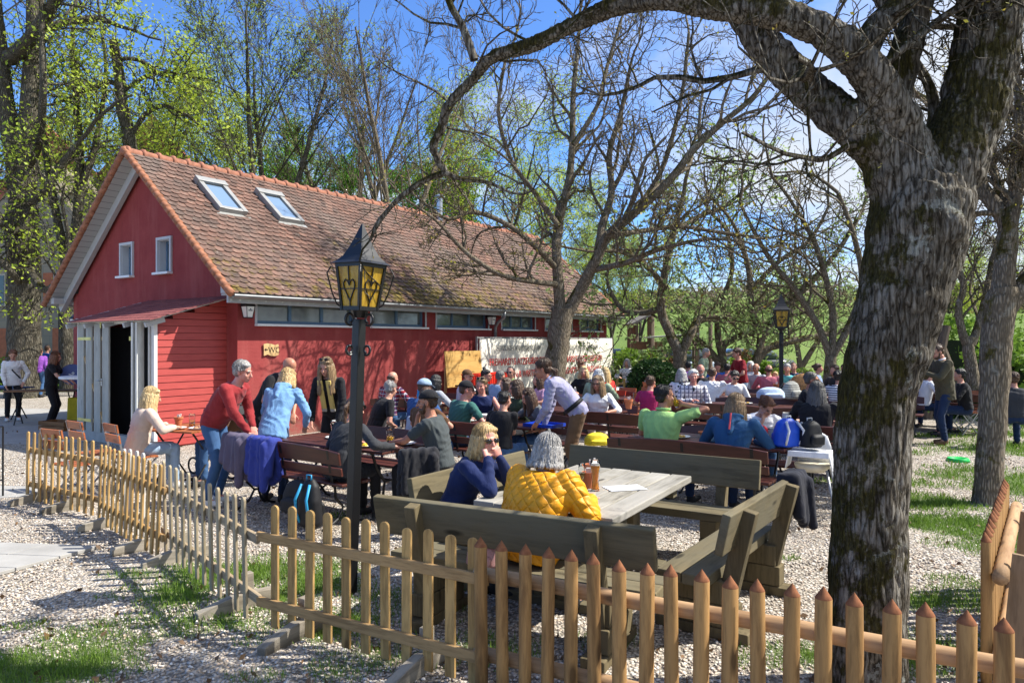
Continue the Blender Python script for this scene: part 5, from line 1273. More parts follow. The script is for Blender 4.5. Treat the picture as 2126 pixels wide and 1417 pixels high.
    # ---- rustic seating group
    e1v=Vector((.86,-.51,0)); e2v=Vector((.51,.86,0))
    tc=Vector((.62,5.67,0)); t=thing('rustic_table','heavy grey weathered plank table beside the woman in the yellow jacket','table',tc,math.atan2(e1v.y,e1v.x))
    for k in range(6):
        b=MB(); b.box((0,0,0),(1.72,.172,.055)); o=b.build('table_plank',M_RUSTICT(),t,bevel=.008); o.rotation_euler=(0,0,R(90)); o.location=(-.455+.182*k,random.Random(k).uniform(-.012,.012),.722)
    for y in (-.55,.55):
        b=MB(); b.box((0,0,.655),(1.0,.10,.07)); o=b.build('crossbeam',M_RUSTIC(),t,bevel=.006); o.location=(0,y,0)
        b=MB(); b.box((0,0,.31),(.34,.16,.62)); o=b.build('leg',M_RUSTICZ(),t,bevel=.008); o.location=(0,y,0)
        b=MB(); b.box((0,0,.035),(.8,.18,.07)); o=b.build('foot',M_RUSTIC(),t,bevel=.008); o.location=(0,y,0)
    rustic_bench('rustic_bench','greenish plank bench with its back to the camera, behind the picket fence',(-.93,4.92,0),(.80,4.04,0))
    rustic_bench('rustic_bench','greenish plank bench at the far end of the grey table',(2.18,6.33,0),(.594,7.3,0))
    rustic_bench('rustic_bench','greenish plank bench at the right of the grey table with a dark jacket over it',(1.285,4.35,0),(2.19,5.63,0))
    rustic_bench('rustic_bench','greenish plank bench at the left of the grey table under the woman in navy',(.10,6.88,0),(-.78,5.49,0))
    drape('jacket','black jacket hanging over the end of the right rustic bench','jacket',(2.14,5.55,.86),math.atan2(.817,.577),.24,cloth('black nylon jacket',(.015,.016,.025)),.33,lump=.05)
    # things on the grey table
    def ont(u,v,z=.75): return gnd(u,v,z)
    beer_glass(ont(1236,1018),'full tall wheat beer glass on the grey table','wheat',.83,(.80,.30,.03),foam=True)
    beer_glass(ont(1208,1015),'slim half empty glass in front of the clay pots','flute',.62,(.62,.42,.12))
    pot(ont(1222,1012),'left clay pot with menus beside the wheat beer',.125,.05); pot(ont(1229,1000)+Vector((.0,.04,0)),'right clay pot with menus behind the wheat beer',.14,.05)
    t=thing('paper_menu','white sheet of paper lying flat on the grey table','paper',ont(1297,1013)+Vector((0,0,.003)),R(15)); b=MB(); b.box((0,0,.001),(.30,.19,.002)); b.build('sheet',plain('white paper',(.72,.74,.78),.8),t)
    bag('handbag','dusty pink handbag on the front rustic bench','handbag',(-.18,4.62,.46),R(-20),(.24,.14,.16),[plain('dusty pink leather',(.42,.22,.20),.5),plain('dusty pink leather',(.42,.22,.20),.5),plain('dusty pink leather',(.42,.22,.20),.5)],False)
    # ---- beer garden rows
    bench=garden_bench_proto(); table=garden_table_proto(); chair=folding_chair_proto(); rchair=folding_chair_proto('folding_chair',plain('red lacquer chair wood',(.50,.06,.03),.4,.4))
    first={'b':True,'t':True,'c':True,'r':True}
    def put(kind,src,a,b,face,label):
        p=AB(a,b); rot=R(face-90)
        if first[kind]: src.location=p; src.rotation_euler=(0,0,rot); src['label']=label; first[kind]=False; return src
        return dup(src,p,rot,label)
    def bench_at(a,b,away,label): return put('b',bench,a,b,F_ANG if away else F_ANG+180,label)
    def table_at(a,b,label): return put('t',table,a,b,F_ANG,label)
    bench_at(-6.4,5.10,True,'dark brown bench with two quilted jackets over its back, behind the black lantern post')
    table_at(-6.2,5.62,'dark brown table with plates and beer left of the man in the backwards cap')
    bench_at(-6.4,6.18,False,'dark brown bench facing the camera behind the plates and the man in the black cap')
    bench_at(-6.1,7.62,True,'dark brown bench under the denim cap man and the green T-shirt man')
    table_at(-6.0,8.15,'dark brown table with the waiter\'s blue tray on it'); bench_at(-6.0,8.75,False,'dark brown bench under the blonde woman in the navy top')
    bench_at(-2.95,7.62,True,'dark brown bench with arched back behind the man in the lime green polo shirt')
    table_at(-2.9,8.17,'dark brown table between the green polo shirt and the blue backpack'); bench_at(-2.7,8.78,False,'dark brown bench opposite the blue hooded jacket, under the woman leaning on her hand')
    bench_at(-2.05,9.83,True,'dark brown bench behind the white high chair, left of the big trunk')
    table_at(-2.1,10.4,'dark brown table with the white beer mugs before the grey haired person in black'); bench_at(-2.15,11.0,False,'dark brown bench beyond the white beer mugs')
    table_at(-6.1,10.35,'dark brown table in front of the woman in the white blouse'); bench_at(-6.15,10.98,False,'dark brown bench under the woman in the white blouse'); bench_at(-5.0,9.85,True,'purple brown bench just right of the waiter with an arched back')
    bench_at(-6.9,9.85,True,'dark brown bench behind the green T-shirt and the bob haired girl')
    table_at(-9.2,10.5,'dark brown table between the plaid shirt and the grey hooded sweater'); bench_at(-9.2,9.95,True,'dark brown bench under the man in black left of the denim cap'); bench_at(-9.2,11.1,False,'dark brown bench by the wall behind the man in black')
    bench_at(-4.1,12.25,True,'dark brown bench behind the magenta T-shirt'); table_at(-4.6,12.85,'dark brown table where the white haired man in the plaid shirt rests his hand'); bench_at(-3.9,13.5,False,'dark brown bench under the polka dot blouse')
    bench_at(-2.55,12.25,True,'dark brown bench left of the bearded man in sunglasses'); table_at(-2.6,12.85,'dark brown table beside the bearded man in sunglasses'); bench_at(-2.5,13.5,False,'dark brown bench beyond the bearded man in sunglasses')

    table_at(-7.0,13.0,'dark brown table in front of the white banner'); bench_at(-7.0,12.4,True,'dark brown bench under the pale green shirt'); bench_at(-7.0,13.6,False,'dark brown bench by the banner under the blonde in black')
    for k,(a,b,w) in enumerate(((-4.4,15.4,'behind the bearded man'),(-2.5,15.4,'behind the sunglassed woman'),(-3.9,18.0,'near the standing dark red T-shirt'),(-1.3,18.0,'near the pink shirt'))):
        table_at(a,b,'distant dark brown table '+w); bench_at(a,b-.55,True,'distant brown bench on the near side of the table '+w); bench_at(a+.1,b+.6,False,'distant brown bench on the far side of the table '+w)
    # right side beyond the big trunk
    # chairs
    def chair_at(x,y,face,label,red=False): 
        k,s=('r',rchair) if red else ('c',chair)
        if first[k]: s.location=(x,y,0); s.rotation_euler=(0,0,R(face-90)); s['label']=label; first[k]=False; return s
        return dup(s,(x,y,0),R(face-90),label)
    chair_at(-4.72,9.05,50,'folding chair under the blonde woman in the beige blazer')
    chair_at(-5.35,9.35,55,'empty brown folding chair left of the beige blazer'); chair_at(-5.15,8.55,62,'empty brown folding chair nearest the picket fence by the beige blazer')
    chair_at(-2.15,10.75,20,'orange slatted folding chair under the man in black behind the lantern post')
    for i,(u,Y,f) in enumerate(((1262,14.6,215),(1288,15.3,230),(1318,15.6,200),(1345,15.2,240),(1262,16.8,80),(1305,17.5,190),(1372,17.2,200),(1392,16.2,60),(1330,14.2,90))):
        p=at(u,800,Y); chair_at(p.x,Y,f,['orange folding chair just right of the magenta T-shirt table','orange folding chair near the red jacket','orange folding chair with a pot beside it','orange folding chair right of the white tablecloth','orange folding chair behind the red jacket','orange folding chair left of the round bush','orange folding chair in front of the round bush','orange folding chair left of the polka dots','orange folding chair behind the magenta T-shirt'][i],i in (0,))
    p=at(1996,860,14.6); chair_at(p.x,14.6,200,'orange folding chair with steel legs left of the right trunk'); p=at(2016,850,15.2); chair_at(p.x,15.2,160,'orange folding chair behind the steel legged one')
    # small table by the porch
    t=thing('folding_table','small orange wooden folding table in front of the beige blazer','table',(-4.25,9.55,0),R(-20)); m=M_ORANGEWOOD()
    for k in range(7): b=MB(); b.box((0,0,0),(.8,.105,.022)); o=b.build('top_slat',m,t); o.location=(0,-.345+.115*k,.74)
    for s in (-.32,.32): b=MB(); b.tube([(s,-.3,.01),(s,.28,.72)],.012,6); b.tube([(s*.94,.3,.01),(s*.94,-.28,.72)],.012,6); b.build('leg',M_BLACK(),t)
    plate(Vector((-4.35,9.35,.755)),'plate in front of the beige blazer'); plate(Vector((-4.05,9.35,.755)),'plate beside the red sweater',(.4,.2,.1)); beer_glass(Vector((-4.25,9.6,.755)),'almost empty glass left of the red sweater','mug',.2); pot(Vector((-4.5,9.75,.755)),'clay pot at the blazer table')
    # pushchair
    t=thing('pushchair','black pushchair with red basket beside the red sweater','pushchair',(-4.05,10.3,0),R(60)); bk=M_BLACK()
    b=MB(); b.tube([(-.22,-.45,1.02),(-.22,.0,.75),(-.22,.42,.12)],.014,8); b.tube([(.22,-.45,1.02),(.22,.0,.75),(.22,.42,.12)],.014,8); b.tube([(-.22,-.45,1.02),(0,-.5,1.04),(.22,-.45,1.02)],.02,8); b.tube([(-.22,0,.75),(-.24,-.38,.12)],.014,8); b.tube([(.22,0,.75),(.24,-.38,.12)],.014,8); b.build('frame',bk,t)
    b=MB(); b.loft([((0,.05,.42),(.18,0,0),(0,.22,0)),((0,-.02,.62),(.2,0,0),(0,.26,0)),((0,-.15,.85),(.21,0,0),(0,.2,0)),((0,-.2,.97),(.17,0,0),(0,.1,0))],14); blob(b,'seat',plain('dark fabric hood',(.03,.032,.035),.7),t,.02,2)
    b=MB(); b.loft([((0,0,.2),(.16,0,0),(0,.25,0)),((0,0,.38),(.19,0,0),(0,.28,0))],12); b.build('basket',plain('red basket fabric',(.55,.02,.03),.7),t)
    for x in (-.25,.25):
        for y in (.42,-.38):
            b=MB(); b.tube([(x+math.cos(0)*0,y+.11*math.cos(a),.12+.11*math.sin(a)) for a in [k*PI/8 for k in range(17)]],.014,6); b.build('wheel',plain('tyre rubber',(.02,.02,.02),.8),t)
    # jackets on the front bench
    fb=F_ANG-90; top=lambda a,b,z=.82: AB(a,b,z)
    quilt=lambda n,c: cloth(n,c,'plain')
    drape('jacket','grey violet quilted jacket over the left end of the bench by the red sweater','jacket',top(-7.1,4.86),R(fb),.42,quilt('grey violet quilted',(.10,.085,.13)),.42,lump=.065)
    drape('jacket','royal blue quilted jacket over the bench under the red sleeve','jacket',top(-6.66,4.86),R(fb),.40,quilt('royal blue quilted',(.03,.045,.24)),.42,lump=.06,back=.45)
    drape('jacket','black jacket with white trim hanging beside the grey T-shirt man','jacket',AB(-4.75,5.2,.83),R(25),.36,quilt('black track jacket',(.02,.02,.024)),.42,lump=.045,back=.5)
    drape('jacket','light blue denim jacket over the bench behind the black cap','jacket',AB(-6.75,7.36,.83),R(fb),.22,quilt('pale denim',(.35,.42,.55)),.22,lump=.04)
    drape('jacket','black jacket with white stripes over the chair behind the lantern post','jacket',AB(-7.3,8.3,.80),R(fb),.30,quilt('black striped jacket',(.015,.016,.02)),.4,lump=.045)
    drape('towel','bright blue towel hanging over the chair left of the green T-shirt','towel',at(880,810,12.1),R(fb),.16,quilt('bright blue towel',(.02,.22,.50)),.3,lump=.03)
    bag('backpack','black backpack with bright blue straps hanging on the bench by the lantern post','backpack',AB(-5.62,4.62,.10),R(150),(.26,.18,.46),[plain('black nylon',(.012,.012,.014),.6),plain('black nylon',(.012,.012,.014),.6),plain('sky blue strap',(.03,.30,.55),.5)])
    bag('bag','dark shoulder bag on the ground under the front bench','bag',AB(-6.0,4.78,.14),R(-30),(.42,.2,.34),[plain('charcoal canvas',(.022,.023,.026),.8)]*3,True)
    bag('backpack','bright blue and black backpack on the bench end beside the blue hood','backpack',AB(-2.02,8.0,.77),R(200),(.34,.2,.30),[plain('bright blue nylon',(.015,.08,.55),.45),plain('bright blue nylon',(.015,.08,.55),.45),plain('white piping',(.7,.7,.72),.5)])
    bag('backpack','black backpack with glossy panels right of the bright blue one','backpack',AB(-1.80,8.1,.77),R(20),(.26,.2,.28),[plain('black nylon',(.012,.012,.014),.6)]*2+[plain('pale piping',(.5,.5,.5))])
    bag('cushion_bag','bright yellow bag on the bench behind the waiter','bag',AB(-4.75,8.82,.46),R(10),(.36,.22,.17),[plain('bright yellow fabric',(.75,.60,.03),.6)]*3,False)
    bag('handbag','red handbag on the table beside the empty glass','handbag',AB(-2.45,8.45,.76),R(0),(.26,.1,.17),[plain('crimson felt',(.42,.015,.03),.8)]*3,False)
    bag('cushion','pale blue cushion on the table in front of the sunglassed woman','cushion',at(1600,815,12.8)+Vector((0,0,-.1)),R(0),(.5,.3,.20),[plain('pale blue cotton',(.42,.52,.66),.8)]*3,False)
    bag('backpack','grey striped backpack right of the pale blue cushion','backpack',at(1643,822,13.0)+Vector((0,0,-.05)),R(30),(.38,.25,.32),[cloth('grey striped nylon',(.33,.33,.30),'stripes',(.18,.18,.17))]*2+[plain('dark strap',(.05,.05,.05))])
    bag('basket','brown wicker basket on the bench right of the second lantern','basket',at(1672,795,16.5)+Vector((0,0,-.2)),R(10),(.8,.35,.42),[plain('wicker',(.36,.19,.08),.8,.2,40,.4)]*3,False)
    # table tops
    B1=lambda a,b,z=.762: AB(a,b,z)
    plate(B1(-5.75,5.45),'plate with yellow chips in front of the ponytail',(.65,.42,.03)); plate(B1(-6.5,5.72),'plate with crumpled napkin before the light blue hoodie',(.6,.55,.5)); plate(B1(-5.5,5.8),'white plate by the grey T-shirt man\'s elbow')
    beer_glass(B1(-5.62,5.7),'half full lager glass before the grey T-shirt man','mug',.5,(.80,.45,.03)); beer_glass(B1(-5.75,5.85),'empty glass left of the lager on the front table','mug',.1); beer_glass(B1(-6.35,5.55),'tall glass with lager dregs between the ponytail and the hoodie','wheat',.3,(.78,.45,.05)); beer_glass(B1(-6.2,5.8),'empty tall glass behind the scarf woman\'s plate','wheat',.08)
    t=thing('tray','bright blue plastic tray under the waiter\'s hands','tray',B1(-5.15,8.1),R(-35)); b=MB(); b.box((0,0,.005),(.44,.32,.01)); 
    for y in (-.165,.165): b.box((0,y,.02),(.46,.012,.04))
    for x in (-.225,.225): b.box((x,0,.02),(.012,.32,.04))
    b.build('tray_body',plain('blue plastic tray',(.01,.05,.42),.35,.5),t); 
    plate(B1(-5.75,8.0),'large white plate left of the blue tray'); plate(B1(-6.35,7.98),'plate of chips in front of the green T-shirt man',(.6,.4,.05)); beer_glass(B1(-5.95,8.2),'glass of cloudy orange drink before the bob haired girl','mug',.85,(.85,.35,.03)); t=thing('bowl','white china bowl before the blonde in navy','bowl',B1(-6.3,8.35)); b=MB(); b.lathe([(.05,0),(.10,.07),(.095,.07),(.045,.01)],16); b.build('bowl_body',M_CHINA(),t,True)
    plate(B1(-3.25,8.05),'white plate beside the green polo man'); pot(B1(-3.0,8.3),'low clay bowl behind the green polo man',.06,.10); stein(B1(-2.25,8.35),'grey stoneware beer mug behind the blue backpack'); beer_glass(B1(-2.38,8.3),'glass with a little orange beer beside the red handbag','mug',.3,(.8,.3,.03)); beer_glass(B1(-2.65,8.5),'empty glass beneath the leaning woman','mug',.06); plate(B1(-2.6,8.3),'plate in front of the leaning woman',(.6,.3,.1)); 
    t=thing('phone_stand','small black figure shaped bottle opener on the table beside the blue hood','gadget',B1(-2.75,7.95),0); b=MB(); b.box((0,0,.006),(.10,.07,.012)); b.tube([(0,0,.012),(0,0,.06),(.015,0,.11)],[.018,.016,.02],8); b.build('stand_body',M_BLACK(),t)
    stein(B1(-2.6,10.25),'tall white stoneware mug left of the grey haired person in black'); pot(B1(-1.75,10.4),'clay pot right of the grey haired person in black'); pot(B1(-1.4,10.0),'clay pot close to the big trunk')
    plate(B1(-5.6,10.35),'plate with a pretzel before the woman in the white blouse',(.6,.4,.15)); plate(B1(-4.0,13.0),'plate on the table by the magenta T-shirt')
    for i,(u,Y,lab) in enumerate(((1305,12.0,'clay pot left of the magenta T-shirt'),(1273,14.2,'clay pot beside the pale green shirt'),(1340,17.0,'clay pot among the orange chairs'),(1354,15.8,'clay pot in front of the round bush'),(1503,15.2,'clay pot by the sunglassed woman in white'),(1612,16.2,'clay pot near the second lantern'),(1455,17,'clay pot behind the white T-shirt'))):
        p=at(u,0,Y); p.z=.762; pot(p,lab,.16,.07)
    p=at(1542,0,15.0); p.z=.762; stein(p,'small pale mug by the second lantern')
    rq=random.Random(9)
    for i,(a,b) in enumerate([(-9.0,10.5),(-9.5,10.45),(-6.6,10.4),(-5.6,10.3),(-7.2,13.05),(-6.7,12.95),(-4.9,12.9),(-4.2,12.8),(-2.6,12.9),(-1.9,12.8),(-3.6,15.4),(-4.2,15.35),(-1.2,15.45),(-2.0,15.35),(-3.5,18.0),(-1.0,18.0),(-1.3,10.5)]):
        q=B1(a+rq.uniform(-.1,.1),b+rq.uniform(-.12,.12)); g=beer_glass(q,'small beer glass standing on a distant dark table','mug',rq.uniform(.2,.85),(.80,.42,.04)); g['group']='beer glasses on the distant tables'
    # high chairs, dog bowl, bush
    p=gnd(1693,1030); high_chair(Vector((3.22,7.75,0)),R(150),'white high chair with steel legs left of the big trunk')
    p=at(1770,0,13.3); high_chair(Vector((at(1762,0,14.2).x,14.2,0)),R(160),'cream backed high chair beyond the grey haired person in black')
    g=gnd(1989,957); t=thing('dog_bowl','bright green plastic dog bowl on the gravel right of the big trunk','bowl',g); b=MB(); b.lathe([(.17,0),(.15,.05),(.145,.055),(.11,.05),(.09,.015)],20); b.build('bowl_body',plain('bright green plastic',(.02,.50,.10),.4),t,True)
    rg=np.random.default_rng(3); 
    def bush(label,c,r,mat,n=2600,size=.03,name='bush'):
        t=thing(name,label,'bush',(c[0],c[1],0)); q=rg.normal(0,1,(n,3)); q/=np.linalg.norm(q,axis=1,keepdims=True); q*=rg.uniform(.8,1.03,(n,1)); q=q*np.array(r)+np.array([0,0,c[2]]); q=q[q[:,2]>.02]
        meshobj('foliage',leaves_mesh('foliage',q.astype(np.float32),mat,2,size,.012,rg),t); b=MB(); b.ell((0,0,c[2]),[x*.85 for x in r],16,10); b.build('branches',plain('dark inner twigs',(.02,.03,.01),.9),t); return t
    p=at(1357,0,17.5); bush('clipped dark round box bush behind the orange chairs',(p.x,17.5,.85),(.62,.62,.60),leaf_mat('dark box leaves',(.015,.045,.008),(.03,.08,.015),.2),4200,.035)
    # hedges
    def hedge(label,p0,p1,w,h,mats,n=9000,size=.06):
        p0,p1=Vector(p0),Vector(p1); d=p1-p0; L=d.length; t=thing('hedge',label,'hedge',(p0.x,p0.y,0),math.atan2(d.y,d.x))
        for k,(m,nn) in enumerate(mats):
            q=np.stack([rg.random(nn)*L,rg.normal(0,.42*w,nn),rg.random(nn)**.7*h],1); q[:,2]*=.8+.25*np.sin(q[:,0]*2.1)+.12*np.sin(q[:,0]*5.7); meshobj('foliage',leaves_mesh('foliage',q.astype(np.float32),m,2,size,.03,rg),t)
        b=MB(); b.box((L/2,0,h*.35),(L,w*.7,h*.7)); b.build('branches',plain('dark inner twigs',(.02,.03,.01),.9),t)
    gl=leaf_mat('hedge green leaves',(.10,.20,.02),(.20,.32,.04),.4); rl=leaf_mat('hedge reddish leaves',(.14,.055,.03),(.22,.13,.05),.3)
    hedge('reddish brown hedge between the house end and the fruit trees',(4.4,25,0),(8.0,24.3,0),.9,1.35,[(rl,4200),(gl,1200)]); hedge('bright green shrubs right at the end of the long house',(3.6,24.6,0),(5.0,24.8,0),1.0,1.5,[(gl,3000)]); hedge('green hedge behind the fruit tree trunk',(7.2,24.4,0),(8.6,24.2,0),.9,1.2,[(gl,2600)])
    hedge('low mixed hedge between the leaning fruit tree and the meadow',(8.0,23,0),(12.6,22.6,0),1.0,.95,[(gl,3800),(rl,1200)]); hedge('dark green shrub by the left side of the big trunk',(9.6,18.6,0),(12.0,18.5,0),1.2,1.2,[(leaf_mat('shrub dark leaves',(.04,.11,.015),(.08,.18,.03),.4),5200)])
    hedge('tall loose shrubs along the meadow edge at the right',(14.5,24,0),(24,25,0),2.0,2.7,[(gl,8000)],size=.085); hedge('yellow green shrubs beyond the right trunk',(11.5,17.5,0),(17,17,0),1.4,1.9,[(gl,5600)],size=.075); hedge('green bushes in front of the stone house at the left edge',(-24,28,0),(-17,28,0),1.2,1.1,[(gl,3000)])
    # dining and service things at the left
    t=thing('bar_table','white topped standing table at the porch','table',(-9.2,15.4,0)); b=MB(); b.lathe([(.38,1.08),(.40,1.09),(.40,1.13),(.38,1.14)],24); b.build('tabletop',M_WHITE(),t); b=MB(); b.tube([(0,0,.02),(0,0,1.08)],.025,10); b.build('pole',M_STEEL(),t); b=MB(); b.lathe([(.28,0),(.26,.02),(.03,.035)],20); b.build('base',M_STEEL(),t)
    t=thing('round_tray','round blue sign disc with a pale emblem leaning behind the person in black','disc',at(150,777,16.2),R(20)); b=MB(); b.tube([(0,.012,0),(0,-.012,0)],.235,32); b.build('disc',plain('navy blue enamel',(.012,.025,.14),.35,.5),t); b=MB(); b.tube([(0,-.0125,0),(0,-.017,0)],.225,32); b.build('face',plain('mid blue enamel',(.03,.06,.25),.35,.5),t); b=MB(); b.box((-.02,-.019,-.01),(.10,.004,.03),(0,R(20),0)); b.box((.02,-.019,.03),(.05,.004,.05),(0,R(40),0)); b.ell((.03,-.019,-.05),(.035,.003,.02)); b.build('emblem',plain('pale blue print',(.45,.5,.6),.5),t)
    for i,(x,y,rt,lab) in enumerate(((-10.6,16.4,10,'dark trestle table behind the person in black'),(-12.4,17.6,-20,'blue topped trestle table between the two women at the left'))):
        t=thing('trestle_table',lab,'table',(x,y,0),R(rt)); b=MB(); b.box((0,0,.76),(1.5,.5,.03)); b.build('tabletop',plain('blue board',(.02,.05,.16),.5) if i else wood('dark board',(.2,.1,.05)),t)
        for s in (-.55,.55): b=MB(); b.tube([(s,-.2,0),(s,.18,.74)],.014,6); b.tube([(s,.2,0),(s,-.18,.74)],.014,6); b.build('leg',M_BLACK(),t)
    t=thing('wooden_crate','brown wooden crate on the paving below the dark table','crate',(-9.6,15.35,0),R(-20)); b=MB()
    for z in (.05,.15): 
        for y in (-.2,.2): b.box((0,y,z),(.7,.02,.085))
        for x in (-.36,.36): b.box((x,0,z),(.02,.42,.085))
    b.box((0,0,.012),(.7,.4,.02)); b.build('body',wood('brown crate wood',(.24,.12,.05)),t)
    t=thing('yellow_box','tall yellow box under the dark trestle table','box',(-9.95,16.5,0),R(10)); b=MB(); b.box((0,0,.3),(.3,.3,.6),taper=.9); b.build('body',plain('yellow plastic',(.55,.45,.02),.5),t,bevel=.02)
    t=thing('cooler_box','white and red box inside the porch door','box',(-6.50,13.42,0),R(55)); b=MB(); b.box((0,0,.45),(.4,.4,.9)); b.build('body',M_WHITE(),t,bevel=.02); b=MB(); b.tube([(0,-.2,.70),(0,-.206,.70)],.10,20); b.build('emblem',plain('red print',(.5,.05,.045)),t)
    # stone house at the left edge
    t=thing('stone_house','old sandstone house with red roof behind the lime tree','house',(-22,33,0),R(-12)); st=NT('sandstone blocks'); br=st.n('ShaderNodeTexBrick'); br.inputs['Scale'].default_value=1; br.inputs['Brick Width'].default_value=.7; br.inputs['Row Height'].default_value=.35; br.inputs['Mortar Size'].default_value=.012
    br.inputs['Color1'].default_value=(.24,.21,.15,1); br.inputs['Color2'].default_value=(.30,.26,.19,1); br.inputs['Mortar'].default_value=(.2,.18,.15,1); st.l(st.coord(rot=(R(90),0,0)),br.inputs['Vector']); st.base(br.outputs['Color']); st.rough(.9)
    b=MB(); b.box((0,4,2.6),(9,8,5.2)); b.prism([(-4.5,5.2),(4.5,5.2),(0,10.2)],-8,0,Matrix(((1,0,0,0),(0,0,-1,0),(0,1,0,0),(0,0,0,1)))); b.build('wall',st.m,t)
    b=MB(); 
    for s in (-1,1): b.bar((s*4.9,4,4.85),(s*-.0,4,10.35),8.6,.16,(0,1,0))
    b.build('roof',plain('old red roof',(.34,.12,.07),.85,.2,3,.3),t)
    for x,z in ((-3.1,1.7),(-.6,1.7),(2.3,1.7),(-1.8,4.2),(1.8,4.2)):
        b=MB(); b.box((x,-.02,z),(1.0,.1,1.5)); w=b.build('window',plain('cream window frame',(.42,.38,.30),.6),t); b=MB(); b.box((x-.23,-.075,z),(.4,.02,1.35)); b.box((x+.23,-.075,z),(.4,.02,1.35)); b.build('pane',plain('dark pane',(.03,.04,.04),.1,.8),w); b=MB(); b.box((x-.78,-.05,z),(.52,.05,1.5)); b.build('shutter',plain('orange brown shutter',(.38,.12,.05),.6),w)
    # play tower and posts
    def logs(name,label,cat,segs,c=(.20,.15,.11),extra=None):
        t=thing(name,label,cat,(segs[0][0][0],segs[0][0][1],0)); o=Vector((segs[0][0][0],segs[0][0][1],0)); m=wood('grey play wood',c,None,'Z')
        for p,q,r in segs: b=MB(); b.tube([Vector(p)-o,Vector(q)-o],r,8); b.build('post',m,t)
        return t,o
    Y=28; X=lambda u:(u-CU)/FP*Y
    t,o=logs('play_tower','roofed wooden play tower beyond the hedge','play tower',[((X(1318),Y,0),(X(1318),Y,2.6),.14),((X(1345),Y-.6,0),(X(1345),Y-.6,2.7),.14),((X(1318),Y+1.3,0),(X(1320),Y+1.3,2.6),.12),((X(1362),Y+1,0),(X(1362),Y+1,2.9),.12)])
    b=MB(); b.bar(Vector((X(1305),Y+.3,2.5))-o,Vector((X(1372),Y+.3,3.15))-o,2.6,.08,(0,0,1)); b.build('roof',plain('grey roof board',(.22,.20,.18)),t); b=MB(); b.box(Vector((X(1338),Y+.2,1.2))-o,(1.2,1.6,.08)); b.box(Vector((X(1338),Y-.5,1.7))-o,(1.2,.05,.3)); b.build('platform',plain('brown platform',(.20,.12,.07)),t)
    t,o=logs('climbing_frame','frame of tall grey wooden posts right of the play tower','climbing frame',[((X(1447),Y,0),(X(1447),Y,2.4),.10),((X(1475),Y,0),(X(1475),Y,3.1),.08),((X(1482),Y+.5,0),(X(1482),Y+.5,2.6),.08),((X(1395),Y+2,0),(X(1395),Y+2,1.5),.2),((X(1475),Y,1.1),(X(1540),Y+.3,1.5),.06)])
    t=thing('slide_roof','pale flat canopy left of the forked fruit tree','canopy',(X(1370),26,0)); b=MB(); b.bar((-.9,0,2.0),(.9,0,2.12),1.0,.05); b.build('canopy',plain('pale canopy',(.5,.48,.44)),t); b=MB(); b.tube([(-.8,0,0),(-.8,0,2.0)],.05,6); b.tube([(.8,0,0),(.8,0,2.1)],.05,6); b.build('post',plain('grey play wood',(.2,.15,.11)),t)
    Y=17.5; X2=lambda u:(u-CU)/FP*Y
    t,o=logs('swing_frame','leaning grey log swing frame behind the man in the tweed jacket','swing',[((X2(1925),Y,0),(X2(1965),Y,2.25),.10),((X2(2012),Y,0),(X2(1950),Y+.2,2.2),.10),((X2(1930),Y+1.6,0),(X2(2000),Y+1.6,2.3),.09),((X2(1958),Y,2.1),(X2(1990),Y+3.2,2.2),.09),((X2(2020),Y+1.6,0),(X2(1985),Y+2,2.2),.09)])
    b=MB(); 
    for u in (1958,1966,1976): b.tube([Vector((X2(u),Y+.4,2.0))-o,Vector((X2(u+4),Y+.4,1.0))-o],.03,6)
    b.build('rope',plain('red rope',(.6,.05,.02),.6),t)
    # parked cars beyond the hedge
    def car(label,x,y,rot,c):
        t=thing('parked_car',label,'car',(x,y,terrain(x,y)),rot,'cars parked beyond the play tower'); b=MB()
        b.loft([((-2.1,0,.45),(0,.75,0),(0,0,.2)),((-1.9,0,.55),(0,.85,0),(0,0,.33)),((-.9,0,.60),(0,.88,0),(0,0,.36)),((1.3,0,.62),(0,.88,0),(0,0,.38)),((2.0,0,.6),(0,.82,0),(0,0,.33)),((2.1,0,.55),(0,.75,0),(0,0,.25))],16,4); b.build('body',plain('car paint %.1f'%c[2],c,.25,.6,3,.02),t,True)
        b=MB(); b.loft([((0.1,0,.95),(1.55,0,0),(0,.78,0)),((.1,0,1.38),(.95,0,0),(0,.62,0)),((.1,0,1.42),(.85,0,0),(0,.55,0))],16,5); b.build('windows',plain('car glass',(.05,.07,.09),.08,.9),t,True)
        for sx in (-1.3,1.3):
            for sy in (-.82,.82): b=MB(); b.tube([(sx,sy-.09,.32),(sx,sy+.09,.32)],.32,18); w=b.build('wheel',plain('tyre rubber',(.02,.02,.02),.8),t); b=MB(); b.tube([(sx,sy-.095,.32),(sx,sy+.095,.32)],.19,12); b.build('rim',M_STEEL(),w)
    car('silver blue car parked beyond the play tower',7.9,33,R(10),(.35,.42,.5)); car('white car parked just beyond the end of the red house',4.9,34,R(-15),(.7,.7,.72)); car('dark car parked between the play tower and the climbing frame',11.0,34,R(5),(.04,.05,.06))
    # far wood on the hill
    q=rg.random((16000,3)); xs=-20+q[:,0]*170; ys=118+q[:,1]*45; zs=np.array([terrain(x,y) for x,y in zip(xs,ys)])+q[:,2]**.6*5*(.6+.4*np.sin(xs*.21)*np.sin(xs*.067+1)); me=leaves_mesh('wooded_hill',np.stack([xs,ys,zs],1).astype(np.float32),leaf_mat('far wood foliage',(.13,.13,.05),(.20,.15,.10),.3),2,.5,.6,rg)
    tag(meshobj('distant_wood',me),'brownish green wood along the far hilltop','wood',kind='stuff')
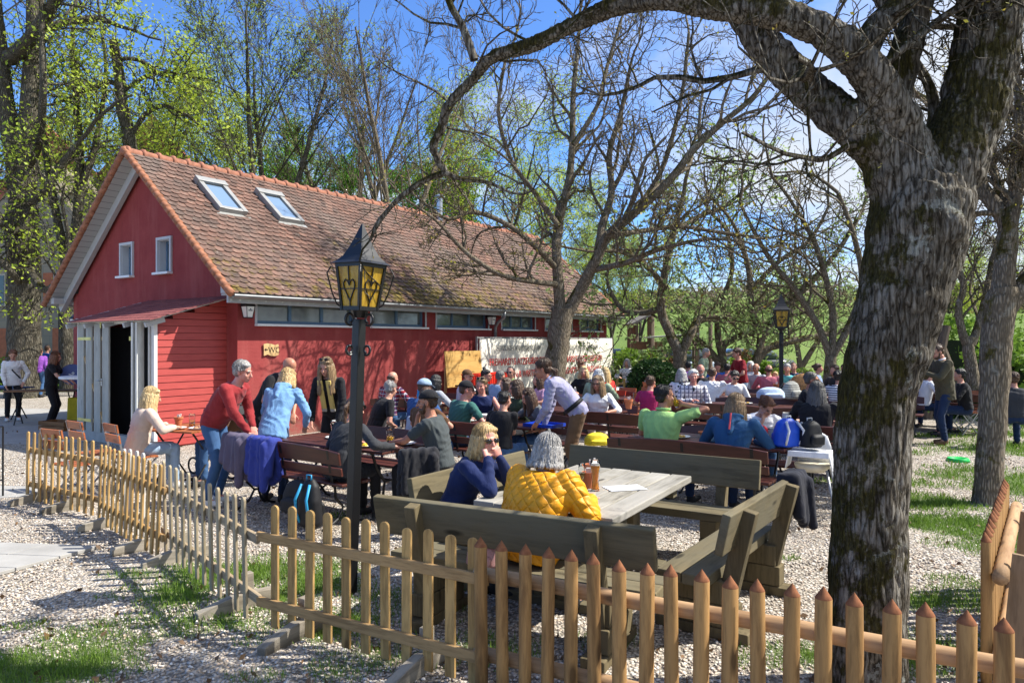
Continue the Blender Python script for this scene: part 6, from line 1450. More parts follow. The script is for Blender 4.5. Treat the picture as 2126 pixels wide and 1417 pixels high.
    # white covered table, cable-hung lamp
    p=at(1240,0,17.5); t=thing('cloth_table','table under a white cloth at the right end of the banner','table',(at(1238,0,17.5).x,17.5,0),R(-30)); b=MB(); b.box((0,0,.74),(1.2,.7,.03)); b.build('tabletop',M_DARKWOOD(),t)
    for s in (-.5,.5): b=MB(); b.tube([(s,0,0),(s,0,.72)],.03,6); b.build('leg',M_BLACK(),t)
    t=thing('tablecloth','white cloth over the table at the right end of the banner','tablecloth',(at(1238,0,17.5).x,17.5,0),R(-30)); b=MB(); b.loft([((0,0,.42),(.68,0,0),(0,.43,0)),((0,0,.762),(.62,0,0),(0,.37,0)),((0,0,.768),(.60,0,0),(0,.35,0))],24,7); b.build('cloth',cloth('white table cloth',(.78,.78,.77)),t)
# ================================================================ PEOPLE
SKIN={'fair':(.56,.31,.22),'tan':(.46,.23,.145),'pink':(.60,.30,.23),'dark':(.30,.15,.09)}
def skinmat(k):
    n='skin '+k
    if n in MATS: return MATS[n]
    t=NT(n); v=t.coord(); c=SKIN[k]; t.base(t.ramp(t.noise(9,v,3),[(.35,(c[0]*.88,c[1]*.72,c[2]*.72)),(.65,c)])); t.rough(.5,.35)
    t.b.inputs['Subsurface Weight'].default_value=.12; t.b.inputs['Subsurface Radius'].default_value=(.02,.008,.004); MATS[n]=t.m; return t.m
def hairmat(k,c):
    n='hair '+k
    if n in MATS: return MATS[n]
    t=NT(n); v=t.coord((60,60,7)); nn=t.noise(2,v,4,.6,.5); t.base(t.ramp(nn,[(.3,sc3(c,.38)),(.5,c),(.72,sc3(c,1.6))])); t.rough(.42,.5); t.bump(nn,.9,.012); MATS[n]=t.m; return t.m
HAIR={'blonde':(.50,.34,.15),'lightblonde':(.62,.45,.22),'darkblonde':(.24,.155,.08),'brown':(.075,.038,.02),'black':(.012,.010,.010),'grey':(.33,.32,.31),'white':(.62,.61,.58),'darkgrey':(.10,.095,.09),'auburn':(.16,.06,.025),'bald':None}
CL={}
def cm(name):
    """clothing colours by name"""
    T_=dict(navy=(.012,.022,.085),yellow=(.80,.34,.010),red=(.26,.025,.028),lightblue=(.17,.33,.56),black=(.013,.013,.016),charcoal=(.035,.037,.042),grey=(.13,.135,.14),slate=(.055,.065,.068),beige=(.56,.44,.36),denim=(.045,.105,.23),paledenim=(.28,.38,.50),darkdenim=(.015,.030,.075),
      white=(.74,.74,.76),lavender=(.27,.24,.46),green=(.04,.13,.115),darkgreen=(.035,.055,.030),lime=(.33,.55,.19),blue=(.03,.085,.24),teal=(.10,.42,.45),magenta=(.34,.02,.10),royal=(.01,.10,.42),pink=(.45,.13,.17),purple=(.32,.10,.50),rose=(.55,.30,.42),brightred=(.60,.03,.02),leather=(.16,.09,.045),
      tweed=(.075,.065,.040),lightgrey=(.36,.38,.42),sage=(.32,.40,.26),brown=(.12,.06,.03),palegreen=(.52,.60,.45),cream=(.62,.58,.50),wine=(.22,.012,.02),hoodblue=(.025,.085,.19),greyblue=(.22,.30,.45))  # last entry is a muted grey blue fabric colour
    if ':' in name:
        a,k,b=name.split(':'); return cloth(name,T_[a],k,T_[b])
    return cloth('cloth '+name,T_[name])
def rotz(v,a): c,s=math.cos(a),math.sin(a); return Vector((v[0]*c-v[1]*s,v[0]*s+v[1]*c,v[2]))
def ik(S,T_,l1,l2,pole):
    d=T_-S; D=d.length; mx=(l1+l2)*.985
    if D>mx: T_=S+d*(mx/D); d=T_-S; D=mx
    D=max(D,abs(l1-l2)+.02); u=d.normalized(); a=(l1*l1-l2*l2+D*D)/(2*D); h=math.sqrt(max(0,l1*l1-a*a))
    p=(pole-u*pole.dot(u)); p=p.normalized() if p.length>1e-4 else Vector((0,0,-1))
    return S+u*a+p*h,T_
def hand(mb,W,fd,pn,s,curl,side,fine):
    """palm, four separate fingers of different length and a thumb leaving the side of the palm"""
    fd=fd.normalized(); pn=(pn-fd*pn.dot(fd)).normalized(); sd=fd.cross(pn)*side
    mb.loft([(W,sd*.026*s,pn*.018*s),(W+fd*.03*s,sd*.036*s,pn*.018*s),(W+fd*.075*s,sd*.041*s,pn*.015*s),(W+fd*.088*s,sd*.038*s,pn*.011*s)],10,2.4)
    r=.0088*s if fine else .0098*s
    for k,(o,L) in enumerate(((-.030,.068),(-.010,.078),(.011,.073),(.030,.058))):
        p=W+fd*.082*s+sd*o*s; c=curl*(.85+.12*k); d1=(fd*math.cos(c*.6)+pn*math.sin(c*.6)+sd*o*1.2).normalized(); q=p+d1*L*.5*s; d2=(fd*math.cos(c*1.5)+pn*math.sin(c*1.5)+sd*o*.8).normalized(); q2=q+d2*L*.5*s
        mb.cap(p-d1*.01,q,r,r*.95,7); mb.cap(q,q2,r*.95,r*.78,7)
    p=W+fd*.028*s-sd*.028*s; d=(fd*.62-sd*.65+pn*.35).normalized(); q=p+d*.042*s; mb.cap(p,q,.012*s,.0105*s,7); d2=(fd*.85-sd*.25+pn*.45).normalized(); mb.cap(q,q+d2*.032*s,.0105*s,.0085*s,7)
NP=[0]
def person(label,x,y,face,pose='sit',top='grey',legs='darkdenim',hair=('brown','short'),skin='fair',h=1.0,lean=8,side=0,head=(0,0),arms=('table','table'),sleeve='short',wide=1.0,belly=0,extra=(),near=0,seat=.46,z=0,female=False,shoes='black',foot=None,hem=0,legs_kind='long',turn=0,knee=None):
    t=thing('person',label,'person',(x,y,z),R(face-90)); s=h
    vox=(.015,.010,.0072)[near]; 
    HP=Vector((0,0,.93*s if pose!='sit' else seat+.085*s))
    ln,sd_=R(lean),R(side)
    up=Vector((math.sin(sd_),math.sin(ln)*math.cos(sd_),math.cos(ln)*math.cos(sd_))).normalized()
    tw=R(turn); rt=Vector((math.cos(tw),math.sin(tw),0)); rt=(rt-up*rt.dot(up)).normalized(); fw=up.cross(rt)
    w=wide*(.92 if female else 1.0)
    up2=(up+fw*.18*(1 if lean>15 else .4)).normalized()
    P_=lambda a,b,c: HP+rt*a*s+fw*b*s+up*c*s
    CH=HP+up*.30*s; N=CH+up2*.235*s; SHr=CH+up2*.175*s
    # trunk sections: centre, half width, half depth
    def trunk(k,lo=0):
        g=k; F_=female
        se=[(HP-up*.07*s,.125*w,.085),(HP,.165*w*(1.06 if F_ else 1),.112),(HP+up*.10*s,.150*w*(.95 if F_ else 1.02),.105+belly*.6),(HP+up*.18*s+fw*belly*.5*s,.142*w*(.92 if F_ else 1.03),.105+belly),(CH+fw*belly*.2*s,.162*w,.112+belly*.4),(CH+up2*.10*s+fw*(.012 if F_ else 0),.178*w,.115+(.012 if F_ else 0)),(CH+up2*.17*s,.170*w,.098),(CH+up2*.215*s,.105*w,.075),(N+up2*.0,.062,.062)]
        return [(c,rt*(a*s+g),fw*(b*s+g)) for c,a,b in se]
    hy,hp=R(head[0]),R(head[1])
    # head frame; yaw to the left positive, pitch down positive
    f0=(rotz((0,1,0),hy+tw)*math.cos(hp)+Vector((0,0,-math.sin(hp)))).normalized(); r0=rotz((1,0,0),hy+tw); u0=r0.cross(f0).normalized()
    neckd=(up2*.7+Vector((0,0,.5))+f0*.12).normalized(); HB=N+neckd*.050*s; HCn=HB+u0*.095*s+f0*.020*s; hs=s*(1.04 if not female else 1.02)
    HD=lambda a,b,c: HCn+r0*a*hs+f0*b*hs+u0*c*hs
    MH=Matrix((r0,f0,u0)).transposed()
    body=MB(); body.loft(trunk(-.010 if True else 0),16,2.3)
    body.tube([N-up2*.05*s,N+neckd*.03*s,HB+u0*.03*s],[.066*s,.056*s*(.9 if female else 1),.054*s*(.9 if female else 1)],12)
    body.ell(HD(0,-.012,.028),(.074*hs,.092*hs,.083*hs),14,10,MH); body.ell(HD(0,.022,-.028),(.060*hs,.066*hs,.078*hs),12,8,MH); body.ell(HD(0,.050,-.082),(.031*hs,.034*hs,.026*hs),10,6,MH)
    body.cap(HD(0,.085,.008),HD(0,.105,-.030),.009*hs,.0135*hs,8); body.ell(HD(0,.072,.020),(.046*hs,.018*hs,.010*hs),10,6,MH); body.ell(HD(0,.084,-.062),(.022*hs,.012*hs,.009*hs),8,6,MH)
    for q in (-1,1): body.ell(HD(q*.077,-.005,-.008),(.010*hs,.018*hs,.030*hs),8,6,MH); body.ell(HD(q*.042,.062,-.028),(.02*hs,.018*hs,.02*hs),8,6,MH)
    # arms
    puff=1.45 if ':quilt:' in top else (1.12 if near==2 else 1.06)
    tops=MB(); tops.loft([q for q in trunk(.014 if puff<1.4 else .055)][0 if pose!='sit' or hem else 1:8]+[(CH+up2*.222*s,rt*.088*s,fw*.078*s)],16,2.3)
    if hem: 
        for q in (0,): tops.loft([(HP-up*hem*s,rt*(.185*s),fw*(.135*s)),(HP+up*.06*s,rt*.178*s,fw*.13*s),(HP+up*.2*s,rt*.165*s,fw*.125*s)],16,2.4)
    A1,A2=.285*s,.255*s; HANDS=[]
    presets={'table':lambda q:(Vector((q*.17,.40,.79+z*0)),Vector((q*1.0,-.35,-.6)),0,.35),'lap':lambda q:(HP+Vector((q*.09,.26,.10)),Vector((q*1,-.5,-.5)),0,.5),'side':lambda q:(SHr+rt*q*.24*s-Vector((0,0,.50*s))+fw*.02,Vector((q*.3,-1,0)),0,.3),
      'chin':lambda q:(HD(q*.055,.105,-.125),Vector((q*.55,.25,-1)),1,1.3),'drink':lambda q:(HD(.02,.15,-.075)+r0*q*.07,Vector((q*1,.1,-.45)),2,1.0),'fold':lambda q:(CH+fw*.27*s-up*.10*s-rt*q*.10,Vector((q*1,-.2,-.6)),0,.4),'phone':lambda q:(CH+fw*.34*s+up*.04*s+rt*q*.05,Vector((q*.8,-.3,-1)),1,.8),
      'hip':lambda q:(HP+rt*q*.17*s+Vector((0,-.02,.06)),Vector((q*1,-.8,.1)),0,.5),'reach':lambda q:(Vector((q*.10,.55,.80)),Vector((q*1,-.2,-.4)),0,.3),'back':lambda q:(HP+rt*q*.12*s+Vector((0,-.2,.18)),Vector((q*1,-.7,-.3)),0,.4)}
    for q,a in ((-1,arms[0]),(1,arms[1])):
        S=SHr+rt*q*(.183*w)*s-up2*.005*s
        if isinstance(a,str): T_,pole,hk,curl=presets[a](q)
        else:
            T_=Vector(a[:3]); pole=Vector(a[3]) if len(a)>3 else Vector((q*1,-.4,-.6)); hk=0; curl=a[4] if len(a)>4 else .4
        if pose!='stand' and a=='table' : T_.z=.79
        E,W=ik(S,T_,A1,A2,pole)
        body.cap(S,E,.046*s*w,.037*s,9); body.cap(E,W,.038*s,.024*s,9)
        fd=(W-E).normalized(); 
        if hk==1: fd=(fd*.5+Vector((0,0,.5))+f0*-.3).normalized()
        if hk==2: fd=(fd*.3-r0*q*.9+f0*.2).normalized()
        pn=Vector((0,0,-1)) if abs(fd.z)<.85 else (f0*-1 if hk else -rt*q)
        if hk==2: pn=-f0
        hand(body,W,fd,pn,s*(.93 if female else 1),curl,q,near==2)
        HANDS.append((W,fd))
        if sleeve=='long':
            if puff>1.4: E=E-Vector((0,0,-.02)); k=.07; tops.cap(S,E,.092,.082,12); tops.cap(E,W+(E-W)*.05,.082,.052,12)
            else: tops.cap(S,E,.060*s*w*puff,.050*s*puff,10); tops.cap(E,W-fd*.005,.051*s*puff,.036*s,10)
        elif sleeve=='short':
            M_=S+(E-S)*.62; tops.cap(S,M_,.060*s*w,.057*s,10)
        elif sleeve=='half': tops.cap(S,E,.060*s*w,.052*s,10); tops.cap(E,E+(W-E)*.25,.052*s,.046*s,10)
        else: tops.ell(S-rt*q*.03,.055*s,10,6)
    # legs
    leg=MB(); leg.loft([q for q in trunk(.006)][0:3],16,2.3); sh=MB(); 
    for q in (-1,1):
        Hj=HP+rt*q*.088*s-Vector((0,0,.02))
        if pose=='sit':
            kx=(.13 if not female else .09)*q; ky=.44*s; K=Vector((kx,ky,seat+.06)); A=Vector((kx*1.1,ky+(.0 if foot is None else foot),.085))
            if knee: K=Vector(knee[0 if q<0 else 1][0]); A=Vector(knee[0 if q<0 else 1][1])
        else:
            dx=foot[0 if q<0 else 1] if foot else (0,0)
            A=Vector((q*.105+dx[0],-.02+dx[1],.085)); K,_=ik(Hj,A,.43*s,.43*s,Vector((q*.1,1,0)))
        body.cap(Hj,K,.070*s,.048*s,10); body.cap(K,A,.048*s,.034*s,10); 
        fdir=(Vector((K.x-Hj.x,K.y-Hj.y,0))) if pose=='sit' else Vector((q*.15,1,0)); fdir=fdir.normalized() if fdir.length>.05 else Vector((0,1,0))
        body.cap(A,A+fdir*.12-Vector((0,0,.04)),.034,.028,8)
        if legs_kind=='long': leg.cap(Hj,K,.088*s*wide**.5,.063*s,12); leg.cap(K,A+(K-A).normalized()*.03,.063*s,.052*s,12)
        elif legs_kind=='shorts': leg.cap(Hj,K+(K-Hj).normalized()*-.02,.092*s,.078*s,12); leg.cap(K,K+(A-K)*.25,.075*s,.068*s,12)
        c=A+fdir*.055-Vector((0,0,.042)); si=fdir.cross(Vector((0,0,1)))
        sh.loft([(c-fdir*.10,si*.030,Vector((0,0,.030))),(c-fdir*.07,si*.040,Vector((0,0,.042))),(c+fdir*.0,si*.042,Vector((0,0,.045))),(c+fdir*.10,si*.046,Vector((0,0,.032))),(c+fdir*.15,si*.036,Vector((0,0,.024)))],10,2.5); sh.cap(A,A-Vector((0,0,.03)),.045,.045,8)
    ks=SKIN[skin]; blob(body,'body',skinmat(skin),t,vox,2 if near==2 else 3)
    tv=.013 if near else .017
    sp=max(0,3 if near else 3)
    blob(tops,'top',cm(top),t,tv,sp)
    blob(leg,'trousers',cm(legs),t,tv+.002,sp)
    if shoes: blob(sh,'shoes',plain('shoe '+shoes,dict(black=(.015,.015,.016),white=(.65,.65,.64),brown=(.12,.06,.03),grey=(.2,.2,.2))[shoes],.6),t,.013,2)
    # hair
    hk=hair[1]; hc=HAIR[hair[0]]
    if hc and hk!='none':
        hm=hairmat(hair[0],hc); b=MB(); rg=random.Random(NP[0]*5+1)
        if hk=='balding': 
            for q in (-1,1): b.ell(HD(q*.055,-.035,.005),(.030*hs,.060*hs,.045*hs),10,7,MH)
            b.ell(HD(0,-.07,.0),(.060*hs,.04*hs,.05*hs),10,7,MH)
        elif hk=='crop':
            b.ell(HD(0,-.022,.036),(.078*hs,.090*hs,.082*hs),14,10,MH); b.ell(HD(0,-.055,-.01),(.068*hs,.05*hs,.05*hs),12,8,MH)
        else:
            b.ell(HD(0,-.024,.044),(.084*hs,.096*hs,.086*hs),14,10,MH); b.ell(HD(0,-.055,-.005),(.074*hs,.056*hs,.062*hs),12,8,MH)
            b.ell(HD(rg.choice((-1,1))*.018,.036,.080),(.064*hs,.034*hs,.026*hs),10,6,MH)
        down=-u0*.35+Vector((0,0,-.75))
        if hk in('bob','long','fluffy','verylong'):
            L={'bob':.105,'fluffy':.045,'long':.24,'verylong':.34}[hk]; n=13
            for i in range(n):
                a=R(38+284*i/(n-1)) ; ca,sa=math.cos(a),math.sin(a)   # 0 = forward
                p=HD(sa*.079,ca*.085-.020,.020); back=max(0,-ca)
                m_=p+down*(.085*hs)+(r0*sa*.016+f0*(ca*.006-.012))*hs; LL=L*rg.uniform(.85,1.1)
                e=m_+Vector((0,0,-1))*LL*hs*(.55 if hk=='bob' else .8)+(r0*sa*.020+f0*(-.015-.02*back))*hs+rt*rg.uniform(-.01,.01)
                if hk in('long','verylong') and lean>20: e=e+fw*.0-up*.0
                b.cap(p,m_,.026*hs,.026*hs,8); b.cap(m_,e,.026*hs,.016*hs if L>.1 else .022*hs,8)
        if hk=='ponytail':
            p=HD(0,-.115,.03); b.ell(p,.026*hs,8,6); m_=p-f0*.045*hs-Vector((0,0,.05)); b.cap(p,m_,.024,.028,8); b.cap(m_,m_-Vector((0,0,.20))-f0*.01,.027,.010,8)
        if hk=='lowpony':
            p=HD(0,-.105,-.03); b.cap(p,p-f0*.05-Vector((0,0,.03)),.028,.034,8); b.cap(p-f0*.05-Vector((0,0,.03)),p-f0*.06-Vector((0,0,.12)),.034,.014,8)
        if hk=='bun': b.ell(HD(0,-.06,.135),.036*hs,10,7); 
        if hk=='backbun': b.ell(HD(0,-.125,.05),.034*hs,10,7)
        if hk in('short','fluffy') :
            for i in range(26 if near else 10):
                a=rg.uniform(60,300); el=rg.uniform(-10,75); ca,sa=math.cos(R(a)),math.sin(R(a)); ce,se=math.cos(R(el)),math.sin(R(el)); p=HD(sa*ce*.078,ca*ce*.088-.024,se*.083+.04); b.cap(p,p+(r0*sa*ce+f0*ca*ce+u0*se-u0*.9)*.016*hs,.014*hs,.007*hs,6)
        if near and hk not in('balding',) and not any(e.startswith('cap') for e in extra):
            sb=MB(); ns=190 if near==2 else 90
            for i in range(ns):
                a=R(rg.uniform(42,318)); ca,sa=math.cos(a),math.sin(a); el=R(rg.uniform(-5,80) if hk in('crop','short','ponytail','backbun','lowpony','bun') else rg.uniform(15,85)); r1=1.02+.04*rg.random()
                def sp(e_,a_=a): return HD(math.sin(a_)*math.cos(e_)*.086*r1,math.cos(a_)*math.cos(e_)*.098*r1-.024,math.sin(e_)*.087*r1+.044)
                q0=sp(el); q1=sp(el-R(18)); q2=sp(max(R(-20),el-R(38)))
                pts=[q0,q1,q2]
                if hk in('bob','fluffy','long','verylong'):
                    b0=HD(sa*.104,ca*.106-.030,.005+rg.uniform(-.01,.01)); LL={'bob':.12,'fluffy':.05,'long':.24,'verylong':.34}[hk]*rg.uniform(.6,1.12)
                    pts=[q0,sp(max(R(10),el-R(22))),sp(R(2)),b0+Vector((0,0,-.05)),b0+Vector((rg.uniform(-.012,.012),rg.uniform(-.012,.012),-.05-LL*.6))+r0*sa*.006-f0*.012,b0+Vector((rg.uniform(-.02,.02),rg.uniform(-.02,.02),-.05-LL))-f0*.02]
                sb.tube(pts,[.0022]*(len(pts)-1)+[.0006],3,False)
            sb.build('hair_strands',hm,t,True)
        blob(b,'hair',hm,t,.0075 if near==2 else .011,1 if near else 2)
    # face details
    if near or 'face' in extra:
        dk=plain('dark eye',(.03,.02,.015),.3,.5); br=hairmat(hair[0],hc) if hc else plain('brow',(.15,.1,.07))
        for q in (-1,1):
            if 'sunglasses' not in extra: b=MB(); b.ell(HD(q*.032,.079,.003),(.012*hs,.008*hs,.0055*hs),8,6,MH); b.build('eye',dk,t,True)
            b=MB(); b.cap(HD(q*.018,.086,.023),HD(q*.048,.074,.022),.0042*hs,.003*hs,6); b.build('eyebrow',br,t,True)
        b=MB(); b.ell(HD(0,.0935,-.060),(.021*hs,.006*hs,.0055*hs),10,6,MH); b.build('mouth',plain('lips',(.38,.11,.09),.45),t,True)
    if 'beard' in extra or 'greybeard' in extra or 'stubble' in extra:
        b=MB(); b.ell(HD(0,.040,-.075),(.052*hs,.056*hs,.044*hs),12,8,MH); 
        for q in (-1,1): b.cap(HD(q*.062,.01,-.015),HD(q*.050,.035,-.07),.016*hs,.018*hs,8)
        blob(b,'beard',hairmat('grey' if 'greybeard' in extra else 'brown',HAIR['grey' if 'greybeard' in extra else 'brown']),t,.010,2)
    if 'sunglasses' in extra or 'glasses' in extra or 'headglasses' in extra:
        zz,yy=(.004,.092) if 'headglasses' not in extra else (.120,.045); b=MB()
        for q in (-1,1):
            if 'glasses' in extra: 
                b.tube([HD(q*.034+.023*math.cos(a),yy+.004,zz+.017*math.sin(a)) for a in [k*PI/6 for k in range(13)]],.0022*hs,5)
            else: b.ell(HD(q*.034,yy-.002,zz),(.027*hs,.006*hs,.020*hs),12,6,MH)
            b.cap(HD(q*.060,yy-.012,zz+.006),HD(q*.080,-.01 if 'headglasses' not in extra else -.02,zz+.002),.0028*hs,.0028*hs,5)
        b.cap(HD(-.012,yy+.002,zz+.004),HD(.012,yy+.002,zz+.004),.003,.003,5); b.build('sunglasses' if 'glasses' not in extra else 'glasses',plain('dark lens',(.01,.008,.008),.08,.9),t,True)
    for e in extra:
        if e.startswith('cap'):
            _,c1,c2,dirn=e.split(':'); q=1 if dirn=='front' else -1; b=MB(); m=4
            pr=[]
            for i in range(7):
                a=R(i*14.5); pr.append((math.cos(a),math.sin(a)))
            secs=[(HD(0,-.020,.040+.088*s_),r0*(.088*c_*hs+.0015),f0*(.101*c_*hs+.0015)) for c_,s_ in pr]; b.loft(secs,18); k=b.build('cap',cm(c1),t,True)
            b=MB(); b.loft([(HD(0,q*(.075+.010*i)-.02,.050-.004*i),r0*(.072-.0012*i*i)*hs,u0*.004) for i in range(9)],12,3); b.build('cap_brim',cm(c2),k,True)
        if e=='hood' : 
            b=MB(); c=N-fw*.045*s+up2*.0
            for i in range(9):
                a=R(20+320*i/8+180-0); p=c+rt*math.sin(a)*.085*s-fw*math.cos(a)*-.055*s*1.0+up2*(.012)
                if i: b.cap(pp,p,.030*s,.030*s,8)
                pp=p
            b.cap(N-fw*.085*s-up2*.01,CH-fw*.125*s+up2*.06*s,.055*s,.03*s,10); b.cap(N-fw*.08*s-up2*.02+rt*.05,CH-fw*.12*s+up2*.09*s,.04*s,.02*s,8); b.cap(N-fw*.08*s-up2*.02-rt*.05,CH-fw*.12*s+up2*.09*s,.04*s,.02*s,8)
            blob(b,'hood',cm(top),t,.012,3)
        if e=='collar' or e.startswith('scollar'):
            mc=cm(top) if e=='collar' else cm(e.split(':')[1]); b=MB()
            b.tube([N+rt*math.sin(a)*.064*s+fw*math.cos(a)*.060*s+up2*(.008-.012*math.cos(a)) for a in [R(18+324*k/14) for k in range(15)]],.014*s,8); blob(b,'collar',mc,t,.008,1)
        if e.startswith('scarf'):
            b=MB(); ring=[N+rt*math.sin(a)*.088*s+fw*math.cos(a)*.085*s+up2*.02 for a in [2*PI*k/12 for k in range(13)]]; b.tube(ring,.036*s,9,False); blob(b,'scarf',cm('yellow'),t,.010,2) if False else blob(b,'scarf',cloth('pale yellow wool',(.60,.48,.20)),t,.010,2)
            b=MB(); 
            for q in (-1,1): b.loft([(N+fw*.12*s+rt*q*.06*s-up*k*.075*s+Vector((0,0,-.0)),rt*.040*s,fw*.016*s) for k in range(7)],10,3)
            blob(b,'scarf_end',scarfmat(),t,.010,2)
        if e.startswith('beltbag'):
            b=MB(); b.loft([(HP+rt*.14*s+fw*-.08*s+up*.06*s-Vector((0,0,.18)),rt*.09*s,fw*.05*s),(HP+rt*.16*s-fw*.06*s+up*.08*s,rt*.09*s,fw*.06*s)],12,3); blob(b,'belt_bag',plain('black leather',(.012,.012,.013),.4,.5),t,.012,2); b=MB(); b.loft([(HP+up*(.07+.05*k)*s,rt*.190*s*w,fw*(.135*s)) for k in (0,1)],18); b.build('belt',plain('black leather',(.012,.012,.013),.4,.5),t,True)
        if e=='strap':
            b=MB(); b.tube([SHr+rt*.10*s+up2*.05+fw*.02,CH+fw*.14*s+rt*.02,HP+up*.12*s-rt*.13*s+fw*.12*s,HP+up*.08*s-rt*.17*s-fw*.02],.014,6); b.build('bag_strap',plain('black leather',(.012,.012,.013)),t,True)
        if e=='undershirt':
            b=MB(); b.loft([(CH+up2*(.20-.05*k)*s+fw*(.098 if k else .075)*s,rt*(.035-.0045*k)*s,fw*.028*s) for k in range(5)],10); blob(b,'undershirt',cm('white:stripes:navy') if near==2 else cm('black'),t,.010,1)
        if e=='redzip':
            b=MB(); b.bar(N-fw*.15*s+up2*.035*s,CH-fw*.165*s+up2*.09*s,.014,.012,(0,1,0)); b.build('zip_stripe',plain('coral red tape',(.75,.10,.10)),t)
        if e=='collarback':
            b=MB(); b.tube([N+rt*math.sin(a)*.068*s+fw*math.cos(a)*.064*s+up2*.012 for a in [R(60+240*k/10) for k in range(11)]],.017*s,8); blob(b,'collar',cm(top),t,.008,1)
        if e=='watch':
            W,fd=HANDS[0]; b=MB(); b.tube([W-fd*.02,W-fd*.045],[.031,.032],12); b.build('wristwatch',plain('black leather',(.012,.012,.013)),t,True)
        if e.startswith('socks'):
            b=MB(); 
            for q in (-1,1): A=Vector((q*.105,-.02,.085)); b.cap(A+Vector((0,.02,.05)),A+Vector((0,.03,.26)),.048*s,.056*s,10)
            blob(b,'socks',plain('cream wool socks',(.6,.57,.5)),t,.012,2)
        if e=='glassdrink':
            W,fd=HANDS[1]; g=beer_glass((0,0,0),'beer glass tipped at the mouth of the man in lime green','mug',.7,(.80,.45,.03)); M2=t.rotation_euler.to_matrix(); 
            p=Vector((x,y,z))+M2@(HD(.0,.145,-.075)); g.location=p-Vector((0,0,.03)); g.rotation_euler=(0,0,0); a=M2@f0; ax=a.cross(Vector((0,0,1))).normalized(); g.rotation_euler=Matrix.Rotation(R(38),3,ax).to_euler(); 
    NP[0]+=1
    return t
def scarfmat():
    if 'scarfm' in MATS: return MATS['scarfm']
    t=NT('yellow and grey block scarf'); sx=t.n('ShaderNodeSeparateXYZ'); t.l(t.coord(),sx.inputs[0]); t.base(t.ramp(sx.outputs['Z'],[(0,(.42,.40,.36)),(.98,(.42,.40,.36)),(1.0,(.66,.50,.16))])); 
    t.rough(.95,.1); MATS['scarfm']=t.m; return t.m
def build_people():
    P=person
    # --- the two women at the grey table
    P('woman in navy cardigan and sunglasses resting her face on both hands at the grey table',-.47,5.70,-28,top='navy',legs='darkdenim',hair=('blonde','bob'),lean=26,head=(-24,2),arms=('chin','chin'),sleeve='long',near=2,female=True,h=.99,extra=('sunglasses','undershirt'),skin='pink')
    P('grey haired woman in a quilted yellow jacket with her back to the camera',.13,4.74,58,top='yellow:quilt:yellow',legs='charcoal',hair=('grey','fluffy'),lean=16,head=(-8,10),arms=((-.14,.36,.81,(-.5,-.4,-1)),(.24,.38,.81,(.75,-.45,-1))),sleeve='long',near=2,female=True,wide=1.15,h=.95,hem=.10,extra=('collar',))
    # --- front left table
    p=AB(-7.55,4.78); P('white haired man in a dark red sweater standing and leaning on a bench back',-3.45,8.35,-8,'stand',top='red',legs='denim',hair=('grey','short'),lean=29,head=(0,12),arms=((-.12,.42,.90),(.16,.52,.86)),sleeve='long',near=2,belly=.045,h=1.02,skin='pink',wide=1.06,shoes='white')
    P('person in a light blue hooded sweater bending over the table, back turned',-2.80,8.5,80,'stand',top='lightblue',legs='darkdenim',hair=('blonde','bob'),lean=26,head=(-6,26),arms=((-.16,.42,.86),(.20,.40,.86)),sleeve='long',near=1,female=True,h=.95,extra=('hood',),hem=.16,wide=1.1)
    P('bald man in a black polo shirt bending behind the light blue hooded sweater',-3.42,9.95,-25,'stand',top='black',legs='black',hair=('bald','none'),lean=34,head=(-5,38),arms=((-.12,.42,.9),(.16,.42,.9)),near=1,h=1.06,skin='tan')
    P('young woman with long blonde hair and a yellow grey scarf leaning over the table',-2.40,9.8,258,'stand',top='black',legs='black',hair=('darkblonde','verylong'),lean=20,head=(6,18),arms=((-.18,.30,.84),(.16,.34,.84)),sleeve='long',near=1,female=True,h=1.0,extra=('scarf','headglasses'),skin='fair')
    q=AB(-5.72,5.06); P('woman in black with a cap and dark ponytail seated behind the lantern post',q.x,q.y,57,top='charcoal',legs='black',hair=('brown','ponytail'),lean=16,head=(0,14),arms=('table',(.42,.36,.80)),sleeve='long',near=1,female=True,extra=('cap:charcoal:charcoal:front',),hem=.05)
    P('man in a grey T-shirt and a black cap worn backwards, arm on the table',-.74,7.72,168,top='slate',legs='black',hair=('brown','crop'),lean=12,head=(10,4),arms=((-.12,.58,.80),'chin'),near=2,h=1.04,skin='tan',extra=('cap:black:black:back','beard','watch'),wide=1.05,turn=0)
    P('blonde woman in a beige blazer seated on a folding chair, back turned',-4.72,9.08,42,top='beige',legs='paledenim',hair=('lightblonde','long'),lean=12,head=(-12,16),arms=('table','table'),sleeve='long',near=2,female=True,h=.98,hem=.16,shoes='white',wide=1.08)
    P('person hidden behind the red sweater, seated at the small orange table',-3.75,9.75,215,top='brown',legs='denim',hair=('brown','short'),lean=8,arms=('table','lap'),h=.93,sleeve='long')
    # --- far left
    P('woman in a white sweatshirt with a black shoulder bag, standing at the left edge',-11.75,17.0,-48,'stand',top='white',legs='black',hair=('auburn','lowpony'),lean=6,head=(-10,24),arms=((-.20,.12,.92),(.16,.18,.84)),sleeve='long',near=1,female=True,h=.98,shoes='white',extra=('strap',),hem=.06)
    P('woman in black clothes with auburn curls standing left of the porch',-10.15,15.9,12,'stand',top='black',legs='black',hair=('auburn','long'),lean=5,head=(0,10),arms=((-.14,.36,1.0),(.18,.40,.98)),near=1,female=True,h=.96,shoes='grey')
    P('person in a purple jacket walking beside the lime tree trunk',at(80,0,24).x,24,100,'stand',top='purple',legs='denim',hair=('brown','short'),arms=('side','side'),sleeve='long',h=.95,foot=((0,.1),(0,-.1)))
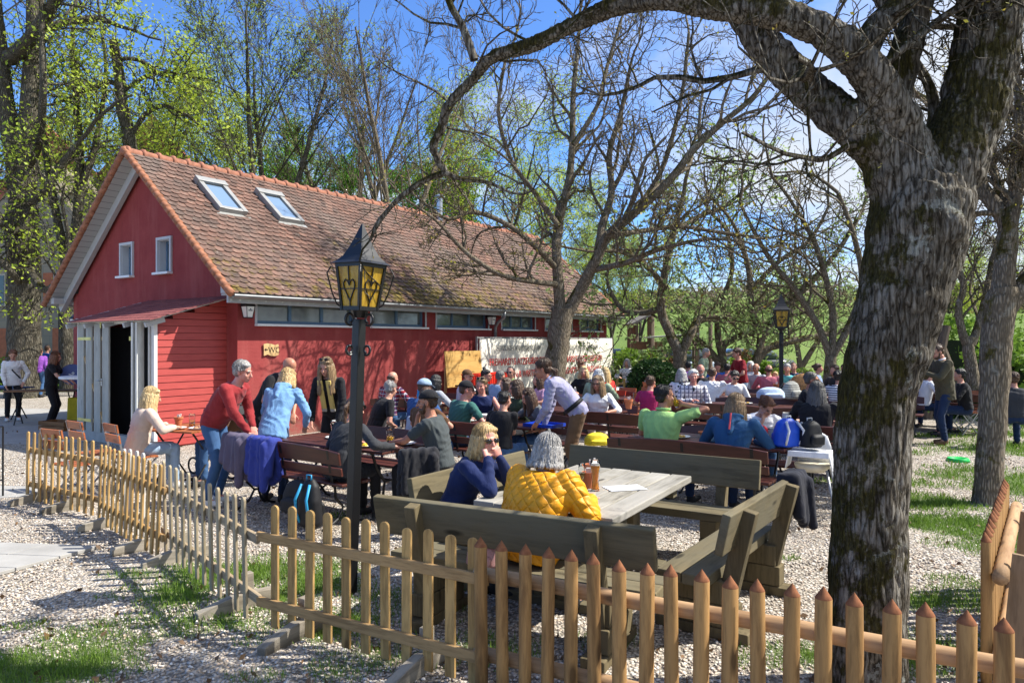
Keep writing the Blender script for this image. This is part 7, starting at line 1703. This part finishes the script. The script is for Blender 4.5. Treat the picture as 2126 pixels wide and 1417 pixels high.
    P('person in a bright blue jacket just right of the purple jacket',at(93,0,25).x,25,80,'stand',top='royal',legs='denim',hair=('brown','short'),arms=('side','hip'),sleeve='long',h=1.0)
    # --- middle row around the waiter
    def S(label,u,Y,face,**k): 
        return P(label,at(u,0,Y).x,Y,face,**k)
    S('man in a blue T-shirt and pale denim cap seated with his back turned',862,10.1,48,top='blue',legs='denim',hair=('brown','crop'),arms=('table','table'),near=1,h=1.03,extra=('cap:paledenim:paledenim:front',),head=(-22,8),wide=1.1,lean=12)
    S('man in a green T-shirt, black and white cap and sunglasses looking right',945,9.85,40,top='green',legs='darkdenim',hair=('brown','crop'),arms=('table','table'),near=1,h=1.02,extra=('cap:black:black:front','sunglasses'),head=(-38,6),skin='pink',lean=14,wide=1.05)
    S('dark haired boy in a black T-shirt seated with his back to the camera',1038,9.1,62,top='black',legs='denim',hair=('black','crop'),arms=('table','fold'),near=1,h=.90,head=(-12,8),lean=8)
    S('brown haired person mostly hidden behind the black backwards cap',876,9.3,60,top='brown',legs='denim',hair=('brown','short'),arms=('table','table'),h=.94)
    S('blonde woman in a navy V-neck with sunglasses on her head, facing the camera',1003,11.05,262,top='navy',legs='darkdenim',hair=('darkblonde','short'),arms=('table','table'),near=1,female=True,h=1.0,extra=('headglasses',),sleeve='none',head=(-8,6),skin='pink')
    S('girl with a dark bob and a dark green top looking left',1086,10.75,215,top='darkgreen',legs='black',hair=('brown','bob'),arms=('table','table'),near=1,female=True,h=.97,sleeve='half',head=(-25,8))
    S('teenage girl in a grey lettered T-shirt reaching across the table',1128,10.15,205,top='grey',legs='denim',hair=('brown','long'),arms=('lap',(.22,.50,.80)),near=1,female=True,h=.92,head=(-4,22),lean=16)
    P('waiter in a lavender checked shirt and leather breeches leaning over the table',.86,9.3,172,'stand',top='lavender:check:lightgrey',legs='leather',hair=('brown','lowpony'),lean=40,head=(0,14),arms=((-.10,.52,.86),(.18,.46,.80)),sleeve='long',near=2,h=1.06,extra=('beltbag','collar','socks'),legs_kind='shorts',shoes='brown',skin='tan',wide=1.05)
    S('man in a black T-shirt seated sideways just right of the lantern post',776,10.7,28,top='black',legs='charcoal',hair=('grey','crop'),arms=('lap','lap'),near=1,h=1.0,head=(30,10),lean=20,wide=1.1)
    S('man in a red and blue plaid shirt with his back turned by the wall',806,13.0,62,top='wine:plaid:navy',legs='denim',hair=('brown','balding'),arms=('table','table'),h=1.0,sleeve='long',head=(-20,4))
    S('person with dark hair and a grey hooded sweater behind the denim cap',893,12.3,48,top='lightgrey',legs='denim',hair=('black','bob'),arms=('table','table'),h=.97,sleeve='long',female=True,head=(-20,12))
    S('person in a white T-shirt and brown cap in front of the red crates',958,13.9,-20,top='white',legs='denim',hair=('brown','crop'),arms=('table','table'),extra=('cap:brown:brown:front','face'),head=(-10,8))
    S('woman with a dark hair bun and glasses in black left of the banner lettering',997,14.0,-15,top='black',legs='black',hair=('black','bun'),arms=('table','table'),female=True,extra=('glasses','face'),sleeve='long',head=(-6,4))
    S('grey haired man in a light blue shirt with his back turned before the banner',1030,13.5,48,top='greyblue',legs='denim',hair=('darkgrey','crop'),arms=('table','table'),sleeve='long',head=(0,4))
    S('man in a black and neon yellow jacket and sunglasses in front of the banner',1064,15.2,250,top='charcoal',legs='black',hair=('black','crop'),arms=('table','table'),sleeve='long',extra=('sunglasses','face','scollar:lime'),h=1.02)
    S('person in a black and white striped shirt beside the bob haired girl',1062,12.3,200,top='white:stripes:black',legs='denim',hair=('brown','long'),arms=('table','table'),female=True,sleeve='long',h=.92)
    S('person in a pink top half hidden behind the waiter',1128,13.2,210,top='rose',legs='denim',hair=('brown','long'),arms=('table','table'),female=True,h=.95)
    S('woman in a white blouse with glasses and light brown hair looking left',1242,11.6,262,top='white',legs='cream',hair=('darkblonde','long'),arms=('table','table'),near=1,female=True,extra=('glasses',),sleeve='half',head=(-18,4),skin='tan')
    S('laughing blonde woman in a black shirt in front of the banner lettering',1212,15.8,262,top='black',legs='black',hair=('lightblonde','bob'),arms=('table','table'),female=True,extra=('face',))
    S('white haired person in a pale green shirt with back turned',1238,14.0,60,top='sage',legs='cream',hair=('white','fluffy'),arms=('table','table'),sleeve='long',wide=1.1)
    S('woman in a red jacket with blonde hair at the right end of the banner',1262,14.9,120,top='brightred',legs='white',hair=('blonde','long'),arms=('table','table'),sleeve='long',female=True,hem=.08)
    S('dark haired person in a magenta T-shirt with back turned',1346,12.4,58,top='magenta',legs='darkdenim',hair=('brown','crop'),arms=('table','table'),near=1,h=.94)
    # --- right table
    q=AB(-3.32,7.66); P('man in a lime green polo shirt drinking beer, back turned',q.x,q.y,50,top='lime',legs='darkdenim',hair=('black','crop'),arms=('table','drink'),near=2,h=1.05,head=(-38,-2),lean=6,wide=1.16,skin='tan',extra=('collarback','glassdrink'))
    q=AB(-2.5,7.62); P('woman with long blonde hair in a blue hooded jacket with black sleeves, back turned',q.x,q.y,58,top='hoodblue',legs='darkdenim',hair=('darkblonde','long'),arms=('table','table'),near=2,female=True,h=1.0,extra=('hood','redzip'),sleeve='long',wide=1.22,lean=14,head=(-6,14))
    S('young woman in a white T-shirt leaning down with her hair in a high knot',1572,9.3,262,top='white',legs='denim',hair=('auburn','backbun'),arms=('table','chin'),near=1,female=True,h=.98,head=(28,38),lean=30)
    S('person with shoulder length grey hair in a black top, back turned',1693,9.55,60,top='black',legs='darkdenim',hair=('darkgrey','long'),arms=('table','table'),near=1,h=1.02,wide=1.18,lean=12,sleeve='half')
    S('bearded man in sunglasses and a black printed T-shirt looking right',1668,11.9,-30,top='black',legs='denim',hair=('darkgrey','short'),arms=('lap','table'),near=1,h=1.04,extra=('sunglasses','beard'),skin='tan',wide=1.08,head=(6,2))
    S('white haired man in a plaid shirt facing the camera with his hand on the table',1438,13.3,262,top='white:plaid:navy',legs='black',hair=('white','short'),arms=('lap',(.06,.36,.82)),near=1,sleeve='long',extra=('undershirt',),skin='pink',h=1.03)
    S('grey haired woman in a black and white dotted blouse, back turned',1413,14.4,68,top='white:dots:black',legs='black',hair=('grey','bob'),arms=('table','table'),female=True,sleeve='long')
    S('man with glasses and grey beard facing the camera behind the plaid shirt',1453,16.0,262,top='black',legs='black',hair=('grey','balding'),arms=('table','table'),extra=('glasses','greybeard','face'),sleeve='long',skin='pink',h=1.05,head=(-5,12))
    S('dark haired man in a white T-shirt with his back turned right of the plaid shirt',1476,14.4,62,top='white',legs='paledenim',hair=('brown','crop'),arms=('table','table'),wide=1.12,h=1.03)
    S('dark haired woman in a white top and sunglasses looking down',1521,14.5,262,top='white',legs='denim',hair=('black','short'),arms=('lap','table'),female=True,extra=('sunglasses','face'),sleeve='half',head=(5,20),lean=16)
    # --- far row
    P('man in a dark red T-shirt and jeans standing by the leaning fruit tree',at(1541,0,16.8).x,16.8,190,'stand',top='wine',legs='paledenim',hair=('brown','short'),arms=((-.12,.30,1.05),(.14,.30,1.05)),near=1,head=(0,14),h=1.0)
    P('grey haired person in a pale green top standing near the climbing frame',at(1456,0,19.5).x,19.5,-30,'stand',top='sage',legs='grey',hair=('grey','short'),arms=('side',(.16,.3,1.1)),sleeve='long',head=(0,12),h=.98)
    for lab,u,Y,f,k in (('seated person in a bright blue shirt looking down by the climbing frame',1488,19.0,262,dict(top='royal',hair=('brown','short'),sleeve='long',head=(0,20))),('seated person in a rust red shirt behind the sunglassed woman',1508,17.6,60,dict(top='pink',hair=('black','crop'),sleeve='long')),
        ('person in a violet shirt right of the forked tree trunk',1429,19.2,80,dict(top='purple',hair=('black','crop'))),('person in a pink shirt with thinning hair, back turned, near the second lantern',1596,16.6,70,dict(top='pink',hair=('brown','balding'),sleeve='long',wide=1.1)),
        ('elderly man with glasses in a grey jacket beside the leaning tree',1573,17.8,230,dict(top='lightgrey',hair=('grey','balding'),sleeve='long',skin='tan',extra=('glasses','face'))),('small child with light hair beside the pink shirt',1612,17.0,230,dict(top='cream',hair=('blonde','short'),h=.8)),
        ('person in a turquoise top just right of the second lantern post',1634,17.4,250,dict(top='teal',hair=('grey','short'))),('woman in a pale lilac sweater with her brown hair tied back',1688,17.6,-20,dict(top='greyblue',hair=('brown','backbun'),sleeve='long',female=True)),
        ('man in a dark navy jacket left of the big trunk, farther one',1752,17.4,250,dict(top='navy',hair=('black','crop'),sleeve='long')),('man in a dark jacket left of the big trunk, nearer one',1741,16.4,200,dict(top='charcoal',hair=('brown','short'),sleeve='long')),
        ('person with a dark hair bun in a white shirt with blue stripes, back turned',1738,13.4,55,dict(top='white:stripes:navy',hair=('black','backbun'),female=True,sleeve='half',near=1)),('tanned person in a white vest with dark glasses by the big trunk',1766,14.0,215,dict(top='white',hair=('brown','short'),skin='dark',sleeve='none',extra=('sunglasses','face'))),
        ('dark haired woman in a navy top by the reddish hedge',1326,20.8,-25,dict(top='navy',hair=('brown','short'),sleeve='long',female=True)),('fair haired child in pale blue by the reddish hedge',1342,20.2,200,dict(top='paledenim',hair=('blonde','short'),h=.82)),
        ('man in black with his back turned by the round bush',1358,19.4,70,dict(top='black',hair=('black','crop'),sleeve='long')),('blonde woman in black right of the man by the round bush',1383,19.8,215,dict(top='charcoal',hair=('blonde','short'),sleeve='long',female=True)),
        ('person in a white blouse at the far end of the house',1198,19.6,-10,dict(top='palegreen',hair=('auburn','short'),sleeve='long',female=True)),('woman with curly grey hair in a white patterned shirt near the hedge',1303,22.0,250,dict(top='white:dots:grey',hair=('grey','fluffy'),female=True,sleeve='long')),
        ('person in a white shirt right of the big trunk',1918,15.0,-15,dict(top='white',hair=('grey','crop'),extra=('cap:slate:slate:front',),sleeve='half')),('person in a dark cap seated behind the man in the tweed jacket',1938,16.0,190,dict(top='charcoal',hair=('brown','crop'),extra=('cap:slate:slate:front',),sleeve='long')),
        ('person in a black coat seated between the tweed jacket and the right trunk',2006,14.2,160,dict(top='black',hair=('black','short'),sleeve='long',wide=1.2)),('person in a black jacket seated right of the right trunk',2108,12.6,70,dict(top='charcoal',hair=('brown','short'),sleeve='long',wide=1.15,near=1)),
        ('grey haired man in a white jacket farther behind the second lantern',1560,19.4,240,dict(top='white',hair=('white','fluffy'),sleeve='long')),('man in dark blue behind the second lantern',1649,18.6,240,dict(top='navy',hair=('brown','crop')))):
        kk=dict(arms=('table','table'),legs='darkdenim'); kk.update(k); S(lab,u,Y,f,**kk)
    P('man in a brown tweed jacket and dark jeans standing and looking down at a phone',at(1962,0,13.2).x,13.2,178,'stand',top='tweed',legs='darkdenim',hair=('brown','crop'),arms=('phone','phone'),sleeve='long',near=1,h=1.06,wide=1.12,lean=5,head=(5,26),hem=.16,extra=('scollar:white','beard'),shoes='brown',foot=((0,.08),(0,-.05)),belly=.03)
# ================================================================ MAIN
SUN_EL,SUN_AZ=49,4
SUN,SKY=5.0,.09
EXPO=.85
build_ground(); build_sky(); build_house(); build_house_extras(); build_trees()
if 'build_furniture' in globals(): build_furniture()
if 'build_people' in globals(): build_people()
finish_blobs()
cd=bpy.data.cameras.new('camera'); co=bpy.data.objects.new('camera',cd); col.objects.link(co); co.location=(0,0,HC); co.rotation_euler=(R(90),0,0)
cd.sensor_width=36; cd.lens=36*FP/2126; cd.shift_y=-2.5/2126; cd.clip_end=1500; cd.clip_start=.05
sc.camera=co
sc.render.resolution_x=1024; sc.render.resolution_y=682
sc.view_settings.view_transform='Standard'; sc.view_settings.look='None'; sc.view_settings.gamma=1; sc.view_settings.exposure=EXPO
